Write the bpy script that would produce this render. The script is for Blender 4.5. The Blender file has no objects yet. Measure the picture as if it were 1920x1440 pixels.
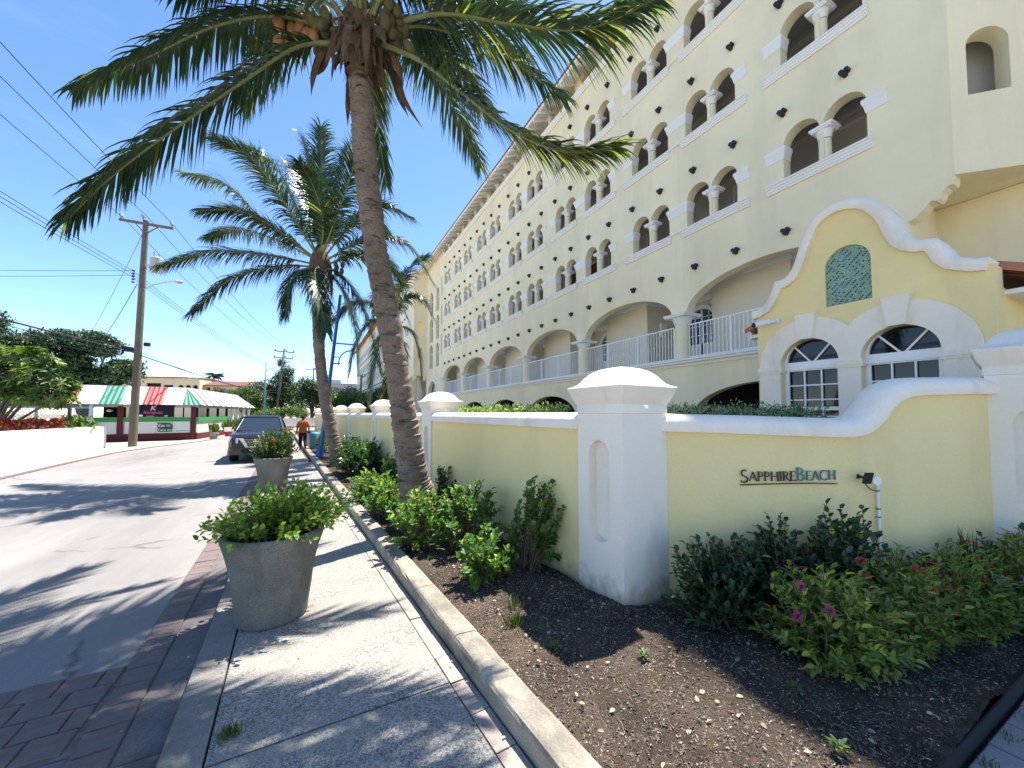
import bpy, math, random
import numpy as np
from mathutils import Vector, Matrix, Quaternion
from mathutils.geometry import tessellate_polygon
R = math.radians
random.seed(7); rng = np.random.default_rng(7)
S = bpy.context.scene
COL = S.collection
# ------------------------------------------------------------------ camera
cam_d = bpy.data.cameras.new('camera'); cam = bpy.data.objects.new('camera', cam_d); COL.objects.link(cam)
cam_d.sensor_fit = 'HORIZONTAL'; cam_d.sensor_width = 36.0; cam_d.lens = 36.0 * 720 / 1920
cam_d.shift_y = 24.0 / 1920; cam_d.clip_start = 0.05; cam_d.clip_end = 3000
cam.location = (0, 0, 1.85)
cam.rotation_euler = (R(90) + 0.043, 0, -0.4734)
S.camera = cam
# ------------------------------------------------------------------ light
SUN = Vector((0.43, 0.18, 1.0)).normalized()
W = bpy.data.worlds.new('World'); S.world = W; W.use_nodes = True
nt = W.node_tree; bg = nt.nodes['Background']
sky = nt.nodes.new('ShaderNodeTexSky'); sky.sky_type = 'NISHITA'; sky.sun_disc = False
sky.sun_elevation = math.asin(SUN.z); sky.sun_rotation = math.atan2(SUN.x, SUN.y)
sky.air_density = 0.8; sky.dust_density = 0.15; sky.ozone_density = 1.8; sky.altitude = 0
hsn = nt.nodes.new('ShaderNodeHueSaturation'); hsn.inputs['Saturation'].default_value = 1.12
nt.links.new(sky.outputs[0], hsn.inputs['Color'])
wtc = nt.nodes.new('ShaderNodeTexCoord'); wmp = nt.nodes.new('ShaderNodeMapping'); wmp.inputs['Scale'].default_value = (1.6, 1.6, 9)
wn = nt.nodes.new('ShaderNodeTexNoise'); wn.inputs['Scale'].default_value = 1.7; wn.inputs['Detail'].default_value = 7; wn.inputs['Roughness'].default_value = .6
nt.links.new(wtc.outputs['Generated'], wmp.inputs[0]); nt.links.new(wmp.outputs[0], wn.inputs['Vector'])
wr_ = nt.nodes.new('ShaderNodeMapRange'); wr_.inputs[1].default_value = .56; wr_.inputs[2].default_value = .80; wr_.inputs[4].default_value = .06
nt.links.new(wn.outputs['Fac'], wr_.inputs[0])
wmx = nt.nodes.new('ShaderNodeMix'); wmx.data_type = 'RGBA'; wmx.inputs[7].default_value = (5.2, 5.4, 5.8, 1)
nt.links.new(wr_.outputs[0], wmx.inputs[0]); nt.links.new(hsn.outputs[0], wmx.inputs[6])
nt.links.new(wmx.outputs[2], bg.inputs[0]); bg.inputs[1].default_value = 0.125
sd = bpy.data.lights.new('sun', 'SUN'); sd.energy = 4.7; sd.angle = R(0.53); sd.color = (1.0, 0.955, 0.89)
sun = bpy.data.objects.new('sun', sd); COL.objects.link(sun); sun.location = (20, 10, 60)
sun.rotation_euler = (-SUN).to_track_quat('-Z', 'Y').to_euler()
S.view_settings.view_transform = 'Standard'; S.view_settings.look = 'None'
S.view_settings.exposure = 1.36; S.view_settings.gamma = 1.0; S.view_settings.use_curve_mapping = False
S.render.engine = 'CYCLES'
S.cycles.max_bounces = 8; S.cycles.diffuse_bounces = 5; S.cycles.transparent_max_bounces = 8

# ------------------------------------------------------------------ materials
MATS = {}
def mat(name, c, rough=0.8, var=0.0, vs=3.0, bump=0.0, bs=60.0, c2=None, spec=0.3, metal=0.0, detail=6.0,
        fine=0.0, fs=200.0, stain=None, splash=0, crack=None, island=0.0, transl=0.0, trc=None, alpha=None, coat=0.0):
    """noise driven colour between c and c2 (or +-var), fine grain, bump, per island tint, translucency"""
    m = bpy.data.materials.new(name); m.use_nodes = True; MATS[name] = m
    n = m.node_tree.nodes; l = m.node_tree.links
    b = n['Principled BSDF']; b.inputs['Roughness'].default_value = rough
    b.inputs['Specular IOR Level'].default_value = spec; b.inputs['Metallic'].default_value = metal
    if coat: b.inputs['Coat Weight'].default_value = coat; b.inputs['Coat Roughness'].default_value = 0.05
    tc = n.new('ShaderNodeTexCoord')
    def noise(scale, det=detail, ro=0.6):
        t = n.new('ShaderNodeTexNoise'); t.inputs['Scale'].default_value = scale
        t.inputs['Detail'].default_value = det; t.inputs['Roughness'].default_value = ro
        l.new(tc.outputs['Object'], t.inputs['Vector']); return t
    c4 = (*c, 1)
    if c2 is None: c2 = tuple(max(0, x * (1 - var)) for x in c); c4 = tuple(min(1, x * (1 + var * .5)) for x in c) + (1,)
    cur = None
    if var > 0 or c2 != c:
        t = noise(vs); rmp = n.new('ShaderNodeValToRGB')
        rmp.color_ramp.elements[0].position = 0.33; rmp.color_ramp.elements[1].position = 0.67
        rmp.color_ramp.elements[0].color = (*c2, 1); rmp.color_ramp.elements[1].color = c4
        l.new(t.outputs['Fac'], rmp.inputs[0]); cur = rmp.outputs[0]
    if fine > 0:
        t = noise(fs, 2); mr = n.new('ShaderNodeMapRange'); mr.inputs[1].default_value = .3; mr.inputs[2].default_value = .7
        mr.inputs[3].default_value = 1 - fine; mr.inputs[4].default_value = 1 + fine
        l.new(t.outputs['Fac'], mr.inputs[0])
        mx = n.new('ShaderNodeVectorMath'); mx.operation = 'SCALE'
        if cur: l.new(cur, mx.inputs[0])
        else: mx.inputs[0].default_value = c
        l.new(mr.outputs[0], mx.inputs['Scale']); cur = mx.outputs[0]
    if stain:
        (sc, lo, hi, col, sx) = stain
        mp = n.new('ShaderNodeMapping'); mp.inputs['Scale'].default_value = sx
        t = n.new('ShaderNodeTexNoise'); t.inputs['Scale'].default_value = sc; t.inputs['Detail'].default_value = 8
        t.inputs['Roughness'].default_value = .65
        l.new(tc.outputs['Object'], mp.inputs[0]); l.new(mp.outputs[0], t.inputs['Vector'])
        mr = n.new('ShaderNodeMapRange'); mr.inputs[1].default_value = lo; mr.inputs[2].default_value = hi
        l.new(t.outputs['Fac'], mr.inputs[0])
        mx = n.new('ShaderNodeMix'); mx.data_type = 'RGBA'; l.new(mr.outputs[0], mx.inputs[0])
        if cur: l.new(cur, mx.inputs[6])
        else: mx.inputs[6].default_value = (*c, 1)
        mx.inputs[7].default_value = (*col, 1); cur = mx.outputs[2]
    if splash:
        sx = n.new('ShaderNodeSeparateXYZ'); l.new(tc.outputs['Object'], sx.inputs[0])
        t = noise(7, 6); ad = n.new('ShaderNodeMath'); ad.operation = 'MULTIPLY_ADD'; ad.inputs[1].default_value = -.42; l.new(t.outputs['Fac'], ad.inputs[0]); l.new(sx.outputs[2], ad.inputs[2])
        mr = n.new('ShaderNodeMapRange'); mr.inputs[1].default_value = -.04; mr.inputs[2].default_value = .16; mr.inputs[3].default_value = .75; mr.inputs[4].default_value = 0
        l.new(ad.outputs[0], mr.inputs[0]); mx = n.new('ShaderNodeMix'); mx.data_type = 'RGBA'; l.new(mr.outputs[0], mx.inputs[0]); l.new(cur, mx.inputs[6]); mx.inputs[7].default_value = (.30, .235, .16, 1); cur = mx.outputs[2]
    if crack:
        cs, cw, cc = crack; t = noise(1.6, 6); va = n.new('ShaderNodeVectorMath'); va.operation = 'MULTIPLY_ADD'; va.inputs[1].default_value = (.5,.5,.0)
        l.new(t.outputs['Color'], va.inputs[0]); l.new(tc.outputs['Object'], va.inputs[2])
        vo = n.new('ShaderNodeTexVoronoi'); vo.feature = 'DISTANCE_TO_EDGE'; vo.inputs['Scale'].default_value = cs; l.new(va.outputs[0], vo.inputs['Vector'])
        mr = n.new('ShaderNodeMapRange'); mr.inputs[1].default_value = 0; mr.inputs[2].default_value = cw; mr.inputs[3].default_value = .8; mr.inputs[4].default_value = 0
        l.new(vo.outputs['Distance'], mr.inputs[0]); t2 = noise(.9, 3); m2 = n.new('ShaderNodeMapRange'); m2.inputs[1].default_value = .5; m2.inputs[2].default_value = .58; l.new(t2.outputs['Fac'], m2.inputs[0])
        mu = n.new('ShaderNodeMath'); mu.operation = 'MULTIPLY'; l.new(mr.outputs[0], mu.inputs[0]); l.new(m2.outputs[0], mu.inputs[1])
        mx = n.new('ShaderNodeMix'); mx.data_type = 'RGBA'; l.new(mu.outputs[0], mx.inputs[0]); l.new(cur, mx.inputs[6]); mx.inputs[7].default_value = (*cc, 1); cur = mx.outputs[2]
    if island > 0:
        g = n.new('ShaderNodeNewGeometry'); hs = n.new('ShaderNodeHueSaturation')
        m1 = n.new('ShaderNodeMapRange'); m1.inputs[3].default_value = 1 - island; m1.inputs[4].default_value = 1 + island
        l.new(g.outputs['Random Per Island'], m1.inputs[0]); l.new(m1.outputs[0], hs.inputs['Value'])
        m2 = n.new('ShaderNodeMapRange'); m2.inputs[3].default_value = .5 + .05 * island; m2.inputs[4].default_value = .5 - .06 * island
        w = n.new('ShaderNodeMath'); w.operation = 'FRACT'; w2 = n.new('ShaderNodeMath'); w2.operation = 'MULTIPLY'; w2.inputs[1].default_value = 7.31
        l.new(g.outputs['Random Per Island'], w2.inputs[0]); l.new(w2.outputs[0], w.inputs[0]); l.new(w.outputs[0], m2.inputs[0]); l.new(m2.outputs[0], hs.inputs['Hue'])
        if cur: l.new(cur, hs.inputs['Color'])
        else: hs.inputs['Color'].default_value = (*c, 1)
        cur = hs.outputs[0]
    if cur: l.new(cur, b.inputs['Base Color'])
    else: b.inputs['Base Color'].default_value = (*c, 1)
    if bump > 0:
        t = noise(bs, 5); bp = n.new('ShaderNodeBump'); bp.inputs['Strength'].default_value = bump; bp.inputs['Distance'].default_value = 0.01
        l.new(t.outputs['Fac'], bp.inputs['Height']); l.new(bp.outputs[0], b.inputs['Normal'])
    if transl > 0:
        tr = n.new('ShaderNodeBsdfTranslucent'); mx = n.new('ShaderNodeMixShader'); mx.inputs[0].default_value = transl
        if cur and trc is None:
            sc_ = n.new('ShaderNodeVectorMath'); sc_.operation = 'MULTIPLY'; sc_.inputs[1].default_value = (1.6, 1.9, .9)
            l.new(cur, sc_.inputs[0]); l.new(sc_.outputs[0], tr.inputs[0])
        else: tr.inputs[0].default_value = (*(trc or c), 1)
        l.new(b.outputs[0], mx.inputs[1]); l.new(tr.outputs[0], mx.inputs[2])
        l.new(mx.outputs[0], n['Material Output'].inputs['Surface'])
    return m

yellow = (0.80, 0.68, 0.36)
M_YEL = mat('yellow_stucco', (0.88, 0.775, 0.535), .9, .07, .5, .3, 45, fine=.04, fs=70, spec=.15, stain=(.8, .47, .8, (.70, .62, .44), (1, 1, .13)))
M_YEL2 = mat('yellow_stucco_wall', (0.84, 0.70, 0.36), .92, .05, .8, .45, 38, splash=1, fine=.035, fs=80, spec=.12, stain=(.9, .58, .85, (.66, .56, .30), (1, 1, .3)))
M_CREAM = mat('cream_plaster', (0.74, 0.68, 0.55), .9, .04, 1.0, .1, 40, spec=.1)
M_WHITE = mat('white_stucco', (0.87, 0.79, 0.685), .88, .035, 1.2, .5, 38, splash=1, fine=.02, fs=70, spec=.15, stain=(1.9, .52, .82, (.62, .56, .46), (1, 1, .35)))
M_TRIM = mat('white_trim', (0.84, 0.82, 0.79), .8, .02, 1.0, .06, 40, spec=.2, stain=(.8, .58, .85, (.68, .66, .62), (1, 1, 1)))
M_PAINT = mat('white_gloss_paint', (0.82, 0.82, 0.83), .35, .01, 2, spec=.5)
M_GREY = mat('grey_plaster', (0.58, 0.56, 0.53), .9, .05, 1.0, spec=.1)
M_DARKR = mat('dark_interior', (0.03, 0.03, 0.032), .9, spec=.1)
M_VIGA = mat('dark_viga_end', (0.035, 0.03, 0.035), .6, .3, 20, spec=.3)
M_TILE = mat('terracotta_tile', (0.50, 0.19, 0.11), .8, .25, 3, .2, 30, fine=.05, fs=60, island=.12)
M_GLASS = mat('window_glass', (0.010, 0.010, 0.012), .03, spec=.45)
M_BLUEG = mat('blue_curtain_glass', (0.03, 0.08, 0.22), .1, spec=.6)
M_CONC = mat('kerb_concrete', (0.35, 0.315, 0.25), .92, .3, 2.5, .8, 50, fine=.2, fs=90, spec=.15, stain=(2.3, .48, .68, (.15, .135, .11), (1, .8, 1.5)), crack=(1.1,.008,(.08,.07,.06)))

# ------------------------------------------------------------------ mesh helpers
class MB:
    def __init__(s): s.v = []; s.f = []; s.m = []; s.sm = []
    def add(s, vs, fs, mi=0, smooth=False):
        o = len(s.v); s.v += [tuple(v) for v in vs]
        for f in fs: s.f.append(tuple(o + i for i in f)); s.m.append(mi); s.sm.append(smooth)
    def box(s, x0, x1, y0, y1, z0, z1, mi=0):
        s.add([(x0,y0,z0),(x1,y0,z0),(x1,y1,z0),(x0,y1,z0),(x0,y0,z1),(x1,y0,z1),(x1,y1,z1),(x0,y1,z1)],
              [(0,3,2,1),(4,5,6,7),(0,1,5,4),(1,2,6,5),(2,3,7,6),(3,0,4,7)], mi)
    def obox(s, c, ax, ay, az, hx, hy, hz, mi=0):
        c, ax, ay, az = map(Vector, (c, ax, ay, az)); vs = []
        for k in (-1, 1):
            for (i, j) in ((-1,-1),(1,-1),(1,1),(-1,1)): vs.append(c + ax*hx*i + ay*hy*j + az*hz*k)
        s.add(vs, [(0,3,2,1),(4,5,6,7),(0,1,5,4),(1,2,6,5),(2,3,7,6),(3,0,4,7)], mi)
    def beam(s, a, b, w, h, mi=0, up=(0,0,1)):
        a, b = Vector(a), Vector(b); d = (b-a); L = d.length; d.normalize(); u = Vector(up)
        if abs(d.dot(u)) > .99: u = Vector((0,1,0))
        sd_ = d.cross(u).normalized(); u2 = sd_.cross(d)
        s.obox((a+b)/2, sd_, d, u2, w/2, L/2, h/2, mi)
    def tube(s, pts, rad, n=8, mi=0, cap=True, smooth=True):
        pts = [Vector(p) for p in pts]; k = len(pts)
        if not hasattr(rad, '__len__'): rad = [rad]*k
        rings = []; prev = None
        for i, p in enumerate(pts):
            d = (pts[min(i+1,k-1)] - pts[max(i-1,0)]).normalized()
            if prev is None:
                u = Vector((0,0,1)) if abs(d.z) < .9 else Vector((1,0,0))
                prev = (u - d*u.dot(d)).normalized()
            else: prev = (prev - d*prev.dot(d)).normalized()
            w = d.cross(prev)
            rings.append([p + (prev*math.cos(2*math.pi*j/n) + w*math.sin(2*math.pi*j/n))*rad[i] for j in range(n)])
        vs = [v for r in rings for v in r]; fs = []
        for i in range(k-1):
            for j in range(n): fs.append((i*n+j, i*n+(j+1)%n, (i+1)*n+(j+1)%n, (i+1)*n+j))
        s.add(vs, fs, mi, smooth)
        if cap:
            s.add(rings[0][::-1], [tuple(range(n))], mi); s.add(rings[-1], [tuple(range(n))], mi)
    def lathe(s, prof, n=24, mi=0, c=(0,0,0), smooth=True, cap=True):
        vs = []; k = len(prof)
        for r, z in prof:
            for j in range(n): a = 2*math.pi*j/n; vs.append((c[0]+r*math.cos(a), c[1]+r*math.sin(a), c[2]+z))
        fs = [(i*n+j, i*n+(j+1)%n, (i+1)*n+(j+1)%n, (i+1)*n+j) for i in range(k-1) for j in range(n)]
        s.add(vs, fs, mi, smooth)
        if cap:
            s.add(vs[:n][::-1], [tuple(range(n))], mi); s.add(vs[-n:], [tuple(range(n))], mi)
    def sqlathe(s, prof, mi=0, c=(0,0,0), ax=(1,0), seg=1, rnd=None, smooth=False, bev=0.0):
        """square section along z: prof of (half width, z)"""
        ex = Vector((ax[0], ax[1], 0)); ey = Vector((-ax[1], ax[0], 0)); C = Vector(c); vs = []
        for h, z in prof:
            b = min(bev, h*.5)
            for (i, j) in ((-1,-1),(1,-1),(1,1),(-1,1)):
                if bev:
                    q = [(i*(h-b), j*h), (i*h, j*(h-b))]
                    if i*j > 0: q = q[::-1]
                    # order ccw
                    for p in q: vs.append(C + ex*p[0] + ey*p[1] + Vector((0,0,z)))
                else: vs.append(C + ex*i*h + ey*j*h + Vector((0,0,z)))
        n = 8 if bev else 4; k = len(prof)
        fs = [(i*n+j, i*n+(j+1)%n, (i+1)*n+(j+1)%n, (i+1)*n+j) for i in range(k-1) for j in range(n)]
        s.add(vs, fs, mi, smooth); s.add(vs[-n:], [tuple(range(n))], mi); s.add(vs[:n][::-1], [tuple(range(n))], mi)
    def sweep(s, path, prof, side, mi=0, smooth=True, cap=True, closed=True):
        """path: 3D pts; prof: [(a,b)] a along side vector (or list of), b along the in-plane normal"""
        path = [Vector(p) for p in path]; k = len(path); n = len(prof); vs = []
        for i, p in enumerate(path):
            sd_ = Vector(side[i] if isinstance(side, list) else side).normalized()
            d1 = (path[i]-path[max(i-1,0)]); d2 = (path[min(i+1,k-1)]-path[i])
            if d1.length < 1e-9: d1 = d2
            if d2.length < 1e-9: d2 = d1
            d1.normalize(); d2.normalize(); d = (d1+d2).normalized()
            nn = d.cross(sd_).normalized(); sc = 1/max(.5, nn.dot(d2.cross(sd_).normalized()))
            if nn.z < 0 and not isinstance(side, str): pass
            for a, b in prof: vs.append(p + sd_*a + nn*b*sc)
        fs = [(i*n+j, i*n+(j+1)%n, (i+1)*n+(j+1)%n, (i+1)*n+j) for i in range(k-1) for j in range(n if closed else n-1)]
        s.add(vs, fs, mi, smooth)
        if cap: s.add(vs[:n][::-1], [tuple(range(n))], mi); s.add(vs[-n:], [tuple(range(n))], mi)
    def plate(s, outline, holes, t, M, mi=0, ri=None, back=True, edge=True):
        """flat wall in (u,v) with holes; front at w=0, back at w=t; M maps (u,v,w)->world"""
        ri = mi if ri is None else ri
        loops = [outline] + holes; flat = [p for lp in loops for p in lp]
        tri = tessellate_polygon([[Vector((p[0], p[1], 0)) for p in lp] for lp in loops])
        vf = [M(u, v, 0) for u, v in flat]; vb = [M(u, v, t) for u, v in flat]
        s.add(vf, [tuple(x) for x in tri], mi)
        if back: s.add(vb, [tuple(x)[::-1] for x in tri], mi)
        for q, lp in enumerate(loops):
            if q == 0 and not edge: continue
            k = len(lp); a = [M(u, v, 0) for u, v in lp]; b = [M(u, v, t) for u, v in lp]
            s.add(a + b, [(i, (i+1)%k, k+(i+1)%k, k+i) for i in range(k)], mi if q == 0 else ri, False)
    def mesh(s, name, mats, recalc=True, sharp=None):
        me = bpy.data.meshes.new(name); me.from_pydata(s.v, [], s.f)
        for m in mats: me.materials.append(m)
        me.polygons.foreach_set('material_index', s.m); me.polygons.foreach_set('use_smooth', s.sm)
        if recalc:
            import bmesh
            b = bmesh.new(); b.from_mesh(me); bmesh.ops.remove_doubles(b, verts=b.verts, dist=1e-5)
            bmesh.ops.recalc_face_normals(b, faces=b.faces); b.to_mesh(me); b.free()
        if sharp is not None:
            try: me.set_sharp_from_angle(angle=R(sharp))
            except Exception: pass
        me.update(); return me
def lk(name, data, parent=None, loc=(0,0,0), rot=(0,0,0), label=None, cat=None, group=None, kind=None):
    o = bpy.data.objects.new(name, data); COL.objects.link(o)
    if parent is not None: o.parent = parent
    o.location = loc; o.rotation_euler = rot
    if label: o['label'] = label
    if cat: o['category'] = cat
    if group: o['group'] = group
    if kind: o['kind'] = kind
    return o
def thing(name, label, cat, loc=(0,0,0), rz=0, group=None):
    o = lk(name, None, None, loc, (0,0,rz), label, cat, group); o.empty_display_size = .2; return o
def kids(o): return [c for c in bpy.data.objects if c.parent == o]
def dup(o, loc, rz, label, group=None, scale=None):
    c = o.copy(); COL.objects.link(c); c.location = loc; c.rotation_euler = (0,0,rz); c['label'] = label
    if group: c['group'] = group
    if scale: c.scale = (scale,)*3
    for ch in kids(o):
        d = ch.copy(); COL.objects.link(d); d.parent = c
        for g in kids(ch): e = g.copy(); COL.objects.link(e); e.parent = d
    return c
def arc(cx, cz, r, a0, a1, n, rz=None):
    rz = r if rz is None else rz
    return [(cx + r*math.cos(R(a0+(a1-a0)*i/n)), cz + rz*math.sin(R(a0+(a1-a0)*i/n))) for i in range(n+1)]
def archloop(y0, y1, z0, zs, n=12, rise=None):
    r = (y1-y0)/2; return [(y0, z0), (y1, z0)] + arc((y0+y1)/2, zs, r, 0, 180, n, rise)
# ================================================================== GROUND
def sheet(pts, z, name, m, kind='structure', sub=None):
    mb = MB(); mb.add([(x, y, z) for x, y in pts], [tuple(range(len(pts)))])
    return lk(name, mb.mesh(name, [m], recalc=False), kind=kind)
M_GROUND = mat('dry_ground', (0.30, 0.26, 0.18), .95, .3, .4, .3, 20)
M_ROAD = mat('worn_asphalt', (0.275, 0.258, 0.242), .93, .09, .5, .5, 90, fine=.2, fs=90, spec=.15, stain=(.35, .50, .66, (.20, .188, .175), (1, .22, 1)), crack=(.5,.015,(.10,.09,.085)))
sheet([(-900,-900),(900,-900),(900,900),(-900,900)], -.06, 'ground', M_GROUND)
def kx(y): return 1.158 - .0755*y          # street side of the kerb
def wx(y): return -.55 - .046*y - (.0 if y < 30 else 0)  # left edge of the footway
sheet([(-16,-6),(wx(-6)-.0,-6)] + [(wx(y)-.001*y, y) for y in (5,20,40,60,70)] + [(-14,110),(-40,140),(-60,140),(-22,80),(-10,45),(-6.9,32),(-8.0,28),(-8.5,24.5),(-8.3,20),(-8.0,16),(-8.0,5),(-8.4,-6)], 0.0, 'road', M_ROAD)
# footway: slabs of exposed aggregate concrete
def agg_mat(name, base, lo, hi, dark, light):
    m = mat(name, base, .9, spec=.25); n = m.node_tree.nodes; l = m.node_tree.links; b = n['Principled BSDF']
    tc = n.new('ShaderNodeTexCoord')
    v = n.new('ShaderNodeTexVoronoi'); v.inputs['Scale'].default_value = 105; l.new(tc.outputs['Object'], v.inputs['Vector'])
    sp = n.new('ShaderNodeSeparateColor'); l.new(v.outputs['Color'], sp.inputs[0])
    r = n.new('ShaderNodeValToRGB'); r.color_ramp.interpolation = 'LINEAR'
    e = r.color_ramp.elements; e[0].position = lo; e[0].color = (*dark, 1); e[1].position = hi; e[1].color = (*light, 1)
    l.new(sp.outputs[0], r.inputs[0])
    big = n.new('ShaderNodeTexNoise'); big.inputs['Scale'].default_value = 1.3; big.inputs['Detail'].default_value = 8; big.inputs['Roughness'].default_value = .65
    mp = n.new('ShaderNodeMapping'); mp.inputs['Scale'].default_value = (.7, 1.5, 1); l.new(tc.outputs['Object'], mp.inputs[0]); l.new(mp.outputs[0], big.inputs['Vector'])
    mr = n.new('ShaderNodeMapRange'); mr.inputs[1].default_value = .47; mr.inputs[2].default_value = .62
    l.new(big.outputs['Fac'], mr.inputs[0])
    mx = n.new('ShaderNodeMix'); mx.data_type = 'RGBA'; l.new(mr.outputs[0], mx.inputs[0]); l.new(r.outputs[0], mx.inputs[6]); mx.inputs[7].default_value = (*base, 1)
    fn = n.new('ShaderNodeTexNoise'); fn.inputs['Scale'].default_value = 140; fn.inputs['Detail'].default_value = 3; l.new(tc.outputs['Object'], fn.inputs['Vector'])
    m3 = n.new('ShaderNodeMapRange'); m3.inputs[1].default_value = .35; m3.inputs[2].default_value = .65; m3.inputs[3].default_value = .72; m3.inputs[4].default_value = 1.2
    l.new(fn.outputs['Fac'], m3.inputs[0]); vm = n.new('ShaderNodeVectorMath'); vm.operation = 'SCALE'; l.new(mx.outputs[2], vm.inputs[0]); l.new(m3.outputs[0], vm.inputs['Scale'])
    l.new(vm.outputs[0], b.inputs['Base Color'])
    bp = n.new('ShaderNodeBump'); bp.inputs['Strength'].default_value = .55; bp.inputs['Distance'].default_value = .006
    l.new(v.outputs['Distance'], bp.inputs['Height']); bp.invert = True; l.new(bp.outputs[0], b.inputs['Normal'])
    return m
M_AGG = agg_mat('exposed_aggregate', (0.315, 0.29, 0.25), .05, .85, (.15, .14, .125), (.40, .375, .335))
M_EDG = mat('worn_edging_concrete', (.25,.23,.20), .93, .2, 3, .5, 60, fine=.25, fs=120, stain=(2.2,.5,.7,(.17,.155,.13),(1,.6,1)), crack=(1.3,.012,(.08,.07,.06)))
foot = lk('footway', None, kind='structure')
def slab(name, quad, z0, z1, m, parent, crown=0.0):
    mb = MB(); b = .012
    cx = sum(p[0] for p in quad)/len(quad); cy = sum(p[1] for p in quad)/len(quad)
    inn = []
    for x, y in quad:
        dx, dy = cx-x, cy-y; L = math.hypot(dx, dy); inn.append((x+dx/L*b, y+dy/L*b))
    n = len(quad)
    vs = [(x,y,z0) for x,y in quad] + [(x,y,z1-b*.6) for x,y in quad] + [(x,y,z1) for x,y in inn]
    fs = [(i,(i+1)%n,n+(i+1)%n,n+i) for i in range(n)] + [(n+i,n+(i+1)%n,2*n+(i+1)%n,2*n+i) for i in range(n)] + [tuple(range(2*n,3*n))]
    mb.add(vs, fs)
    return lk(name, mb.mesh(name, [m], recalc=True), parent)
ys = [-3.0,-.3, 2.5, 5.4, 8.4, 11.4, 14.4, 17.4, 20.4, 25, 30, 40, 60]
for a, b in zip(ys, ys[1:]):
    g = .006
    slab('concrete_slab', [(wx(a)+.2,a+g),(kx(a)-.142,a+g+.03),(kx(b)-.142,b-g+.03),(wx(b)+.2,b-g)], -.05, .07, M_AGG, foot)
    slab('edging_slab', [(wx(a)-.01,a+g),(wx(a)+.19,a+g),(wx(b)+.19,b-g),(wx(b)-.01,b-g)], -.05, .073, M_EDG, foot)
M_BRKP = mat('worn_pink_brick', (0.37, 0.305, 0.26), .92, .25, 5, .35, 60, fine=.1, fs=90, stain=(3, .5, .7, (.42, .38, .30), (1,1,1)))
bm = MB(); bm.box(-.06,.06,-.148,.148,-.02,.071)
me_pb = bm.mesh('pink_brick', [M_BRKP])
y = -1.0; th = math.atan(.0755)
while y < 16:
    for w_ in (0,):
        o = lk('brick', me_pb, foot, (kx(y)-.075, y, random.uniform(-.004,.003)), (random.uniform(-.01,.01), random.uniform(-.01,.01), th+random.uniform(-.02,.02)))
    y += .305
# footway bed beneath the slabs
sheet([(wx(-3)+.0,-3),(kx(-3)-.0,-3),(kx(60),60),(wx(60),60)], .035, 'footway_bedding', mat('joint_dirt', (.10,.085,.065), .95, .3, 30))
# kerb
kerb = lk('kerb', None, kind='structure')
yy = .45; 
while yy < 40:
    L = 2.35 if yy < 16 else 4.7; a, b = yy, min(yy+L, 40)
    mb = MB(); n = 14; w = .185; prof = [(0,-.02),(0,.178),(.012,.196),(.03,.203),(.16,.203),(w,.19),(w,-.02)]
    vs = []; 
    for i in range(n+1):
        y_ = a + (b-a-.008)*i/n; x0 = kx(y_)
        for px_, pz in prof:
            j = 0 if pz < 0 else .0035
            vs.append((x0+px_+random.uniform(-j,j), y_, pz+random.uniform(-j,j)))
    k = len(prof)
    mb.add(vs, [(i*k+j,i*k+j+1,(i+1)*k+j+1,(i+1)*k+j) for i in range(n) for j in range(k-1)] + [tuple(range(k)), tuple(range(n*k,(n+1)*k))], 0, False)
    lk('kerb_stone', mb.mesh('kerb_stone', [M_CONC]), kerb); yy = b
# brick gutter and cross band in the road
M_BRK = mat('street_brick', (0.20, 0.15, 0.138), .9, .25, 4, .4, 70, fine=.12, fs=100, spec=.2, stain=(2.5, .5, .72, (.12, .105, .10), (1,1,1)))
M_GUT = mat('worn_gutter_concrete', (.17,.15,.14), .93, .25, 3, .5, 60, fine=.25, fs=110, stain=(2.2,.5,.7,(.10,.09,.085),(1,.6,1)))
gut = lk('brick_gutter', None, kind='structure')
me_b = []
for q in range(5):
    bm = MB(); j = lambda s=.004: random.uniform(-s, s)
    hx, hy, b = .098, .098, .007; h = .020
    c = [(-hx+j(),-hy+j()),(hx+j(),-hy+j()),(hx+j(),hy+j()),(-hx+j(),hy+j())]
    bm.add([(x,y,-.03) for x,y in c]+[(x,y,h-b) for x,y in c]+[(x*(1-b/hx),y*(1-b/hy),h) for x,y in c],
           [(0,1,5,4),(1,2,6,5),(2,3,7,6),(3,0,4,7),(4,5,9,8),(5,6,10,9),(6,7,11,10),(7,4,8,11),(8,9,10,11)])
    me_b.append(bm.mesh('street_brick', [M_BRK]))
th2 = math.atan(.046); cnt = 0
y = 1.2
while y < 15.5:
    x = wx(y) - .345
    lk('brick', random.choice(me_b), gut, (x, y, random.uniform(-.004,.004)), (random.uniform(-.015,.015), random.uniform(-.015,.015), th2+random.uniform(-.02,.02))); y += .206
ya_ = -.8
while ya_ < 15.5:
    slab('gutter_slab', [(wx(ya_)-.235,ya_),(wx(ya_)-.02,ya_),(wx(ya_+1.8)-.02,ya_+1.79),(wx(ya_+1.8)-.235,ya_+1.79)], -.04, .014, M_GUT, gut); ya_ += 1.8
for row in range(4):
    x = wx(3) - .60 - (.1 if row % 2 else 0); yb = 3.12 + row*.206
    if row % 2: o = lk('brick', me_b[0], gut, (x+.155, yb, 0), (0,0,.03)); o.scale = (.48,1,1)
    while x > -6.4:
        lk('brick', random.choice(me_b), gut, (x, yb+random.uniform(-.004,.004), random.uniform(-.005,.005)), (random.uniform(-.015,.015), random.uniform(-.015,.015), random.uniform(-.02,.02))); x -= .206
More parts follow.
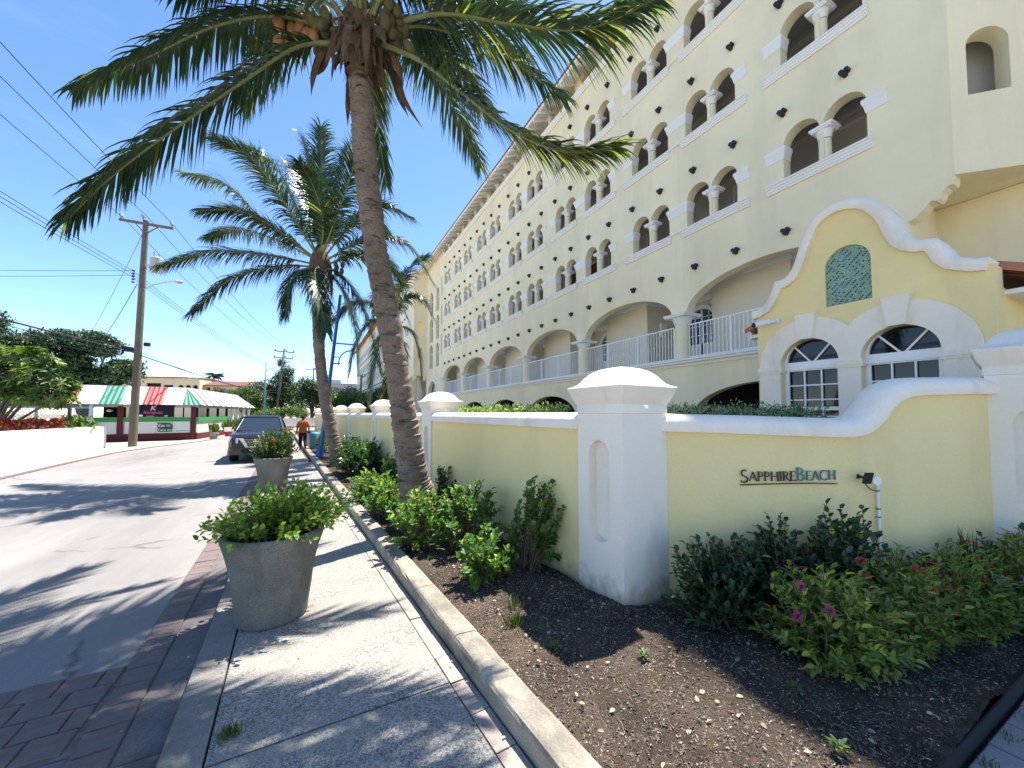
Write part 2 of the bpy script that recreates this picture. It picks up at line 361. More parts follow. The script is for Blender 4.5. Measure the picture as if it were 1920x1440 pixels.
sheet([(wx(-1)-.46,-1),(wx(-1)-.0,-1),(wx(15.5),15.5),(wx(15.5)-.46,15.5)], .004, 'gutter_bedding', mat('bedding', (.17,.155,.14), .95, .3, 20))
sheet([(-7.9,2.99),(wx(3)-.44,2.99),(wx(3.9)-.44,3.86),(-7.9,3.86)], .0045, 'crossing_bedding', MATS['bedding'])
# brick continuation further on, one part
# left (far) footway with brick edge
M_SIDE = mat('pale_sandy_paving', (0.47, 0.41, 0.32), .93, .12, .8, .3, 50, fine=.08, fs=80, stain=(.8,.5,.8,(.36,.31,.25),(1,1,1)))
sheet([(-8.3,-6),(-7.9,5),(-7.9,16),(-8.2,20),(-8.4,24.5),(-7.9,28),(-6.8,32),(-6.3,36),(-6.6,45),(-18,80),(-60,150),(-60,-6)], .02, 'far_footway', M_SIDE)
me_fb = MB(); me_fb.box(-.1,.1,-.2,.2,-.02,.028); me_fb = me_fb.mesh('far_brick', [M_BRK])
fe = lk('far_brick_edge', None, kind='structure')
pl = [(-7.75,8),(-7.85,16),(-8.12,20),(-8.3,24.5),(-7.8,28),(-6.7,32),(-6.2,36)]
for (ax_,ay_),(bx_,by_) in zip(pl,pl[1:]):
    L = math.hypot(bx_-ax_,by_-ay_); k = int(L/.42); a = math.atan2(by_-ay_,bx_-ax_)-math.pi/2
    for i in range(k):
        t = i/k; lk('brick', me_fb, fe, (ax_+(bx_-ax_)*t, ay_+(by_-ay_)*t, 0), (0,0,a)); 
# planting bed
M_SOIL = mat('dark_mulch_soil', (0.082, 0.062, 0.046), .97, .0, 3, 1.0, 70, c2=(.04,.03,.022), fine=.5, fs=170, detail=9, spec=.1, stain=(1.2,.55,.75,(.15,.105,.065),(1,1,1)))
def soil_h(x, y): 
    return .165 + .03*math.sin(x*2.1+1)*math.sin(y*1.7) + .022*math.sin(x*5.3+y*3.1) + .012*math.sin(11*x-7*y) 
def wallx(y): return 2.66 - .063*(y-2.86)
def bed_z(x,y):
    x0=kx(y)+.175; x1=8.0; k=(x-x0)/(x1-x0)*330; e=min(1,max(0,k)/(330*.06+1)); return soil_h(x,y)*e+.16*(1-e)
def bed(x0f, x1f, y0, y1, nx, ny, jit):
    vs=[]; fs=[]
    for i in range(ny+1):
        y = y0+(y1-y0)*i/ny
        for k in range(nx+1):
            x = x0f(y)+(x1f(y)-x0f(y))*k/nx
            e = min(1, k/ (nx*.06+1)) 
            vs.append((x,y,soil_h(x,y)*e+.16*(1-e)+random.gauss(0,jit)*(1 if 0<k else 0)))
    for i in range(ny):
        for k in range(nx): a=i*(nx+1)+k; fs.append((a,a+1,a+nx+2,a+nx+1))
    return vs, fs
mb = MB(); v,f = bed(lambda y: kx(y)+.175, lambda y: 8.0, .765, 5.0, 330, 220, .006); mb.add(v,f,0,True)
v,f = bed(lambda y: kx(y)+.175, lambda y: wallx(y)+.1, 5.0, 42, 20, 300, .006); mb.add(v,f,0,True)
lk('planting_bed', mb.mesh('planting_bed', [M_SOIL], recalc=False), kind='structure')
# mulch chips and white grit: uncountable
M_CHIP = mat('mulch_chips', (0.13, 0.100, 0.075), .95, island=.6)
M_GRIT = mat('white_grit', (0.62, 0.58, 0.52), .9, island=.3)
def chips(n, m, smin, smax, name, flat=.35):
    V=[];F=[]
    k=0
    X = rng.uniform(1.1, 6.5, n*3); Y = 0.8 + rng.power(1.0, n*3)*4.6
    for x,y in zip(X,Y):
        if x < kx(y)+.19 or (x > wallx(y)-.28 and y > 3.2) or (x>2.9 and y > 2.7-(x-2.9)*.55): continue
        s = random.uniform(smin,smax)*random.choice((.6,1,1,1.5)); a=random.random()*6.28; z=bed_z(x,y)+.002
        c,sn=math.cos(a),math.sin(a); l=s*random.uniform(.8,2.2); w=s*.6; t=random.uniform(-.5,.5)*s
        o=len(V)
        for (u,v_,q) in ((-l,-w,0),(l,-w*.7,t),(l*.8,w,t),(-l*.9,w*.8,0),(0,0,s*flat+abs(t))):
            V.append((x+u*c-v_*sn, y+u*sn+v_*c, z+q))
        F += [(o,o+1,o+4),(o+1,o+2,o+4),(o+2,o+3,o+4),(o+3,o,o+4)]
        k+=1
        if k>=n: break
    me = bpy.data.meshes.new(name); me.from_pydata(V,[],F); me.materials.append(m)
    return me
lk('mulch', chips(60000, M_CHIP, .0022, .0062, 'mulch'), kind='stuff', label='dark brown mulch chips strewn over the planting bed', cat='mulch')
lk('grit', chips(9000, M_GRIT, .0014, .0034, 'grit', .6), kind='stuff', label='white shell grit sprinkled over the dark soil', cat='grit')
mb = MB()
for q in range(110):
    x, y = random.uniform(1.3,4.5), random.uniform(.85,4.3)
    if x > wallx(y)-.4 and y > 2.9: continue
    a_ = random.random()*6.28; L = random.uniform(.03,.16); z = bed_z(x,y)+.006
    mb.tube([(x,y,z),(x+L*.5*math.cos(a_),y+L*.5*math.sin(a_),z+.006),(x+L*math.cos(a_+.2),y+L*math.sin(a_+.2),bed_z(x+L*math.cos(a_),y+L*math.sin(a_))+.004)], random.uniform(.0008,.0022), 4)
lk('twigs', mb.mesh('twigs',[mat('dry_twig',(.30,.24,.17),.9,.3,20)],recalc=False), kind='stuff', label='thin dry twigs lying on the dark planting bed', cat='twigs')
# black plastic edging and grey pavers at the lower right
M_EDGE = mat('black_plastic_edging', (0.018,0.019,0.026), .65, .2, 8, spec=.4)
mb = MB(); pts = [(1.3,.765),(8,.765)]
for (a,b),(c,d) in zip(pts,pts[1:]): mb.beam((a,b,.11),(c,d,.11),.010,.12)
lk('lawn_edging', mb.mesh('lawn_edging',[M_EDGE]), label='black plastic edging strip between mulch bed and grey pavers', cat='edging')
M_PAV = mat('grey_paver', (0.27,0.26,0.265), .9, .12, 6, .4, 70, fine=.14, fs=110)
M_PAVR = mat('red_paver', (0.42,0.26,0.20), .9, .12, 6, .4, 70, fine=.14, fs=110)
pav = lk('paved_entrance', None, kind='structure')
for m_,nm in ((M_PAV,'g'),(M_PAVR,'r')):
    bm = MB(); b=.007; hx,hy=.147,.097; h=.05
    c=[(-hx,-hy),(hx,-hy),(hx,hy),(-hx,hy)]
    bm.add([(x,y,-.03) for x,y in c]+[(x,y,h-b) for x,y in c]+[(x*(1-b/hx),y*(1-b/hy),h) for x,y in c],
           [(0,1,5,4),(1,2,6,5),(2,3,7,6),(3,0,4,7),(4,5,9,8),(5,6,10,9),(6,7,11,10),(7,4,8,11),(8,9,10,11)])
    if nm=='g': me_pg = bm.mesh('paver',[m_])
    else: me_pr = bm.mesh('paver',[m_])
for r_ in range(14):
    for c in range(18):
        x = 1.6 + c*.302 + (.15 if r_%2 else 0); y = .645 - r_*.203
        lk('paver', me_pr if (c+r_)%9==4 else me_pg, pav, (x,y,.03+random.uniform(-.003,.003)), (random.uniform(-.008,.008),random.uniform(-.008,.008),random.uniform(-.008,.008)))
sheet([(1.2,-2.4),(8,-2.4),(8,.76),(1.2,.76)], .03, 'paver_bedding', MATS['bedding'])

# ================================================================== HOTEL
D = 10.72; y0 = 3.6508; P = 2.6577; Wd = 2.1901
hotel = thing('hotel_building', 'long pale yellow hotel with rows of paired arched openings and a red tiled eave', 'hotel', (D, 0, 0))
FM = lambda u, v, w: (w, u, v)       # facade plane -> local
def gcol(i): return y0 + 2*P*i + (Wd-P)/2
def cell(k): return y0 + P*k - (P-Wd)/2, y0 + P*(k+1) - (P-Wd)/2
def opening(k):
    return (y0+P*k+.08, y0+P*k+1.78) if k % 2 == 0 else (y0+P*k+.35, y0+P*k+2.04)
KMAX = 12
rows_z = [(7.3,10.3,7.87,8.78),(10.3,13.3,10.87,11.78),(13.3,16.62,13.87,14.78)]
mb = MB(); T = .32
def holes_for(k, zb, zs):
    a, b = opening(k); c = (a+b)/2
    return [archloop(a, c-.04, zb, zs, 12), archloop(c+.04, b, zb, zs, 12)]
for (za, zb_, zo, zs) in rows_z:
    for k in range(KMAX):
        a, b = cell(k)
        mb.plate([(a,za),(b,za),(b,zb_),(a,zb_)], holes_for(k, zo, zs), T, FM, edge=False)
    a0 = cell(0)[0]
    mb.plate([(2.489,za),(a0,za),(a0,zb_),(2.489,zb_)], [], T, FM)
# gallery arches
for i in range(-0, 6):
    ya, yb = gcol(i), gcol(i+1); g = .29; zs = 5.12
    ar = arc((ya+yb)/2, zs, (yb-ya)/2-g, 180, 0, 28, .98)
    out = [(ya,zs)] + ar + [(yb,zs),(yb,7.3),(ya,7.3)]
    mb.plate(out, [], T, FM)
mb.plate([(2.489,6.42),(3.169,5.95),(3.169,3.6),(gcol(0),3.6),(gcol(0),7.3),(2.489,7.3)], [], T, FM)
# garage band
for i in range(0, 6):
    ya, yb = gcol(i), gcol(i+1)
    out = [(ya,-.05),(ya+.42,-.05)] + arc((ya+yb)/2, 1.7, (yb-ya)/2-.42, 180, 0, 20, 1.03) + [(yb-.42,-.05),(yb,-.05),(yb,3.6),(ya,3.6)]
    mb.plate(out, [], T, FM)
mb.plate([(3.169,-.05),(gcol(0),-.05),(gcol(0),3.6),(3.169,3.6)], [], T, FM)
# far end segment: tall two light windows, slots and a ground arch
ye = cell(KMAX-1)[1]; yE = 41.5
hol = []
for zb in (6.5, 9.3, 12.1):
    for (a,b) in ((36.75,37.75),(39.0,40.2)): hol.append(archloop(a,b,zb,zb+1.9,8))
for zb in (7.6,10.4,13.2): hol.append([(35.75,zb),(36.05,zb),(36.05,zb+1.9),(35.75,zb+1.9)])
hol.append(archloop(37.3,40.6,.3,3.5,16))
mb.plate([(ye,-.05),(yE,-.05),(yE,16.62),(ye,16.62)], hol, T, FM)
# colonnade piers and lintel
for i in range(0,7):
    c = gcol(i)
    if c > yE: break
    mb.box(0,T,c-.28,c+.28,16.62,17.6)
mb.box(0,T,2.489,yE,17.6,18.15)
mb.box(0.02,T-.02,2.489,yE,16.56,16.9)
# end piece beyond the bays
mb.box(0,T,35.6,yE,16.9,17.6)
# chamfered bay at the near end
cd = Vector((1,-1,0)).normalized(); 
CM = lambda u,v,w: (cd.x*u + .7071*w, 2.489 + cd.y*u + .7071*w, v)
ul = .28; ur = .86
for zb in (7.88, 10.88, 13.88):
    mb.plate([(0,zb-1.5),(3.0,zb-1.5),(3.0,zb+1.5),(0,zb+1.5)], [archloop(.25,.86,zb,zb+.95,12)], .32, CM, back=True)
mb.plate([(0,15.38),(3.0,15.38),(3.0,18.1),(0,18.1)], [], .32, CM)
# soffit of the bay and the recess beneath it
mb.add([(.01,2.489,6.40),(cd.x*3,2.50+cd.y*3,6.40),(8,-3,6.40),(8,6,6.40),(.33,3.4,6.40)], [(0,1,2,3,4)])
mb.box(1.6,1.9,-6,3.3,0,6.39); mb.box(.32,1.6,3.169,3.4,0,6.39)
# rest of the volume (rear, ends)
mb.box(9,9.2,-6,110,0,17.6); 
fw = lk('facade_wall', mb.mesh('facade_wall', [M_YEL]), hotel)
# ogee bracket in facade plane under the bay
mb = MB()
prof = [(3.19,5.75),(3.05,5.80),(2.93,5.90),(2.86,6.0),(2.80,6.03),(2.74,6.0),(2.70,6.04),(2.66,6.14),(2.60,6.20),(2.52,6.22),(2.50,6.30),(2.489,6.42),(3.19,6.42)]
mb.plate(prof, [], .34, lambda u,v,w:(w-.006,u,v))
lk('bay_bracket', mb.mesh('bay_bracket',[M_YEL]), hotel)
# corridors: floors, ceilings, rear walls
mb = MB()
for z in (7.35,10.35,13.35,16.35): mb.box(T,2.4,2.9,yE,z,z+.25)
mb.box(T,2.4,2.9,yE,17.6,17.8)
for (za,zb) in ((7.6,10.35),(10.6,13.35),(13.6,16.35),(16.6,17.6)): mb.box(2.2,2.4,2.9,yE,za,zb)
for i in range(0,7):
    for za in (7.6,10.6,13.6):
        pass
lk('corridor', mb.mesh('corridor',[M_GREY]), hotel)
cdm = MB(); cdm.box(-.05,0,-.45,.45,0,2.1,0); cdm.box(-.08,0,-.53,-.45,0,2.18,1); cdm.box(-.08,0,.45,.53,0,2.18,1); cdm.box(-.08,0,-.53,.53,2.1,2.18,1)
me_cd = [cdm.mesh('corridor_door',[m_,M_TRIM]) for m_ in (mat('brown_door',(.16,.09,.05),.5),mat('cream_door',(.62,.58,.50),.6),mat('blue_grey_door',(.18,.24,.30),.5))]
clm = MB(); clm.lathe([(.01,0),(.14,-.02),(.16,-.07),(.01,-.10)],12,cap=False); me_cl = clm.mesh('ceiling_lamp',[M_TRIM])
rd = random.Random(5)
for za, zc_ in ((7.6,10.35),(10.6,13.35),(13.6,16.35)):
    for k in range(12):
        yk = y0 + P*k + rd.choice((.5,.9,1.3)); lk('corridor_door', me_cd[rd.choice((0,1,1,2))], hotel, (2.2, yk, za)); lk('ceiling_lamp', me_cl, hotel, (1.2, y0+P*k+1.0, zc_))
mb = MB()
for za in (9.95,12.95,15.95): mb.box(2.08,2.2,2.9,yE,za,za+.12)
lk('ceiling_moulding', mb.mesh('ceiling_moulding',[M_CREAM]), hotel)
# gallery interior
mb = MB(); mb.box(T,3.1,3.4,35.6,3.45,3.6,1); mb.box(T,3.1,3.4,35.6,6.45,6.6,1); mb.box(2.9,3.1,3.4,35.6,3.6,6.45)
for i in range(0,6):
    c = gcol(i); mb.box(1.25,2.9,c+2.55,c+5.0,3.6,6.45)      # projecting block with lamp
    mb.box(1.17,2.9,c+2.47,c+5.08,6.25,6.45,1)
mb.box(2.8,2.9,3.4,35.6,6.25,6.45,1)
lk('gallery_wall', mb.mesh('gallery_wall',[M_CREAM,M_TRIM]), hotel)
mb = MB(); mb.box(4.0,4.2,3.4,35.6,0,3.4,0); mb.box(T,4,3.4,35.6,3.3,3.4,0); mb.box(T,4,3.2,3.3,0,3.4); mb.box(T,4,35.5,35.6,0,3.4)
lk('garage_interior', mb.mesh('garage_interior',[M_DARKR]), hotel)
# French doors and lamps in the gallery
def french_door():
    b = MB(); w=.62
    b.plate(archloop(-w-.16,w+.16,0,1.75,14), [archloop(-w,w,.0,1.75,14)], .06, lambda u,v,t:(t-.06,u,v))
    b.box(0,.04,-.035,.035,0,2.35); 
    for sg in (-1,1):
        b.box(0,.04,sg*w-.05,sg*w+.05,0,1.75); b.box(0,.04,min(0,sg*w),max(0,sg*w),0,1.0)
        b.box(0,.04,sg*w/2-.015,sg*w/2+.015,1.0,2.25)
        for z in (1.35,1.72,2.05): b.box(0,.04,min(0,sg*(w if z<1.8 else w*.85)),max(0,sg*(w if z<1.8 else w*.85)),z-.015,z+.015)
        for q in range(8): b.box(-.012,0,min(sg*.08,sg*(w-.08)),max(sg*.08,sg*(w-.08)),.12+q*.1,.16+q*.1)
    g = MB(); g.plate(archloop(-w,w,0,1.75,14),[],.01,lambda u,v,t:(t+.03,u,v))
    return b.mesh('door_frame',[M_PAINT]), g.mesh('door_glass',[M_BLUEG])
fd, fg = french_door()
lampm = MB(); lampm.box(-.16,.16,-.10,0,-.28,.28); lampm = lampm.mesh('wall_lamp',[M_TRIM])
for i in range(0,6):
    c = gcol(i)
    d_ = lk('french_door', fd, hotel, (2.83, c+1.25, 3.6)); lk('pane', fg, d_)
    lk('wall_lamp', lampm, hotel, (2.1, c+2.54, 5.3))
# gallery columns
cm_ = MB(); cm_.lathe([(.235,0),(.24,.02),(.235,.06),(.235,1.2)], 24)
me_shaft = cm_.mesh('gallery_column',[M_YEL], sharp=40)
cm_ = MB(); cm_.lathe([(.25,1.2),(.26,1.23),(.27,1.25),(.29,1.34),(.34,1.42)], 24); cm_.box(-.40,.40,-.40,.40,1.42,1.47); cm_.box(-.43,.43,-.43,.43,1.47,1.52)
me_capi = cm_.mesh('capital',[M_TRIM], sharp=40)
for i in range(0,7):
    o = lk('gallery_column', me_shaft, hotel, (.17, gcol(i), 3.6)); lk('capital', me_capi, o)
# small columns between paired arches
cm_ = MB(); cm_.lathe([(.155,0),(.15,.05),(.13,.09),(.125,.58)], 20); me_sc = cm_.mesh('window_column',[M_YEL], sharp=40)
cm_ = MB(); cm_.lathe([(.13,.60),(.14,.62),(.142,.66),(.155,.74),(.175,.80)], 20); cm_.box(-.19,.19,-.21,.21,.80,.84); cm_.box(-.215,.215,-.24,.24,.84,.90); 
me_sk = cm_.mesh('capital',[M_TRIM], sharp=40)
def profile_strip(y_a, y_b, prof, wrap=0):
    """moulded strip on facade: prof list (outwards, z)"""
    b = MB(); p = [(-o, z) for o, z in prof]
    vs = [(x, y_a, z) for x, z in p] + [(x, y_b, z) for x, z in p]; n = len(p)
    b.add(vs, [(i,(i+1)%n,n+(i+1)%n,n+i) for i in range(n)] + [tuple(range(n))[::-1], tuple(range(n,2*n))])
    return b
sill_prof = [(-.03,0),(.05,0),(.05,.05),(.075,.06),(.075,.115),(.10,.125),(.10,.18),(.13,.19),(.13,.225),(-.3,.23),(-.03,.1)]
sm_even = profile_strip(0, Wd, [(-.01,0),(.05,0),(.05,.05),(.075,.06),(.075,.115),(.10,.125),(.10,.18),(.13,.19),(.13,.232),(-.01,.232)]).mesh('window_sill',[M_TRIM])
imp_prof = [(-.01,.05),(.016,.05),(.024,.09),(.03,.14),(.05,.22),(.075,.28),(.075,.36),(-.01,.36)]
def imp(y_a, y_b, ra, rb):
    b = profile_strip(y_a, y_b, imp_prof)
    # returns into the opening reveals
    for (y_, s_, on) in ((y_a,-1,ra),(y_b,1,rb)):
        if on:
            p = [(o, z) for o, z in imp_prof]
            vs = [(-.0,y_+s_*max(0,o),z) for o,z in p] + [(.3,y_+s_*max(0,o),z) for o,z in p]; n=len(p)
            b.add(vs, [(i,(i+1)%n,n+(i+1)%n,n+i) for i in range(n)] + [tuple(range(n)), tuple(range(n,2*n))])
            # corner infill
            c = [(-o,y_+s_*max(0,o),z) for o,z in p]; d2 = [(0,y_+s_*max(0,o),z) for o,z in p]; e = [(-o,y_,z) for o,z in p]
            b.add(d2 + c + e, [(i,i+1,n+i+1,n+i) for i in range(n-1)] + [(n+i,n+i+1,2*n+i+1,2*n+i) for i in range(n-1)] + [(n-1,2*n-1,3*n-1)])
    return b.mesh('impost',[M_TRIM])
im_sh = None
gap = (y0+P*2+.08) - (y0+P*1+2.04)
im_sh = imp(0, gap, True, True)
im_l = imp(0, .42, True, False); im_r = imp(0, .35, False, True)
ledge = MB(); ledge.box(-.05,.0,0,gap,0,.05); ledge = ledge.mesh('sill_ledge',[M_TRIM])
for (za, zb_, zo, zs) in rows_z:
    for k in range(KMAX):
        a, b = opening(k); c = (a+b)/2
        lk('window_sill', sm_even, hotel, (0, y0+P*k, zo-.232+.004))
        o = lk('window_column', me_sc, hotel, (.15, c, zo)); lk('capital', me_sk, o)
        if k % 2 == 0:
            lk('impost', im_l, hotel, (0, b, zs-.36)) if k+1 >= KMAX or True else None
            if k == 0: lk('impost', im_r, hotel, (0, a-.35, zs-.36))
        else:
            if k+1 < KMAX:
                lk('impost', im_sh, hotel, (0, b, zs-.36)); lk('sill_ledge', ledge, hotel, (0, b, zo))
            else: lk('impost', im_l, hotel, (0, b, zs-.36))
            lk('impost', im_r, hotel, (0, a-.35, zs-.36))
# colonnade columns under the eave
cc = MB(); cc.lathe([(.15,0),(.13,.05),(.12,.45),(.14,.48),(.2,.6)],16); cc.box(-.22,.22,-.22,.22,.6,.7); me_cc = cc.mesh('eave_column',[M_TRIM], sharp=40)
for i in range(-1,7):
    for q in (1,2,3):
        yq = gcol(i)+2*P*q/4
        if 2.6 < yq < 35.5: lk('eave_column', me_cc, hotel, (.16, yq, 16.9))
b_ = profile_strip(2.489, 35.6, [(-.01,0),(.06,0),(.06,.08),(.1,.1),(.1,.2),(.13,.22),(.13,.3),(-.01,.3)])
lk('upper_cornice', b_.mesh('upper_cornice',[M_TRIM]), hotel, (0,0,16.63))
b_ = profile_strip(3.17, 35.6, [(-.01,0),(.06,0),(.07,.05),(.10,.08),(.15,.1),(.16,.15),(.2,.17),(.2,.23),(-.01,.23)])
lk('gallery_cornice', b_.mesh('gallery_cornice',[M_TRIM]), hotel, (0,0,3.385))
# vigas
vg = MB()
for (dy,dz) in ((-.055,0),(.055,.0),(0,-.085)):
    vg.tube([(.0,dy*.9,dz*.9),(-.12,dy*.9,dz*.9)], .053, 10)
me_v = vg.mesh('viga_end',[M_VIGA], sharp=40)
for zi in (6.549,9.694,12.662,15.68):
    for j in range(24):
        lk('viga_end', me_v, hotel, (0, 4.0769-.0+P/2*j, zi))
# railings
rail = MB(); ra, rb = .29, 2*P-.29
rail.box(-.02,.02,ra,rb,1.12,1.16); rail.box(-.015,.015,ra,rb,.07,.1)
nb = int((rb-ra)/.125)
for q in range(nb+1):
    y_ = ra+(rb-ra)*q/nb
    h = .03 if q % 13 == 0 else .011
    rail.box(-h*.7,h*.7,y_-h,y_+h,0 if q%13==0 else .1,1.12)
    if q % 2 and q % 13: rail.box(-.018,.018,y_-.02,y_+.02,.56,.60)
me_rail = rail.mesh('railing',[M_PAINT])
for i in range(0,6): lk('railing', me_rail, hotel, (.12, gcol(i), 3.6))
# windows of the far segment
def louv(w,h):
    b = MB(); b.box(0,.05,0,.06,0,h); b.box(0,.05,w-.06,w,0,h); b.box(0,.05,w/2-.03,w/2+.03,0,h); b.box(0,.05,0,w,0,.08); b.box(0,.05,0,w,h*.66,h*.66+.06)
    b.box(.03,.05,.06,w-.06,.08,h-.04,1); return b.mesh('window',[M_PAINT,M_GLASS])
lw = {}
for zb in (6.5, 9.3, 12.1):
    for (a,b) in ((36.75,37.75),(39.0,40.2)):
        w=round(b-a,2)
        if w not in lw: lw[w]=louv(w,2.35)
        lk('window', lw[w], hotel, (.2,a,zb))
b_=MB(); b_.box(.5,.6,35.6,yE,0,17); lk('dark_backing', b_.mesh('dark_backing',[M_GREY]), hotel)
b_=MB(); b_.obox((1.7,1.9,12),tuple(cd),(0,0,1),(.7071,.7071,0),2.0,5.4,.05); lk('dark_backing', b_.mesh('dark_backing',[M_GREY]), hotel)
b_=MB(); b_.plate([(37.02,.0)]+arc(38.95,3.5,1.93,180,0,20)+[(40.88,0),(40.6,0)]+arc(38.95,3.5,1.65,0,180,20)+[(37.3,0)],[],.06,lambda u,v,w:(w-.06,u,v))
lk('arch_surround', b_.mesh('arch_surround',[M_TRIM]), hotel)
# projecting far bay
b_=MB(); X0 = 9.33-D; BM = lambda u,v,w:(u, yE-w*-1, v)
b_.plate([(X0,5.95),(0.0,5.95),(0.0,17.6),(X0,17.6)], [archloop(-.95,-.5,z,z+.95,8) for z in (7.8,10.75,13.6)], .35, lambda u,v,w:(u,yE+w,v))
b_.box(X0,X0+.3,yE+.35,yE+2.5,5.95,17.6); b_.box(X0+.3,0,yE+.9,yE+1,6,17.5); b_.box(X0,0,yE,yE+2.5,5.9,5.94)
b_.box(X0+.9,.0,yE+1.6,yE+1.8,0,5.9)
for xx in (X0,-.32):
    b_.box(xx,xx+.32,yE-.0,yE+.5,5.6,5.9); b_.box(xx,xx+.2,yE,yE+.3,5.35,5.6)
lk('far_bay', b_.mesh('far_bay',[M_YEL]), hotel)
# roof
b_=MB(); ex=-.86
b_.add([(ex,2.0,17.27),(0,2.489,17.62),(0,yE+2,17.62),(ex,yE+2,17.27)],[(0,1,2,3)],0)      # soffit boards
b_.box(ex-.02,ex+.02,1.9,yE+2,17.20,17.36)
lk('eave_soffit', b_.mesh('eave_soffit',[M_TRIM]), hotel)
br = MB(); br.beam((ex+.03,0,17.22),(0.05,0,17.55),.10,.16); me_br = br.mesh('eave_bracket',[M_TRIM])
for q in range(66): lk('eave_bracket', me_br, hotel, (0, 2.6+q*.62, 0))
# tiled slope : wavy profile
b_=MB(); nt_=int((yE+1-1.9)/.11); vs=[]; fs=[]
for i in range(nt_+1):
    yv=1.9+i*.11
    dz=(.05 if i%2 else -.02)
    for (xx,zz) in ((ex-.1,17.36),(1.2,18.1),(3.5,19.3)): vs.append((xx,yv,zz+dz))
for i in range(nt_):
    for j in range(2): a=i*3+j; fs.append((a,a+1,a+4,a+3))
b_.add(vs,fs); b_.add([(3.5,1.9,19.3),(3.5,yE+1,19.3),(9.2,yE+1,17.6),(9.2,1.9,17.6)],[(0,1,2,3)])
b_.add([(ex-.1,1.9,17.3),(3.5,1.9,19.3),(9.2,1.9,17.6)],[(0,1,2)])
lk('tiled_roof', b_.mesh('tiled_roof',[M_TILE],recalc=False), hotel)
# far wing of the hotel: another block
wing = thing('hotel_wing', 'far cream wing of the hotel seen past the palm trunk beyond the yellow bay', 'hotel wing', (9.33,44,0))
b_=MB()
for (za,zb_,zo) in ((3.6,7.0,4.3),(7.0,10.1,7.7),(10.1,13.2,10.8),(13.2,17.5,13.9)):
    k=0; yv=0
    while yv < 60:
        b_.plate([(yv,za),(yv+P,za),(yv+P,zb_),(yv,zb_)], [archloop(yv+.3,yv+1.1,zo,zo+.9,6),archloop(yv+1.25,yv+2.05,zo,zo+.9,6)], .3, FM, edge=False, back=False); yv += P
b_.box(0,.3,0,61,0,3.6)
b_.box(0,8,61,61.2,0,17.5); b_.box(0,8,-.05,0,0,17.5)
lk('wing_wall', b_.mesh('wing_wall',[mat('pale_cream_wall',(0.80,0.76,0.64),.9,.03,.5)]), wing)
b_=MB(); b_.box(.9,1,0,61,0,17.5); lk('wing_corridor', b_.mesh('wing_corridor',[M_GREY]), wing)
for zi in (6.8,9.9,13.0):
    for j in range(40): lk('viga_end', me_v, wing, (0,.8+P/2*j,zi))
b_=MB(); b_.add([(-.8,-.5,17.3),(4,-.5,19.6),(4,62,19.6),(-.8,62,17.3),(9,62,17.5),(9,-.5,17.5)],[(0,1,2,3),(1,5,4,2)]); b_.box(-.8,0,-.5,62,17.2,17.32)
lk('wing_roof', b_.mesh('wing_roof',[M_TILE]), wing)
# ================================================================== GATEHOUSE
GX = 7.4
gate = thing('gatehouse', 'small yellow gatehouse with white curved gable coping and blue green mosaic niche', 'gatehouse', (GX,0,0))
gable = [(4.338,3.793),(4.25,3.80),(4.149,3.843),(4.06,3.95),(3.993,4.086),(3.945,4.229),(3.87,4.235),(3.789,4.24),(3.72,4.28),(3.66,4.36),(3.62,4.45),(3.589,4.538),(3.50,4.80),(3.43,4.95),(3.341,5.087),(3.24,5.165),(3.12,5.213),(2.99,5.235),(2.87,5.225),(2.74,5.185),(2.62,5.122),(2.51,5.03),(2.42,4.90),(2.34,4.75),(2.30,4.62),(2.26,4.48),(2.21,4.36),(2.14,4.285),(2.06,4.24),(1.98,4.222),(1.90,4.20),(1.84,4.08),(1.79,3.96),(1.73,3.885),(1.65,3.84),(1.56,3.80),(1.466,3.783)]
cl, cr = 3.45, 2.32
mb = MB()
out = [(4.28,0)] + [(4.28,3.70)] + [(a,b-.08) for a,b in gable[1:-1]] + [(1.44,3.70),(1.44,0)]
def win_hole(c): return archloop(c-.43, c+.43, 1.3, 2.68, 16)
mos = archloop(2.60,3.185,3.58,4.20,16)
mb.plate(out[::-1], [win_hole(cl), win_hole(cr), mos], .36, FM)
mb.box(.3,.36,1.5,4.2,0,1.0)
mb.box(.36,3.2,4.16,4.28,0,3.45); mb.box(.36,3.2,1.44,1.56,0,3.45)
lk('gatehouse_wall', mb.mesh('gatehouse_wall',[M_YEL2]), gate)
# coping
half = [(-.075,-.165),(-.085,-.14),(-.095,-.10),(-.09,-.055),(-.065,-.02),(-.03,0),(.40,0),(.43,-.03),(.43,-.165)]
mb = MB(); mb.sweep([(0,a,b) for a,b in gable], half, (1,0,0))
lk('gable_coping', mb.mesh('gable_coping',[M_WHITE], sharp=50), gate)
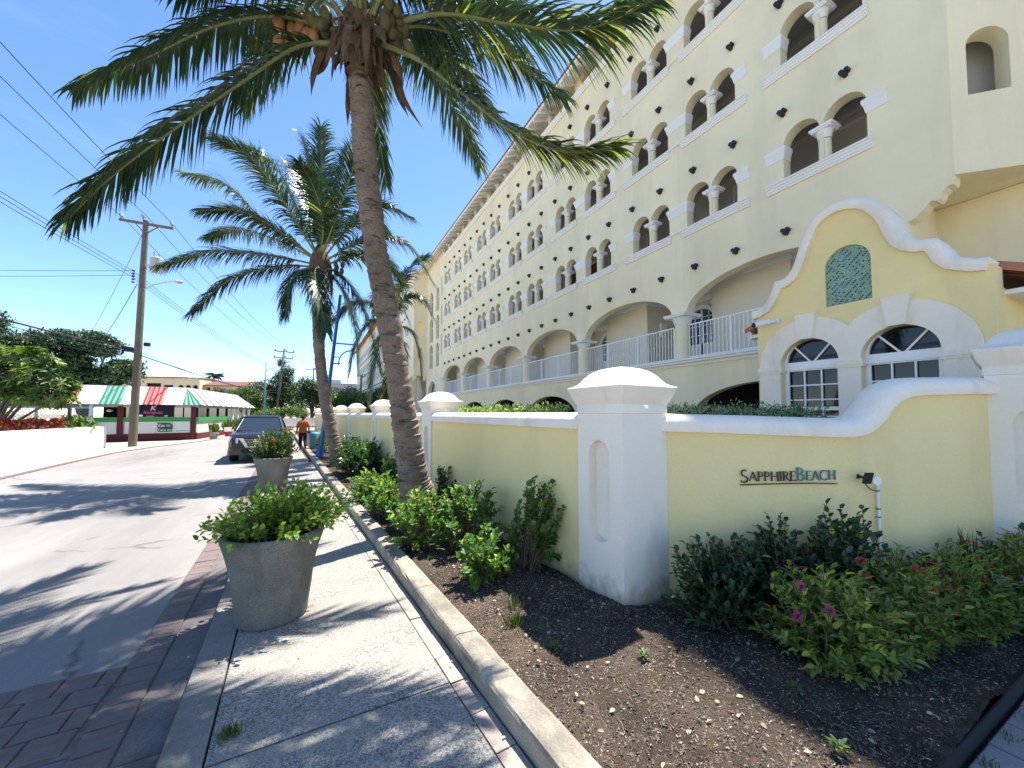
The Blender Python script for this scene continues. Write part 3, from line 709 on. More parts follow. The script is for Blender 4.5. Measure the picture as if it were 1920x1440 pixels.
# M shaped surround with keystones
def two_arch(ro):
    d_ = (cl-cr)/2; mid = (cl+cr)/2
    h = math.sqrt(max(0, ro*ro-d_*d_)); ang = math.degrees(math.acos(d_/ro))
    a = arc(cr, 2.68, ro, 180, ang, 18)[:-1] + [(mid, 2.68+h)]
    b = arc(cl, 2.68, ro, 180-ang, 0, 18)[1:]
    return a, b
a_, b_2 = two_arch(.78)
outl = [(cr-.78,.0)] + a_ + b_2 + [(cl+.78,0)]
mb = MB(); mb.plate(outl[::-1], [archloop(cl-.43,cl+.43,.9,2.68,20), archloop(cr-.43,cr+.43,.9,2.68,20)], .05, lambda u,v,w:(w-.05,u,v))
lk('window_surround', mb.mesh('window_surround',[M_WHITE]), gate)
for c in (cl, cr):
    mb = MB(); mb.plate([(c-.10,3.10),(c+.10,3.10),(c+.15,3.52),(c-.15,3.52)], [], .12, lambda u,v,w:(w-.12,u,v))
    lk('keystone', mb.mesh('keystone',[M_WHITE]), gate)
for (a,b) in ((cl+.40,cl+.80),(cr+.40,cl-.40),(cr-.80,cr-.40)):
    mb = MB(); mb.box(-.075,.06,a,b,2.60,2.68); mb.box(-.065,.06,a+.005,b-.005,2.56,2.60)
    lk('impost', mb.mesh('impost',[M_WHITE]), gate)
def sash():
    f = MB(); g = MB(); r=.43
    f.plate(archloop(-r,r,0,1.38,20), [archloop(-r+.05,r-.05,1.44,1.441,20,r-.06), [(-r+.06,.05),(r-.06,.05),(r-.06,1.28),(-r+.06,1.28)]], .06, FM)
    f.box(-.03,.05,-r,r,1.30,1.36)
    for s_ in (-1,1): f.beam((.02,0,1.40),(.02,s_*.27,1.72),.03,.025)
    for s_ in (-1,1): f.box(.005,.035,s_*.125-.011,s_*.125+.011,.05,1.28)
    for z in (1.03,.78,.50,.25): f.box(.004,.036,-r+.06,r-.06,z-.011,z+.011)
    f.box(-.012,.02,-r+.06,r-.06,.60,.66); 
    for s_ in (-1,1): f.box(-.012,.02,s_*(r-.05)-.025,s_*(r-.05)+.025,.04,1.29)
    g.add([(.045,-r+.04,.04),(.045,r-.04,.04),(.045,r-.04,1.36),(.045,-r+.04,1.36)],[(0,1,2,3)])
    g.plate(archloop(-r+.03,r-.03,1.36,1.4,16),[],.004,lambda u,v,w:(w+.04,u,v))
    return f.mesh('window_frame',[M_PAINT]), g.mesh('window_pane',[M_GLASS])
sf, sg = sash()
for c in (cl,cr):
    o = lk('window_frame', sf, gate, (.09,c,1.30)); lk('pane', sg, o)
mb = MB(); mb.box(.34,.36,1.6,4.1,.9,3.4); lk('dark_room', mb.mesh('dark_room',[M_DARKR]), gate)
# mosaic
M_MG = mat('mosaic_green', (0.26,0.46,0.35), .4, island=.2, spec=.5)
M_MB = mat('mosaic_blue', (0.05,0.12,0.42), .3, island=.3, spec=.5)
M_MK = mat('mosaic_black', (0.02,0.035,0.03), .3, spec=.5)
M_GROUT = mat('mosaic_grout', (0.22,0.32,0.25), .9)
mb = MB(); tw = .030; r_ = random.Random(4)
for i in range(-30,60):
    for j in range(-30,60):
        # diagonal grid
        u = 2.89 + (i-j)*tw*.7071*1.0 ; v = 3.6 + (i+j)*tw*.7071 - .2
        inside = 2.612 < u < 3.173 and v > 3.595 and (v < 4.20 or math.hypot(u-2.8925, v-4.20) < .28)
        if not inside: continue
        q = r_.random(); dark = ((i % 2 == 0) and q < .62); m_ = 2 if dark and q < .42 else (1 if dark else 0)
        h = tw*.47
        mb.add([(0,u-h*1.41*.7,v),(0,u,v-h),(0,u+h,v),(0,u,v+h)] if 0 else [(0,u-h,v),(0,u,v-h),(0,u+h,v),(0,u,v+h)], [(0,1,2,3)], m_)
lk('mosaic', mb.mesh('mosaic',[M_MG,M_MB,M_MK],recalc=False), gate, (.030,0,0), kind='stuff')
mb = MB(); mb.plate(mos,[],.02,lambda u,v,w:(w+.034,u,v)); lk('mosaic_bed', mb.mesh('mosaic_bed',[M_GROUT]), gate)
# little tiled roof behind the gable
for (ya, sgn, lbl) in ((4.28,1,'l'),(1.44,-1,'r')):
    mb = MB(); 
    mb.beam((.42, ya-sgn*.8, 4.12),(.42, ya+sgn*.42, 3.46),.0,.0) if 0 else None
    # rake: fascia and soffit
    mb.box(.40,3.3,min(ya,ya+sgn*.36),max(ya,ya+sgn*.36),3.36,3.42)
    mb.box(.38,3.3,ya+sgn*.36-.02,ya+sgn*.36+.02,3.34,3.47)
    mb.add([(.40,ya-sgn*.2,3.425),(3.3,ya-sgn*.2,3.425),(3.3,ya+sgn*.34,3.425),(.40,ya+sgn*.34,3.425)],[(0,1,2,3)])
    lk('eave_board', mb.mesh('eave_board',[M_TRIM]), gate)
    for q in range(13):
        xt = .47+q*.22; t = MB()
        n=8; vs=[]
        a0 = Vector((xt, ya-sgn*.95, 4.14)); a1 = Vector((xt, ya+sgn*.44, 3.47)); dd=(a1-a0); nn = Vector((0,-dd.z,dd.y)).normalized(); nn = nn if nn.z>0 else -nn
        for p_, rr in ((a0,.095),(a1,.125)):
            for k in range(n+1):
                th_=math.pi*k/n; vs.append(p_+Vector((1,0,0))*rr*math.cos(th_)+nn*rr*math.sin(th_))
        for p_, rr in ((a0,.08),(a1,.108)):
            for k in range(n+1):
                th_=math.pi*k/n; vs.append(p_+Vector((1,0,0))*rr*math.cos(th_)+nn*rr*math.sin(th_))
        m1=n+1
        fs=[(k,k+1,m1+k+1,m1+k) for k in range(n)]+[(2*m1+k,2*m1+k+1,3*m1+k+1,3*m1+k) for k in range(n)]+[(m1+k,m1+k+1,3*m1+k+1,3*m1+k) for k in range(n)]
        t.add(vs,fs,0,True)
        lk('roof_tile', t.mesh('roof_tile',[M_TILE],sharp=40), gate)
    mb = MB(); mb.add([(.38,ya-sgn*1.42,4.30),(3.3,ya-sgn*1.42,4.30),(3.3,ya+sgn*.38,3.46),(.38,ya+sgn*.38,3.46)],[(0,1,2,3)]); lk('roof_underlay', mb.mesh('roof_underlay',[M_TILE],recalc=False), gate)

# ================================================================== BOUNDARY WALL
E_ = Vector((.998,.063,0)); DW = Vector((-.063,.998,0))
def niche_face(mb, C, hw, z0, z1, nz0, nz1, nw, depth, axr, mi=0):
    pass
def pillar(cx, cy, lbl, hw=.2935, zt=2.30, ztop=1.86, nz=(.66,1.60), nw=.27, name='gate_pillar', grp='white domed pillars of the boundary wall', zb=.0):
    t = thing(name, lbl, 'pillar', (cx,cy,0), math.atan2(DW.y,DW.x)-math.pi/2, grp)
    b = MB(); zc = zt-.45
    # four faces of the body; street face (-x) has a niche
    r_ = nw/2; a, c_ = nz
    loop = [(-r_, a+r_)] + arc(0, a+r_, r_, 180, 360, 12)[1:] + arc(0, c_-r_, r_, 0, 180, 12)
    b.plate([(-hw,zb),(hw,zb),(hw,zc),(-hw,zc)], [loop], .09, lambda u,v,w:(-hw+w,u,v), back=False, edge=False)
    b.plate(loop, [], .002, lambda u,v,w:(-hw+.09+w,u,v))
    for M_ in (lambda u,v,w:(hw,u,v), lambda u,v,w:(u,-hw,v), lambda u,v,w:(u,hw,v)):
        b.add([M_(-hw,zb,0),M_(hw,zb,0),M_(hw,zc,0),M_(-hw,zc,0)],[(0,1,2,3)])
    lk('pillar_body', b.mesh('pillar_body',[M_WHITE]), t)
    b = MB(); k = hw/.2935
    pr = [(.2935,-.455),(.303,-.45),(.303,-.375),(.3,-.37),(.305,-.36),(.325,-.33),(.345,-.285),(.358,-.24),(.368,-.222),(.372,-.21),(.368,-.200),(.35,-.194),(.325,-.185),(.30,-.168),(.278,-.142),(.256,-.108),(.226,-.074),(.186,-.043),(.14,-.02),(.09,-.007),(.045,-.001),(.0,0.0)]
    b.sqlathe([(h_*k if h_>0 else .004, zt+z_) for h_, z_ in pr], smooth=True, bev=.010)
    lk('pillar_cap', b.mesh('pillar_cap',[M_WHITE], sharp=55), t)
    return t
ds = [0, 5.06, 10.45, 15.85, 21.2, 26.6, 32.0, 37.4]
c0 = Vector((2.66,2.86,0)); names = ['near the sign', 'beside the leaning palm trunk', 'third along the wall', 'fourth along the wall','fifth along the wall','sixth along the wall','seventh along the wall','last in the row']
lb = ['large white domed pillar with tall niche, nearest the street corner beside the lettered wall',
 'white domed pillar just right of the leaning palm trunk', 'white domed pillar just left of the leaning palm trunk',
 'white domed pillar second to the left of the leaning palm trunk','white domed pillar third to the left of the leaning trunk, partly hidden','white domed pillar fourth left of the leaning trunk, beside the blue post','small distant white domed pillar, next to last of its row','smallest and farthest white domed pillar of the row']
pil = []
for d_, l_ in zip(ds, lb):
    c = c0 + DW*d_; pil.append(c); pillar(c.x, c.y, l_)
capw = [(-.16,-.02),(-.165,.02),(-.16,.06),(-.135,.10),(-.09,.13),(-.03,.145),(.03,.145),(.09,.13),(.135,.10),(.16,.06),(.165,.02),(.16,-.02)]
ordn = ['first','second','third','fourth','fifth','sixth','seventh']
for i in range(7):
    a = pil[i] + DW*.29; b = pil[i+1] - DW*.29
    off = E_*(-.17)       # centre line of the panel near the street side of the pillars
    L = (b-a).length
    t = thing('boundary_wall', ['yellow garden wall panel between the nearest niche pillar and the leaning palm','yellow wall panel behind and left of the leaning palm trunk','yellow wall panel second left of the leaning trunk','yellow wall panel third left of the leaning trunk','distant yellow wall panel seen edge on, fifth from the near pillar','distant yellow wall panel seen edge on, sixth from the near pillar','farthest yellow wall panel before the last pillar'][i], 'wall', (a+off)[:], math.atan2(DW.y,DW.x)-math.pi/2, 'yellow panels of the boundary wall')
    mb = MB(); mb.box(-.09,.09,0,L,-.05,1.74); lk('wall_panel', mb.mesh('wall_panel',[M_YEL2]), t)
    mb = MB(); mb.sweep([(0,0,1.715),(0,L,1.715)], capw, (-1,0,0)); lk('wall_coping', mb.mesh('wall_coping',[M_WHITE],sharp=50), t)
# sign wall with swooping top
top = [(2.90,2.66,1.848),(3.017,2.557,1.845),(3.25,2.34,1.838),(3.484,2.133,1.831),(3.64,1.99,1.823),(3.814,1.864,1.817),(3.95,1.78,1.812),(4.089,1.706,1.808),(4.15,1.67,1.810),(4.202,1.64,1.817),(4.257,1.616,1.831),(4.295,1.60,1.848),(4.331,1.583,1.872),(4.378,1.562,1.915),(4.422,1.541,1.962),(4.452,1.527,2.01),(4.485,1.511,2.055),(4.515,1.496,2.09),(4.55,1.479,2.119),(4.595,1.462,2.143),(4.647,1.442,2.160),(4.72,1.417,2.170),(4.814,1.392,2.176),(5.0,1.345,2.182),(5.25,1.285,2.19),(5.556,1.224,2.198),(5.80,1.18,2.20)]
sw = thing('sign_wall', 'curved yellow wall with lettering and white coping that swoops up to the right', 'wall', (2.9,2.66,0))
O_ = Vector((2.9,2.66,0)); tp = [Vector(p)-O_ for p in top]
sides = []
for i in range(len(tp)):
    d = (tp[min(i+1,len(tp)-1)]-tp[max(i-1,0)]); d.z = 0; d.normalize(); sides.append(Vector((0,0,1)).cross(d))
mb = MB(); vs = []
for p, s_ in zip(tp, sides):
    for o_, z in ((0,-.05),(0,p.z-.10),(.2,p.z-.10),(.2,-.05)):
        q = p + s_*o_; vs.append((q.x,q.y,z))
n = len(tp)
mb.add(vs, [(i*4+j,i*4+j+1,(i+1)*4+j+1,(i+1)*4+j) for i in range(n-1) for j in range(3)])
for f in range(len(mb.sm)): mb.sm[f] = True
lk('wall_face', mb.mesh('wall_face',[M_YEL2],sharp=40), sw)
mb = MB(); mb.sweep([p + s_*.10 + Vector((0,0,-.145)) for p, s_ in zip(tp, sides)], capw, sides)
lk('wall_coping', mb.mesh('wall_coping',[M_WHITE],sharp=50), sw)
# big gate pillar at the right
pz = pillar(5.72+.2935*(.21+.98), 1.21+.2935*(-.98+.21), 'tall white pillar at the right edge where the swooping coping ends', zt=2.665, nz=(.90,1.90))
pz.rotation_euler = (0,0,R(12))
# ------------------------------------------------------------------ lettering on the wall
def wall_at(s):
    """point and frame on the front of the sign wall, s metres along from x=3.434"""
    acc = 0; pts = [Vector((p[0],p[1],0)) for p in top]
    st = Vector((3.434,2.178,0)); i0 = 2
    P_ = [pts[2]] + pts[3:]
    cur = st; rest = pts[3:]
    for q in rest:
        L = (q-cur).length
        if acc + L >= s:
            d = (q-cur).normalized(); return cur + d*(s-acc), d, -(Vector((0,0,1)).cross(d))
        acc += L; cur = q
    d = (rest[-1]-rest[-2]).normalized(); return rest[-1], d, -(Vector((0,0,1)).cross(d))
M_LET1 = mat('dark_metal_letter', (0.03,0.03,0.04), .35, metal=.6, spec=.6)
M_LET2 = mat('teal_metal_letter', (0.035,0.17,0.24), .35, metal=.4, spec=.6)
K = 0.55228
def ell(cx, cz, rx, rz, a0, a1, n=14): return [(cx+rx*math.cos(R(a0+(a1-a0)*i/n)), cz+rz*math.sin(R(a0+(a1-a0)*i/n))) for i in range(n+1)]
tk, tn = .13, .065      # thick / thin strokes as share of letter height
GL = {
 'A': (.78, [([(.02,0),(.36,1.0)],tn),([(.36,1.02),(.76,0)],tk),([(.14,.34),(.60,.34)],tn*.8),([(-.04,0),(.10,0)],.05),([(.66,0),(.86,0)],.05)]),
 'P': (.60, [([(.12,0),(.12,1)],tk),([(.0,1)]+[(.22,1)]+ell(.26,.74,.26,.26,90,-90)+[(.12,.48)],tn*1.3),([(.02,0),(.24,0)],.05)]),
 'H': (.82, [([(.12,0),(.12,1)],tk),([(.70,0),(.70,1)],tk),([(.12,.52),(.70,.52)],tn),([(.02,1),(.22,1)],.05),([(.02,0),(.22,0)],.05),([(.60,1),(.80,1)],.05),([(.60,0),(.80,0)],.05)]),
 'I': (.30, [([(.14,0),(.14,1)],tk),([(.03,1),(.25,1)],.05),([(.03,0),(.25,0)],.05)]),
 'R': (.68, [([(.12,0),(.12,1)],tk),([(.0,1),(.22,1)]+ell(.26,.75,.24,.25,90,-90)+[(.12,.5)],tn*1.3),([(.28,.5),(.50,.15),(.74,-.04)],tk*.9),([(.02,0),(.24,0)],.05)]),
 'E': (.60, [([(.12,0),(.12,1)],tk),([(.02,1),(.52,1),(.54,.90)],tn),([(.12,.52),(.44,.52)],tn),([(.02,0),(.52,0),(.56,.12)],tn)]),
 'B': (.64, [([(.12,0),(.12,1)],tk),([(.02,1),(.24,1)]+ell(.26,.76,.20,.24,90,-90)+[(.14,.52)],tn*1.3),([(.2,.52)]+ell(.28,.26,.27,.26,90,-90)+[(.02,0)],tn*1.5)]),
 'C': (.82, [(ell(.46,.5,.42,.52,48,312,22),tk*.85)]),
 'S': (.58, [(ell(.30,.76,.22,.24,50,180,10)+ell(.30,.74,.22,.22,180,250,5)[1:]+[(.40,.46)]+ell(.26,.24,.26,.24,50,-150,12),tk*.9)]),
}
sign = thing('wall_lettering', 'raised metal lettering SAPPHIREBEACH with thin curved underline on the yellow wall', 'sign', (3.434,2.178,1.23))
BASE = Vector((3.434,2.178,1.23))
def ribbon(mb, pl, w, H, s0, zb, off, mi=0):
    pts = [Vector((x*H, z*H)) for x, z in pl]; L = []; Rr = []
    for i, p in enumerate(pts):
        d = (pts[min(i+1,len(pts)-1)]-pts[max(i-1,0)]).normalized(); nrm = Vector((-d.y, d.x)); L.append(p+nrm*w*H/2); Rr.append(p-nrm*w*H/2)
    vs = []
    for o_ in (off, off+.012):
        for q in L + Rr:
            P0, dd, nn = wall_at(s0+q.x); w_ = P0 + nn*(o_) + Vector((0,0,zb+q.y)); vs.append(w_ - BASE)
    n = len(L); m_ = 2*n
    fs = []
    for i in range(n-1):
        fs += [(m_+i,m_+i+1,m_+n+i+1,m_+n+i), (i,n+i,n+i+1,i+1), (i,i+1,m_+i+1,m_+i), (n+i,m_+n+i,m_+n+i+1,n+i+1)]
    fs += [(0,m_,m_+n,n),(n-1,2*n-1,m_+2*n-1,m_+n-1)]
    mb.add(vs, fs)
s_ = .0; total = .77; word = 'SAPPHIREBEACH'
adv = [GL[ch][0]*(1.45 if i in (0,8) else 1.0) + .05 for i, ch in enumerate(word)]
H = total/sum(adv)
for i, ch in enumerate(word):
    big = i in (0,8); h = H*(1.38 if big else 1.0); zb = 1.243 + .035*(s_/total) - (.012 if i==0 else 0)
    mb = MB()
    for q, (pl, w) in enumerate(GL[ch][1]): ribbon(mb, pl, w*(.9 if big else 1), h, s_, zb, .010+.0006*q)
    lk('letter', mb.mesh('letter',[M_LET1 if i < 8 else M_LET2], recalc=True), sign); s_ += adv[i]*H
mb = MB(); un = []
for q in range(25):
    t = q/24; un.append((t*.78-.005, -.0+ .018*math.sin(t*math.pi*.62)*2.0))
ribbon(mb, un, .008, 1.0, 0.0, 1.205, .010)
lk('underline', mb.mesh('underline',[M_LET1]), sign)
# ------------------------------------------------------------------ floodlight, box and conduit
P1, d1, n1 = wall_at(.0+ .966); P2, d2, n2 = wall_at(1.115)
fl = thing('floodlight', 'small black floodlight on the yellow wall beside the lettering', 'floodlight', (P1.x,P1.y,1.30))
mb = MB(); mb.obox(n1*.09+Vector((0,0,.0)), d1, (n1*.3+Vector((0,0,1))).normalized(), n1, .032, .05, .012); mb.box(-.01,.01,-.01,.01,-.02,.02)
mb.tube([(0,0,0), n1*.08], .012, 6); lk('lamp_head', mb.mesh('lamp_head',[mat('black_metal',(.015,.015,.017),.45,spec=.5)]), fl)
mb = MB(); q = d2*0; pth=[]; 
for t in range(13):
    u=t/12; pth.append(n1*(.06-.02*u) + d1*(.155*u**1.3) + Vector((0,0,-.04-.08*math.sin(u*1.7)-.0*u)))
mb.tube(pth,.005,6); lk('cable', mb.mesh('cable',[MATS['black_metal']]), fl)
cb = thing('conduit_pipe', 'white round junction box on a grey white conduit rising from the shrubs', 'conduit', (P2.x,P2.y,0))
mb = MB()
vs = [n2*.03 + d2*math.cos(a*math.pi/8)*.04 + Vector((0,0,1.265+.04*math.sin(a*math.pi/8))) for a in range(16)]
v0 = [v - n2*.03 for v in vs]; mb.add(v0+vs, [(i,(i+1)%16,16+(i+1)%16,16+i) for i in range(16)]+[tuple(range(16,32))])
lk('junction_box', mb.mesh('junction_box',[M_PAINT]), cb)
mb = MB(); mb.tube([n2*.02+d2*.01+Vector((0,0,1.23)), n2*.02+d2*.01+Vector((0,0,.1))], .011, 8); lk('pipe', mb.mesh('pipe',[M_TRIM]), cb)
for z in (.95,1.02):
    mb = MB(); mb.tube([n2*.02+d2*.01+Vector((0,0,z)), n2*.02+d2*.01+Vector((0,0,z+.008))], .016, 8); lk('clip', mb.mesh('clip',[MATS['black_metal']]), cb)
# security camera
sc_ = thing('security_camera', 'white bullet security camera on the left corner of the gatehouse', 'camera', (7.3,4.03,3.44))
mb = MB(); mb.tube([(-.26,.10,.0),(-.04,-.03,.06)], .05, 12); mb.box(-.27,-.02,-.0,.0001,.06,.0601); lk('housing', mb.mesh('housing',[M_PAINT],sharp=40), sc_)
mb = MB(); mb.tube([(-.275,.108,-.004),(-.262,.101,.0)], .046, 12); lk('lens', mb.mesh('lens',[MATS['black_metal']]), sc_)
mb = MB(); mb.tube([(-.06,-.02,.05),(.0,-.09,.06),(.09,-.1,.06)], .028, 8); mb.tube([(.07,-.1,.06),(.10,-.1,.06)], .05, 10); lk('bracket', mb.mesh('bracket',[M_PAINT]), sc_)

# ================================================================== PLANTERS
M_PLANT = mat('weathered_planter', (0.22,0.205,0.175), .93, .25, 3, .6, 45, c2=(.15,.14,.12), fine=.35, fs=130, spec=.2, stain=(3.0,.52,.75,(.10,.095,.085),(1,1,.35)))
M_SOILP = mat('potting_soil', (.06,.045,.03), .95, .3, 30, .6, 60)
def planter(x, y, lbl, s=1.0):
    t = thing('concrete_planter', lbl, 'planter', (x,y,.07), random.random()*6, 'tapered concrete planters along the footway')
    n = 48; pr = [(.262,0),(.278,.012),(.282,.04),(.292,.14),(.304,.24),(.318,.36),(.338,.48),(.365,.59),(.388,.665),(.400,.70),(.405,.72),(.400,.742),(.382,.75),(.355,.745),(.34,.72),(.33,.64)]
    b = MB(); b.lathe([(r*s, z*s) for r, z in pr], n, cap=False)
    b.v = [(x_+random.uniform(-.003,.003)+.006*math.sin(3*math.atan2(y_,x_))*1, y_+random.uniform(-.003,.003), z_) for x_,y_,z_ in b.v]
    lk('pot', b.mesh('pot',[M_PLANT], sharp=60), t)
    b = MB(); b.lathe([(.34*s,.64*s),(.22*s,.67*s),(.02,.68*s)], 24, cap=False); lk('potting_soil', b.mesh('potting_soil',[M_SOILP]), t)
    return t
planter(-.30,4.06,'nearest large concrete planter with lime green bougainvillea')
planter(-.86,10.75,'second concrete planter standing in front of the dark pickup')
planter(-1.15,18.6,'third concrete planter beside the walking person')
# ================================================================== PLANTS
def leaf_mat(name, c, island=.35, rough=.45, tr=.35, spec=.4):
    return mat(name, c, rough, island=island, transl=tr, spec=spec)
M_PALM = leaf_mat('palm_leaflet', (0.028,0.062,0.024), .42, .32, .17, .5)
M_PALMY = leaf_mat('palm_leaflet_yellow', (0.17,0.17,0.04), .4, .4, .45, .4)
M_RACH = mat('palm_rachis', (0.20,0.22,0.08), .5, .2, 8, spec=.4)
M_HIB = leaf_mat('bright_shrub_leaf', (0.085,0.17,0.035), .4, .4, .4)
M_BOU = leaf_mat('bougainvillea_leaf', (0.20,0.32,0.04), .45, .4, .42)
M_DGL = leaf_mat('dark_glossy_leaf', (0.032,0.072,0.030), .45, .3, .18, .5)
M_LAN = leaf_mat('lantana_leaf', (0.14,0.22,0.045), .5, .5, .32)
M_LANY = leaf_mat('yellowish_leaf', (0.32,0.34,0.07), .4, .5, .4)
M_HEDGE = leaf_mat('silver_hedge_leaf', (0.26,0.32,0.20), .4, .5, .3)
M_TREE = leaf_mat('tree_leaf', (0.055,0.105,0.028), .5, .4, .3)
M_TREED = leaf_mat('dark_tree_leaf', (0.025,0.05,0.018), .5, .4, .2)
M_TREEY = leaf_mat('light_tree_leaf', (0.13,0.19,0.04), .5, .4, .35)
M_CROT = leaf_mat('croton_leaf', (0.33,0.035,0.03), .6, .4, .3)
M_MAG = leaf_mat('magenta_bract', (0.50,0.02,0.22), .35, .5, .4)
M_REDF = leaf_mat('red_petal', (0.55,0.015,0.03), .35, .5, .3)
M_LILA = leaf_mat('lilac_petal', (0.48,0.22,0.55), .3, .5, .3)
M_ORG = leaf_mat('orange_petal', (0.65,0.08,0.03), .35, .5, .3)
M_STEM = mat('woody_stem', (0.16,0.11,0.075), .9, .3, 12)
M_BARK = mat('tree_bark', (0.17,0.13,0.10), .95, .3, 6, .8, 30)
M_SHTH = mat('dry_sheath', (0.125,0.085,0.052), .9, .35, 9, .5, 40)
def nrm(a): return a/np.maximum(1e-9, np.linalg.norm(a, axis=-1, keepdims=True))
def leaf_mesh(name, O, Dv, N, L, Wd_, mats, midx=None, kind6=True, droop=.15, fold=.18):
    O=np.asarray(O,float); Dv=nrm(np.asarray(Dv,float)); N=np.asarray(N,float); L=np.asarray(L,float)[:,None]; Wd_=np.asarray(Wd_,float)[:,None]
    n=len(O)
    N = nrm(N - Dv*(N*Dv).sum(1,keepdims=True)); Sd=np.cross(Dv,N)
    if kind6:
        tpl=[(0,0,0),(.33,-.5,1),(.72,-.40,1),(1,0,0),(.72,.40,1),(.33,.5,1),(.5,0,0)]
        F=[(6,0,1),(6,1,2),(6,2,3),(6,3,4),(6,4,5),(6,5,0)]
    else:
        tpl=[(0,0,0),(.45,-.5,1),(1,0,0),(.45,.5,1)]; F=[(0,1,2),(0,2,3)]
    V=np.empty((n,len(tpl),3))
    for i,(a,b,f) in enumerate(tpl):
        V[:,i]=O+Dv*L*a+Sd*Wd_*b+N*(Wd_*fold*f - L*droop*a*a)
    k=len(tpl); Fa=np.array(F)[None]+ (np.arange(n)*k)[:,None,None]; Fa=Fa.reshape(-1,3)
    me=bpy.data.meshes.new(name); me.vertices.add(n*k); me.vertices.foreach_set('co',V.reshape(-1))
    nf=len(Fa); me.loops.add(nf*3); me.polygons.add(nf); me.loops.foreach_set('vertex_index',Fa.reshape(-1).astype(np.int32))
    me.polygons.foreach_set('loop_start',np.arange(0,nf*3,3,dtype=np.int32)); me.polygons.foreach_set('loop_total',np.full(nf,3,dtype=np.int32))
    me.polygons.foreach_set('use_smooth', np.ones(nf, dtype=bool))
    for m in mats: me.materials.append(m)
    if midx is not None: me.polygons.foreach_set('material_index',np.repeat(np.asarray(midx,dtype=np.int32),len(F)))
    me.update(calc_edges=True); me.validate(); return me
def bez(p, n):
    """smooth curve through points (catmull-rom)"""
    P_=[2*p[0]-p[1]]+list(p)+[2*p[-1]-p[-2]]; out=[]; k=len(p)-1
    for i in range(n+1):
        t=i/n*k; j=min(int(t),k-1); u=t-j; a,b,c,d=P_[j],P_[j+1],P_[j+2],P_[j+3]
        out.append(.5*((2*b)+(-a+c)*u+(2*a-5*b+4*c-d)*u*u+(-a+3*b-3*c+d)*u**3))
    return out
def frond(parent, pts, seed, leaf_len=.62, pairs=78, droop=.55, yellow=0.0, width=.030, t0=.14, rr=.026, name='frond', lift=.16):
    r=np.random.default_rng(seed); c=np.array([tuple(q) for q in bez([Vector(p) for p in pts],60)]); n=len(c)
    T=nrm(np.gradient(c,axis=0)); Z=np.array([0,0,1.0]); sd=np.cross(T,Z); bad=np.linalg.norm(sd,axis=1)<.25
    ref=nrm(np.cross(c[-1]-c[0]+np.array([.01,.02,0]),Z)); sd=np.where(bad[:,None],ref,sd); sd=nrm(sd)
    for i in range(1,n):
        if sd[i]@sd[i-1]<0: sd[i]=-sd[i]
    up=nrm(np.cross(sd,T)); up=np.where((up[:,2]<0)[:,None] & (np.abs(up[:,2])>.05)[:,None], up, up)
    mb=MB(); mb.tube([tuple(q) for q in c[::3]], [max(.004, rr*(1-i/20*.86)) for i in range(len(c[::3]))], 6)
    fr=lk(name, mb.mesh(name,[M_RACH],recalc=False), parent)
    V=[];F=[];MI=[];seg=5
    ts=np.linspace(t0,.995,pairs)
    for sgn in (-1,1):
        for t in ts:
            t_=min(.999,max(0,t+r.normal(0,.003))); f=t_*(n-1); i=int(f); u=f-i; j=min(i+1,n-1)
            p=c[i]*(1-u)+c[j]*u; tg=T[i]; s=sd[i]*sgn; U=up[i]
            prof=min(1,(t_-t0)/.15*.5+.55)*(1 if t_<.6 else 1-.5*((t_-.6)/.4)**1.5)
            Ln=leaf_len*prof*r.uniform(.82,1.1)*(1 if r.random()>.06 else r.uniform(.3,.7))
            al=math.radians(60-36*t_+r.normal(0,6)); 
            d=s*math.sin(al)+tg*math.cos(al)+U*(lift+r.normal(0,.10)); d/=np.linalg.norm(d)
            dr=droop*(1.0-.35*t_)*r.uniform(.6,1.35); pos=p.copy(); o=len(V); w0=width*r.uniform(.8,1.15)
            for k in range(seg+1):
                wv=w0*(1-.93*(k/seg)**1.6)*(.55 if k==0 else 1)
                side=np.cross(d,U+1e-3); side/=max(1e-6,np.linalg.norm(side))
                V.append(pos-side*wv/2); V.append(pos+side*wv/2)
                if k<seg:
                    d=d+np.array([0,0,-1])*dr*(.35+k*.22)*.6; d/=np.linalg.norm(d); pos=pos+d*Ln/seg
            for k in range(seg): a=o+2*k; F.append((a,a+1,a+3,a+2)); 
            my = 1 if r.random()<yellow*(.35+1.0*t_) else 0
            MI += [my]*seg
    me=bpy.data.meshes.new('leaflets'); me.from_pydata([tuple(v) for v in V],[],F); me.materials.append(M_PALM); me.materials.append(M_PALMY)
    me.polygons.foreach_set('material_index',MI); me.update()
    lk('leaflets', me, fr, kind='stuff'); return fr
M_TRUNK = mat('palm_trunk_bark', (0.245,0.195,0.155), .93, .3, 3, 1.0, 35, c2=(.15,.115,.09), fine=.3, fs=50, spec=.12, stain=(3.2,.54,.66,(.055,.042,.033),(1.2,1.2,5)))
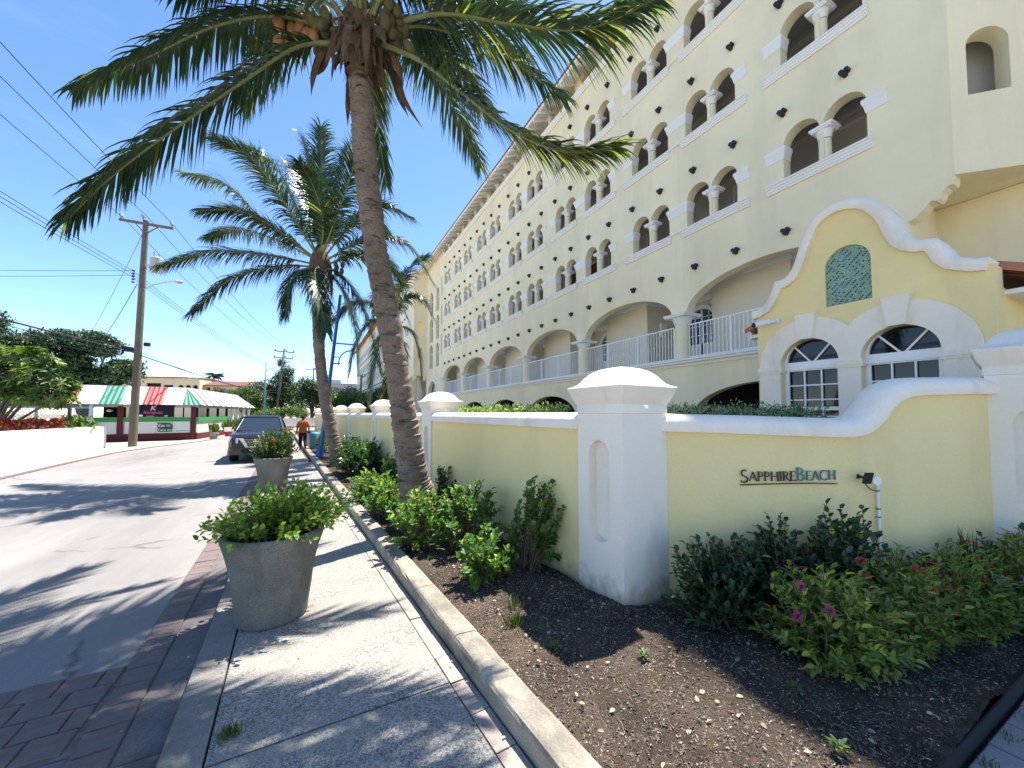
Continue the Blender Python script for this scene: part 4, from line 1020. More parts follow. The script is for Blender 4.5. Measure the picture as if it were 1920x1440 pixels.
def trunk(parent, pts, rad, rings, seed, flare=True, nseg=28):
    r=random.Random(seed); c=bez([Vector(p) for p in pts], rings); k=len(pts)-1; rr=[]
    for i in range(rings+1):
        t=i/rings*k; j=min(int(t),k-1); u=t-j; q=rad[j]*(1-u)+rad[j+1]*u
        rr.append(q)
    # ring scars: a sharp little ledge every few samples
    mb=MB(); vs=[]; n=nseg; prev=Vector((1,0,0))
    for i,(p,q) in enumerate(zip(c,rr)):
        d=(c[min(i+1,rings)]-c[max(i-1,0)]).normalized(); prev=(prev-d*prev.dot(d)).normalized(); w=d.cross(prev)
        ph=(i+int(2*math.sin(i*.7)))%5; led=(0.0,.03,.06,.085,-.07)[ph]
        for j in range(n):
            a=2*math.pi*j/n; x=q*(1+led*(.7+.5*math.sin(a*2+i))+.03*math.sin(a*3+i*.05)+r.uniform(-.012,.012))
            crack = math.exp(-((a-2.9-.25*math.sin(i*.09))/.10)**2)*.10*math.exp(-((i/rings-.22)/.22)**2)
            x*= (1-crack)
            vs.append(p+(prev*math.cos(a)+w*math.sin(a))*x + d*(.012*math.sin(a*2+i*.6)))
    mb.add(vs,[(i*n+j,i*n+(j+1)%n,(i+1)*n+(j+1)%n,(i+1)*n+j) for i in range(rings) for j in range(n)],0,True)
    return lk('trunk', mb.mesh('trunk',[M_TRUNK],recalc=False,sharp=32), parent)
def local(pts, o): return [(a-o[0],b-o[1],c-o[2]) for a,b,c in pts]
# ---- near palm
o1=(1.46,5.89,.14)
palm=thing('coconut_palm','tall leaning coconut palm in the foreground with brown nuts under its crown','palm tree',o1)
TR1=[(1.51,5.89,0.02),(1.43,5.88,0.52),(1.34,5.86,0.85),(1.23,5.80,1.49),(1.11,5.72,2.12),(0.90,5.60,3.17),(0.70,5.49,4.09),(0.53,5.30,5.21),(0.47,5.14,5.80),(0.42,5.06,6.22),(0.43,4.97,6.60)]
trunk(palm, local(TR1,o1), [.36,.27,.222,.195,.168,.158,.153,.148,.143,.138,.12], 300, 3)
FR1={'A':[(0.26,5.02,6.43),(-0.26,5.09,6.25),(-0.79,5.17,5.67),(-1.42,5.30,4.97),(-1.98,5.50,4.38),(-2.36,5.66,3.89)],
'B':[(0.20,5.05,6.59),(-0.51,5.31,6.71),(-1.20,5.67,6.58),(-1.93,6.17,6.31),(-2.81,6.75,6.00)],
'C':[(0.25,4.98,6.69),(-0.21,4.81,6.95),(-0.83,4.91,6.83),(-1.36,5.09,6.37)],
'D':[(0.67,4.81,6.43),(1.05,4.43,6.06),(1.41,4.10,5.59),(1.90,3.71,5.01),(2.38,3.37,4.71),(2.85,3.07,4.72)],
'E':[(0.64,4.82,6.66),(1.29,4.39,6.74),(2.01,3.92,6.51),(2.74,3.44,6.35),(3.49,3.04,6.72)],
'F':[(0.62,4.90,6.66),(1.27,5.05,7.18),(2.32,5.07,7.32),(3.50,4.94,6.93)],
'G':[(0.51,5.02,6.58),(0.59,5.84,7.27),(0.75,6.45,7.05),(1.00,6.61,5.73)],
'H':[(0.56,4.93,6.86),(1.07,5.21,8.26),(2.01,5.38,8.80),(3.29,5.42,8.40)],
'I':[(0.36,4.86,6.71),(0.15,4.49,7.31),(-0.26,4.25,7.45),(-0.87,4.23,7.22)],
'J':[(0.54,4.77,6.71),(0.81,4.27,7.31),(1.38,3.73,7.82),(2.26,3.17,7.74)]}
extra=[[(.5,5.0,6.9),(.9,5.3,7.9),(1.4,5.6,8.5),(2.1,5.9,8.7)],[(.5,5.0,6.9),(1.0,4.9,7.6),(1.7,4.9,8.0),(2.6,5.0,7.9)],[(.5,5.0,6.9),(.9,4.6,7.9),(1.5,4.2,8.6),(2.3,3.7,8.7)],[(.45,5.0,6.9),(.6,5.4,8.2),(.9,5.9,9.2),(1.3,6.5,9.7)],[(.45,5.0,6.9),(.1,5.5,8.0),(-.4,6.1,8.8),(-1.0,6.8,9.0)],[(.5,5.0,6.9),(1.1,5.4,7.4),(1.8,5.8,7.6),(2.7,6.2,7.3)],[(.4,4.9,6.9),(.0,4.6,8.2),(-.5,4.2,9.2),(-1.1,3.7,9.6)],[(.4,4.85,6.75),(.3,4.1,7.3),(.1,3.3,7.3),(-.2,2.4,6.7)],[(.5,4.85,6.75),(.9,4.1,7.0),(1.2,3.2,6.9),(1.5,2.3,6.2)],
[(.35,4.9,6.8),(-.3,4.4,7.7),(-1.0,3.8,8.0),(-1.9,3.2,7.6)],[(.35,5.0,6.8),(-.4,5.3,7.9),(-1.3,5.7,8.2),(-2.4,6.2,7.8)],
[(.5,5.1,6.8),(.6,5.9,8.0),(.8,6.8,8.4),(1.0,7.9,8.0)],[(.4,5.1,6.8),(-.1,6.0,7.8),(-.6,7.0,8.0),(-1.2,8.0,7.3)],
[(.45,4.95,6.9),(.5,4.9,8.3),(.3,4.7,9.6),(.0,4.4,10.4)],[(.5,4.95,6.9),(1.0,4.8,8.4),(1.6,4.5,9.4),(2.3,4.1,9.8)],[(.3,4.9,6.5),(-.4,4.4,6.7),(-1.1,3.9,6.2),(-1.7,3.4,5.4)][:0] or [(.3,4.95,6.8),(-.4,4.9,7.8),(-1.3,4.7,8.5),(-2.3,4.4,8.5)],
[(.5,5.05,6.7),(1.2,5.7,7.4),(2.0,6.4,7.5),(2.9,7.1,6.9)],[(.45,4.85,6.8),(.2,4.2,8.2),(-.1,3.5,8.9),(-.5,2.7,9.0)]]
spec={'A':(.62,170,.62,.02),'B':(.60,165,1.0,.03),'C':(.66,150,.9,.03),'D':(.58,170,.6,.45),'E':(.86,150,.55,.20),'F':(.72,120,.8,.08),'G':(.6,110,.8,.05),'H':(.72,110,.7,.08),'I':(.7,100,.6,.05),'J':(.75,105,.6,.10)}
for i,(k,p) in enumerate(FR1.items()):
    ll,pr_,dr_,ye_=spec[k]; frond(palm, local(p,o1), 20+i, ll, pr_, dr_, ye_, width=.034, t0=.20 if k in 'DE' else .14, rr=.034, lift=.02 if k in 'AB' else .14)
for i,p in enumerate(extra): frond(palm, local(p,o1), 60+i, .75, 120, .6, .06, width=.040, rr=.032)  # fronds mostly out of view, several added for the shade they cast below
# crown: sheaths, dead bits and nuts
M_NUT = mat('brown_coconut', (0.30,0.15,0.06), .6, .3, 5, spec=.35, island=.15)
M_NUTD = mat('dark_coconut', (0.10,0.085,0.04), .7, .3, 5, spec=.3, island=.2)
def nut(s):
    b=MB(); b.lathe([(.001,-.105),(.03,-.098),(.055,-.06),(.066,0),(.060,.045),(.042,.08),(.02,.098),(.001,.102)],14,cap=False)
    return b.mesh('coconut',[s])
n1_,n2_=nut(M_NUT),nut(M_NUTD); C1=Vector((.40,4.98,6.55))-Vector(o1); r_=random.Random(3)
for row in range(4):
    for q in range(4 if row%2 else 3):
        u=-.80+(q-1.3)*.125+(.06 if row%2 else 0)+r_.gauss(0,.012); zz=-.16+row*.125+r_.gauss(0,.015); dp=r_.uniform(-.08,.08)-.05
        lk('coconut', n1_, palm, (C1.x+.89*u+.456*dp, C1.y-.456*u+.89*dp, C1.z+zz), (r_.uniform(-.35,.35),r_.uniform(-.35,.35),0))
for (cx_,cy_,cz_,mm,cnt_,sp) in ((.34,-.24,.16,n2_,22,.15),(-.42,.16,.06,n2_,10,.1)):
    for q in range(cnt_):
        lk('coconut', mm, palm, (C1.x+cx_+r_.gauss(0,sp*.62), C1.y+cy_+r_.gauss(0,sp*.6), C1.z+cz_+r_.gauss(0,sp*.75)), (r_.uniform(-.6,.6),r_.uniform(-.6,.6),0))
def strip(parent, name, p, w0, w1, m, cup=.3):
    c=bez([Vector(q) for q in p],10); vs=[]; k=len(c)
    for i,q in enumerate(c):
        d=(c[min(i+1,k-1)]-c[max(i-1,0)]).normalized(); s_=d.cross(Vector((.3,.9,.2))).normalized(); n_=s_.cross(d); t=i/(k-1)
        w=(w0*(1-t)+w1*t)*(1 if t<.75 else max(.05,(1-t)*4)); 
        vs += [q-s_*w/2+n_*w*cup, q, q+s_*w/2+n_*w*cup]
    mb=MB(); mb.add(vs,[(3*i+j,3*i+j+1,3*i+j+4,3*i+j+3) for i in range(k-1) for j in (0,1)],0,True); return lk(name, mb.mesh(name,[m],recalc=False), parent)
for q in range(11):
    a=q*2.4; r2=.16; x,y_=math.cos(a)*r_.uniform(.8,1.6),math.sin(a)*r_.uniform(.8,1.6); Lh=r_.uniform(.15,.75)
    strip(palm,'dry_sheath',[C1+Vector((x*r2*.8,y_*r2*.8,-.05)),C1+Vector((x*.3,y_*.3,-.12)),C1+Vector((x*(.34+.12*r_.random()),y_*.4,-.2-Lh*.5)),C1+Vector((x*(.34+.3*r_.random()),y_*.42,-.25-Lh))],.13,.05,M_SHTH)
mb=MB(); mb.lathe([(.14,-.45),(.17,-.3),(.20,-.15),(.21,.0),(.19,.2),(.13,.42),(.05,.6)],14,c=tuple(C1)); 
mb.v=[(x+r_.uniform(-.03,.03),y+r_.uniform(-.03,.03),z+r_.uniform(-.03,.03)) for x,y,z in mb.v]
lk('crown_fibre', mb.mesh('crown_fibre',[M_SHTH]), palm)
for q in range(70):
    a=r_.random()*6.28; l=r_.uniform(.12,.42); p=C1+Vector((math.cos(a)*.19,math.sin(a)*.19,.15-r_.random()*.5))
    strip(palm,'fibre_tuft',[p,p+Vector((math.cos(a)*.1,math.sin(a)*.1,-l*.4)),p+Vector((math.cos(a)*.12,math.sin(a)*.12,-l))],.05,.02,M_SHTH)
# ---- second palm
o2=(.70,13.78,.14)
palm2=thing('coconut_palm','shorter coconut palm further along with a full silvery crown','palm tree',o2)
TR2=[(0.72,13.78,0.02),(0.60,13.81,0.72),(0.41,13.81,1.59),(0.21,13.79,2.80),(0.09,13.69,3.81),(0.02,13.57,4.81),(0.03,13.40,5.80),(0.05,13.25,6.45)]
trunk(palm2, local(TR2,o2), [.26,.20,.185,.165,.16,.155,.15,.12], 170, 5)
F2=[[(0.02,13.26,6.48),(-1.40,13.53,6.63),(-2.73,13.77,6.56),(-4.04,14.13,6.01)],
[(0.02,13.27,6.43),(-1.09,13.28,6.24),(-2.30,13.59,5.73),(-3.22,13.88,4.70)],
[(0.01,13.26,6.60),(-1.41,13.49,7.56),(-2.40,13.72,8.57),(-3.57,14.20,8.91)],
[(0.01,13.26,6.60),(-1.10,13.01,7.26),(-1.99,12.89,7.54),(-2.87,13.01,7.39)],
[(0.01,13.26,6.60),(-1.21,14.40,7.49),(-2.51,15.38,7.98),(-3.34,16.05,7.80)],
[(0.04,13.24,6.60),(-0.57,13.27,7.99),(-1.23,13.32,9.33),(-2.07,13.50,9.81)],
[(0.04,13.24,6.60),(-0.14,13.37,8.15),(-0.32,13.39,9.66),(-0.51,13.45,10.46)],
[(0.04,13.24,6.60),(0.04,13.39,8.20),(0.03,13.44,9.62),(-0.01,13.39,11.01)],
[(0.04,13.24,6.60),(0.32,13.47,8.30),(0.54,13.52,9.63),(0.76,13.58,10.73)],
[(0.07,13.23,6.60),(-0.14,14.16,8.15),(-0.67,15.02,9.94),(-1.22,15.70,10.95)],
[(0.07,13.23,6.60),(0.93,12.96,7.86),(1.68,12.65,8.51),(2.65,12.28,8.16)],
[(0.07,13.23,6.51),(1.21,12.51,7.22),(2.38,11.91,7.13),(3.22,11.54,5.81)],
[(0.08,13.24,6.43),(1.10,12.92,6.84),(2.03,12.58,6.20),(2.59,12.36,4.84)],
[(0.08,13.24,6.43),(0.71,12.71,6.02),(1.30,12.35,4.85),(1.77,12.19,3.07)],
[(0.08,13.24,6.43),(0.66,13.19,5.83),(1.08,13.25,4.69),(1.18,13.27,3.31)],
[(0.05,13.25,6.43),(-0.09,12.22,5.89),(0.06,11.74,5.01),(0.23,11.58,4.08)],
[(0.05,13.25,6.43),(-0.37,12.70,6.08),(-0.69,12.43,5.56),(-0.80,12.42,4.62)],
[(0.04,13.24,6.60),(0.66,13.97,8.25),(1.57,14.59,9.13),(2.38,14.87,8.64)],
[(0.04,13.24,6.60),(0.58,12.33,8.15),(0.95,11.75,9.23),(1.34,11.32,9.41)],
[(0.04,13.24,6.60),(-0.9,12.6,7.9),(-1.6,12.0,8.6),(-2.3,11.6,8.7)],
[(0.04,13.24,6.60),(1.1,13.9,7.4),(2.1,14.6,7.6),(3.0,15.2,6.9)],
[(0.04,13.24,6.60),(0.1,12.6,7.6),(-.2,11.9,8.3),(-.5,11.2,8.4)]]
for i,p in enumerate(F2): frond(palm2, local(p,o2), 100+i, .82, 150, .75 if i<18 else .6, .22 if i in(2,3,10,11,12,16) else .06, width=.040, rr=.034)
C2=Vector((.05,13.25,6.42))-Vector(o2)
mb=MB(); mb.lathe([(.13,-.5),(.2,-.3),(.27,-.05),(.26,.2),(.16,.5),(.05,.7)],12,c=tuple(C2)); mb.v=[(x+r_.uniform(-.04,.04),y+r_.uniform(-.04,.04),z) for x,y,z in mb.v]; lk('crown_fibre', mb.mesh('crown_fibre',[M_SHTH]), palm2)
for q in range(14):
    lk('coconut', n2_, palm2, (C2.x+.45+r_.gauss(0,.2),C2.y+r_.gauss(0,.15)-.1,C2.z-.1+r_.gauss(0,.13)),(r_.uniform(-.5,.5),0,0))
for q in range(18):
    a=r_.random()*6.28; Lh=r_.uniform(.4,.9); x,y_=math.cos(a),math.sin(a)
    strip(palm2,'dry_sheath',[C2+Vector((x*.15,y_*.15,-.05)),C2+Vector((x*.3,y_*.3,-.15)),C2+Vector((x*.36,y_*.36,-.2-Lh*.5)),C2+Vector((x*.4,y_*.4,-.25-Lh))],.12,.05,M_SHTH)
# ---- third palm behind the wall
o3=(3.02,17.4,0)
palm3=thing('coconut_palm','drooping coconut palm in the hotel garden, mostly hidden behind the leaning trunk','palm tree',o3)
trunk(palm3, local([(3.1,17.5,-.1),(3.05,17.4,2),(3.0,17.4,4),(3.02,17.39,5.75)],o3), [.22,.16,.15,.12], 60, 8, nseg=16)
F3=[[(3.02,17.39,5.74),(2.19,17.58,5.93),(1.56,17.72,4.96),(1.27,17.82,3.57)],[(3.02,17.39,5.74),(2.47,17.13,5.17),(2.15,17.03,3.76),(2.07,17.13,2.41)],
[(3.02,17.39,5.74),(2.20,17.76,6.69),(1.36,18.19,6.69),(0.64,18.59,5.98)],[(3.02,17.39,5.74),(3.07,16.73,4.69),(2.85,16.68,3.54),(2.58,16.88,2.19)],
[(3.02,17.39,5.74),(3.46,17.10,6.92),(4.09,16.78,6.92),(4.63,16.55,5.98)],[(3.02,17.39,5.74),(2.82,17.41,7.39),(2.48,17.53,8.34),(1.94,17.78,9.04)],
[(3.02,17.39,5.74),(3.33,17.70,7.56),(3.85,17.94,8.72),(4.51,17.58,9.22)],[(3.02,17.39,5.74),(3.69,17.05,5.51),(4.03,16.92,4.56),(4.16,16.92,3.15)],
[(3.02,17.39,5.74),(2.6,16.6,6.6),(2.3,15.8,6.6),(2.0,15.0,5.6)]]
for i,p in enumerate(F3): frond(palm3, local(p,o3), 140+i, .95, 110, .7, .45 if i in(1,3,8) else .1, width=.058, rr=.034)

# ---- shrubs
def shrub(name, label, cat, c, rx, ry, h, stems, lps, L, Wr, mats, mixp=(1,), group=None, bare=.45, up=.5, z0=.0, spray=False, flowers=None, stem_r=.006, seed=1, lean=(0,0), fold=.18, kind6=True, solid=.35, ros=6):
    r=np.random.default_rng(seed); t=thing(name,label,cat,c,0,group)
    mb=MB(); O=[];Dd=[];N=[];LL=[];WW=[];MI=[]; FO=[]
    for s in range(stems):
        a=r.random()*6.283; el=math.asin(min(1,max(.02,r.random()**.8))); rad=solid+(1-solid)*r.random()**.5
        tx=rx*math.cos(a)*math.cos(el)*rad+lean[0]*math.sin(el); ty=ry*math.sin(a)*math.cos(el)*rad+lean[1]*math.sin(el); tz=h*(.16+.84*math.sin(el)*rad) if not flowers or True else h
        b=np.array([rx*.25*r.normal()*.6, ry*.25*r.normal()*.6, z0]); e=np.array([tx,ty,z0+tz])
        m=(b+e)/2+np.array([r.normal()*.03,r.normal()*.03,h*.08*up])
        pts=[b*(1-u)**2+2*m*u*(1-u)+e*u*u for u in np.linspace(0,1,7)]
        if stem_r>0: mb.tube([tuple(p) for p in pts],[stem_r*(1-.1*i) for i in range(7)],4,cap=False)
        dend=nrm(pts[-1]-pts[-2]); 
        for q in range(lps):
            u=bare+(1-bare)*(q/max(1,lps-1)); f=u*6; i=min(5,int(f)); p=pts[i]*(1-(f-i))+pts[i+1]*(f-i)
            tg=nrm(pts[i+1]-pts[i]); an=q*2.4+r.random(); side=nrm(np.cross(tg,[.3,.2,.93])+1e-6); bin_=np.cross(tg,side)
            ter = q>=lps-ros
            d=(side*math.cos(an)+bin_*math.sin(an))*(.8 if not ter else .75)+tg*(.45 if not ter else .7)+np.array([0,0,.12+.15*r.random()])
            if spray: d=(side*math.cos(an)+bin_*math.sin(an))*.6+tg*.8
            l=L*r.uniform(.65,1.15); O.append(p); Dd.append(d); N.append(np.array([r.normal()*.35,r.normal()*.35,1])+tg*.2); LL.append(l); WW.append(l*Wr*r.uniform(.85,1.1))
            x=r.random(); mi=0; acc=0
            for k,pp in enumerate(mixp):
                acc+=pp
                if x<acc: mi=k; break
            MI.append(mi)
        FO.append((pts[-1],dend))
    if mb.v: lk('stems', mb.mesh('stems',[M_STEM],recalc=False), t)
    lk('foliage', leaf_mesh('foliage',O,Dd,N,LL,WW,mats,MI,kind6=kind6,fold=fold), t, kind='stuff')
    if flowers:
        for (fm, cnt_, fr_, style) in flowers:
            cand=[q for q in FO if q[0][2]>h*.45+z0 and (q[0][1]<ry*.3 or cat!='shrub' or True)]; idx=r.permutation(len(cand))[:cnt_]
            for ii in idx:
                p,dn=cand[ii]; fo=[];fd=[];fn=[];fl=[];fw=[]
                for q in range(16 if style=='umbel' else 7):
                    a=q*2.399; rr_=fr_*math.sqrt(q/16)*(1 if style=='umbel' else .3)
                    s1=nrm(np.cross(dn,[.1,.2,.97])+1e-6); s2=np.cross(dn,s1); rd=s1*math.cos(a)+s2*math.sin(a)
                    fo.append(rd*rr_); fd.append(rd*(1 if style=='umbel' else .8)+dn*(.25 if style=='umbel' else .6)); fn.append(dn+1e-3); fl.append(fr_*(.55 if style=='umbel' else 1.1)); fw.append(fr_*(.5 if style=='umbel' else .9))
                lk('flower', leaf_mesh('flower',fo,fd,fn,fl,fw,[fm],None,kind6=False), t, tuple(p+dn*L*.55))
    return t
GS='sunlit bushes in the bed along the footway'
shrub('garden_shrub','small bright green bush alone at the front of the bed before the near pillar','shrub',(1.55,3.62,.15),.34,.34,.56,52,13,.072,.72,[M_HIB,M_LANY],(.9,.1),GS,bare=.45,seed=1)
shrub('garden_shrub','tallest leggy bush against the yellow wall left of the near pillar','shrub',(2.10,3.70,.15),.34,.42,1.02,52,13,.075,.72,[M_HIB],(1,),GS,bare=.55,seed=2,lean=(.1,-.12),stem_r=.009,solid=.6)
shrub('garden_shrub','twiggy bush right of the leaning palm base','shrub',(1.75,4.65,.15),.52,.50,.90,80,12,.072,.72,[M_HIB,M_LANY],(.92,.08),GS,bare=.6,seed=3,stem_r=.008,solid=.55)
shrub('garden_shrub','bright leafy bush on the street side of the leaning palm base','shrub',(1.22,5.0,.15),.42,.55,.78,76,13,.072,.75,[M_HIB,M_LANY],(.85,.15),GS,bare=.55,seed=4,solid=.5)
shrub('garden_shrub','low bush at the kerb in front of the leaning palm','shrub',(1.12,6.6,.15),.42,.7,.72,80,13,.075,.72,[M_HIB,M_LANY],(.85,.15),GS,bare=.5,seed=5)
shrub('garden_shrub','low bush at the kerb behind the nearest planter foliage','shrub',(.92,8.0,.15),.42,.8,.66,80,12,.07,.72,[M_HIB,M_LANY],(.8,.2),GS,bare=.4,seed=6)
shrub('garden_shrub','dark green bush by the wall right behind the leaning trunk','shrub',(2.02,6.55,.15),.30,.45,.78,40,13,.08,.72,[M_HIB,M_DGL],(.5,.5),GS,bare=.45,seed=7)
shrub('garden_shrub','rounded bush by the wall just left of the leaning trunk','shrub',(1.65,9.3,.15),.42,.6,.86,60,13,.085,.72,[M_HIB,M_DGL],(.6,.4),GS,bare=.4,seed=8)
shrub('garden_shrub','large dense dark green bush in front of the second palm','shrub',(1.0,11.6,.15),.68,1.1,1.05,150,14,.095,.72,[M_HIB,M_DGL],(.45,.55),GS,bare=.35,seed=9)
shrub('garden_shrub','dense bush beside the second palm by the wall','shrub',(1.55,12.4,.15),.5,1.0,1.0,90,13,.095,.72,[M_HIB,M_DGL],(.4,.6),GS,bare=.35,seed=10)
shrub('garden_shrub','dark bush behind the second palm trunk','shrub',(1.1,14.8,.15),.6,1.0,.95,90,12,.1,.72,[M_HIB,M_DGL],(.4,.6),GS,bare=.35,seed=12)
shrub('clipped_shrub','light green clipped bush beside the blue lamp post','shrub',(.33,18.6,.15),.32,.9,1.05,110,13,.1,.6,[M_HIB,M_TREEY],(.6,.4),None,bare=.3,seed=11)
# shaded bed by the sign
GD='dark glossy shrubs below the lettered wall'
shrub('glossy_shrub','dark glossy shrub beside the near pillar at the left of the lettered wall','shrub',(3.02,2.10,.15),.56,.42,.74,150,17,.066,.60,[M_DGL,M_LANY],(.975,.025),GD,bare=.3,seed=21,spray=True)
shrub('glossy_shrub','dark glossy shrub below the first letters','shrub',(3.45,1.88,.15),.48,.34,.86,120,17,.066,.60,[M_DGL,M_LANY],(.97,.03),GD,bare=.3,seed=22,spray=True)
shrub('glossy_shrub','tallest dark glossy shrub below the last letters','shrub',(3.80,1.58,.15),.40,.28,1.06,120,18,.068,.60,[M_DGL,M_LANY],(.97,.03),GD,bare=.35,seed=23,spray=True,solid=.45)
shrub('glossy_shrub','dark glossy shrub just left of the conduit','shrub',(4.28,1.30,.15),.34,.22,.58,60,17,.066,.60,[M_DGL],(1,),GD,bare=.35,seed=24,spray=True)
shrub('glossy_shrub','dark glossy shrub right of the conduit','shrub',(5.05,1.12,.15),.38,.18,.72,50,17,.066,.60,[M_DGL],(1,),GD,bare=.35,seed=25,spray=True)
shrub('glossy_shrub','dark glossy shrub with upright sprays beside the broad right pillar','shrub',(5.55,.98,.15),.36,.18,.78,50,17,.068,.60,[M_DGL],(1,),GD,bare=.35,seed=26,spray=True)
GLN='flowering shrubs in the shaded bed'
shrub('flowering_shrub','yellowish green flowering shrub with magenta clusters, nearest to the viewer','shrub',(3.18,1.40,.15),.52,.44,.70,260,15,.062,.46,[M_LAN,M_LANY],(.7,.3),GLN,bare=.3,seed=31,flowers=[(M_MAG,16,.028,'umbel')],solid=.45)
shrub('flowering_shrub','green flowering shrub with crimson heads below the wall lettering','shrub',(3.82,1.26,.15),.50,.34,.74,190,15,.06,.44,[M_LAN,M_LANY],(.8,.2),GLN,bare=.3,seed=32,flowers=[(M_REDF,10,.036,'umbel'),(M_MAG,4,.028,'umbel')],solid=.45)
shrub('flowering_shrub','green flowering shrub with orange red heads in the middle right of the bed','shrub',(4.45,1.10,.15),.56,.30,.72,210,15,.06,.44,[M_LAN],(1,),GLN,bare=.3,seed=33,flowers=[(M_ORG,10,.034,'umbel'),(M_REDF,6,.034,'umbel')],solid=.45)
shrub('flowering_shrub','green flowering shrub with lilac heads at the right edge of the bed','shrub',(5.1,.92,.15),.60,.28,.80,210,15,.06,.44,[M_LAN],(1,),GLN,bare=.3,seed=34,flowers=[(M_LILA,17,.034,'umbel')],solid=.45)
# spiky grass plant
t=thing('spiky_plant','spiky bronze leaved plant between the dark shrubs right of the conduit','plant',(4.95,1.2,.15))
O=[];Dd=[];N=[];LL=[];WW=[]
for q in range(34):
    a=random.random()*6.28; e=random.uniform(.2,.9); O.append((0,0,.2)); Dd.append((math.cos(a)*e,math.sin(a)*e*.5,1)); N.append((math.cos(a),math.sin(a),.3)); LL.append(random.uniform(.3,.55)); WW.append(.016)
lk('blades', leaf_mesh('blades',O,Dd,N,LL,WW,[mat('bronze_blade',(.16,.12,.05),.5,island=.4,transl=.25)],droop=.25), t, kind='stuff')
# weeds
for i,(x,y,lbl,n_) in enumerate(((2.05,2.0,'small leafy weed in the shaded soil left of the yellowish shrub',7),(2.35,1.02,'bright green seedling near the bottom of the shaded soil',8),(2.62,1.35,'dark seedling on the soil between the seedling and the edging',5),(1.55,2.35,'tiny weed at the lit edge of the soil by the kerb',6))):
    t=thing('weed',lbl,'weed',(x,y,.17)); O=[];Dd=[];N=[];LL=[];WW=[]
    for q in range(n_*2):
        a=q*2.4; O.append((math.cos(a)*.01,math.sin(a)*.01,.01+q*.002)); Dd.append((math.cos(a),math.sin(a),.6)); N.append((0,0,1)); LL.append(random.uniform(.03,.055)); WW.append(.02)
    lk('leaves', leaf_mesh('leaves',O,Dd,N,LL,WW,[M_HIB]), t, kind='stuff')
def tuft(x,y,z,lbl,n_,h,m):
    t=thing('grass_tuft',lbl,'grass',(x,y,z)); O=[];Dd=[];N=[];LL=[];WW=[]
    for q in range(n_):
        a=random.random()*6.28; e=random.uniform(.1,1.2); O.append((random.gauss(0,.03),random.gauss(0,.02),0)); Dd.append((math.cos(a)*e,math.sin(a)*e,1)); N.append((math.cos(a),math.sin(a),.2)); LL.append(h*random.uniform(.5,1.1)); WW.append(.004)
    lk('blades', leaf_mesh('blades',O,Dd,N,LL,WW,[m],kind6=False,droop=.3), t, kind='stuff')
M_GR = mat('grass_blade',(.12,.15,.03),.6,island=.4,transl=.3)
tuft(-.38,2.66,.07,'olive grass tuft growing at the broken footway edge',90,.07,M_GR)
tuft(1.42,2.75,.17,'thin dry grass tuft on the sunlit soil beside the kerb',50,.13,M_GR)
tuft(1.55,3.0,.17,'wispy grass in the soil near the front bush',40,.12,M_GR)
for i,x in enumerate((2.75,3.05,3.4,3.7)): tuft(x,.70,.07,['grass tuft at the edging, farthest left on the pavers','grass tuft at the edging, second from left','grass tuft at the edging, third from left','grass tuft at the edging, at the right edge'][i],24,.05,M_GR)
# twigs and dead leaves on soil
M_DRY = mat('dry_leaf',(.42,.34,.24),.9,island=.35,transl=.2)
O=[];Dd=[];N=[];LL=[];WW=[]
for q in range(320):
    x=random.uniform(1.3,4.2); y=random.uniform(.85,4.2)
    if x>wallx(y)-.4 and y>3: continue
    O.append((x,y,soil_h(x,y)+.012)); Dd.append((random.gauss(0,1),random.gauss(0,1),.1)); N.append((random.gauss(0,.4),random.gauss(0,.4),1)); l=random.uniform(.012,.045); LL.append(l); WW.append(l*.55)
lk('leaf_litter', leaf_mesh('leaf_litter',O,Dd,N,LL,WW,[M_DRY]), kind='stuff', label='dry pale leaves and petals scattered on the soil', cat='leaf litter')
O=[];Dd=[];N=[];LL=[];WW=[]
for q in range(170):
    y=random.uniform(1.6,12); x=kx(y)-.02-abs(random.gauss(0,.07)) if q%3 else random.uniform(wx(y)-.4,kx(y)-.05)
    O.append((x,y,.08)); Dd.append((random.gauss(0,1),random.gauss(0,1),.05)); N.append((random.gauss(0,.25),random.gauss(0,.25),1)); l=random.uniform(.008,.028); LL.append(l); WW.append(l*.55)
lk('leaf_litter', leaf_mesh('leaf_litter',O,Dd,N,LL,WW,[M_DRY]), kind='stuff', label='tiny dry leaves gathered on the footway against the kerb', cat='leaf litter')
# bougainvillea in planters
GB='shrubs growing in the concrete planters'
shrub('bougainvillea','lime green bougainvillea with a few magenta bracts in the nearest planter','shrub',(-.26,4.08,.72),.62,.62,.52,260,13,.052,.72,[M_BOU,M_HIB,M_LANY],(.7,.15,.15),GB,bare=.35,seed=41,flowers=[(M_MAG,7,.024,'b')],solid=.4,stem_r=.004,lean=(.1,0))
shrub('bougainvillea','dark leafed flowering bush with red petals in the second planter','shrub',(-.86,10.75,.74),.52,.52,.80,170,11,.07,.6,[M_TREE,M_LAN],(.7,.3),GB,bare=.3,seed=42,flowers=[(M_ORG,7,.04,'b')],solid=.4)
shrub('bougainvillea','small bush with pinkish petals in the third planter','shrub',(-1.15,18.6,.72),.45,.45,.5,60,9,.09,.6,[M_TREE,M_LAN],(.6,.4),GB,bare=.3,seed=43,flowers=[(M_ORG,5,.05,'b')])
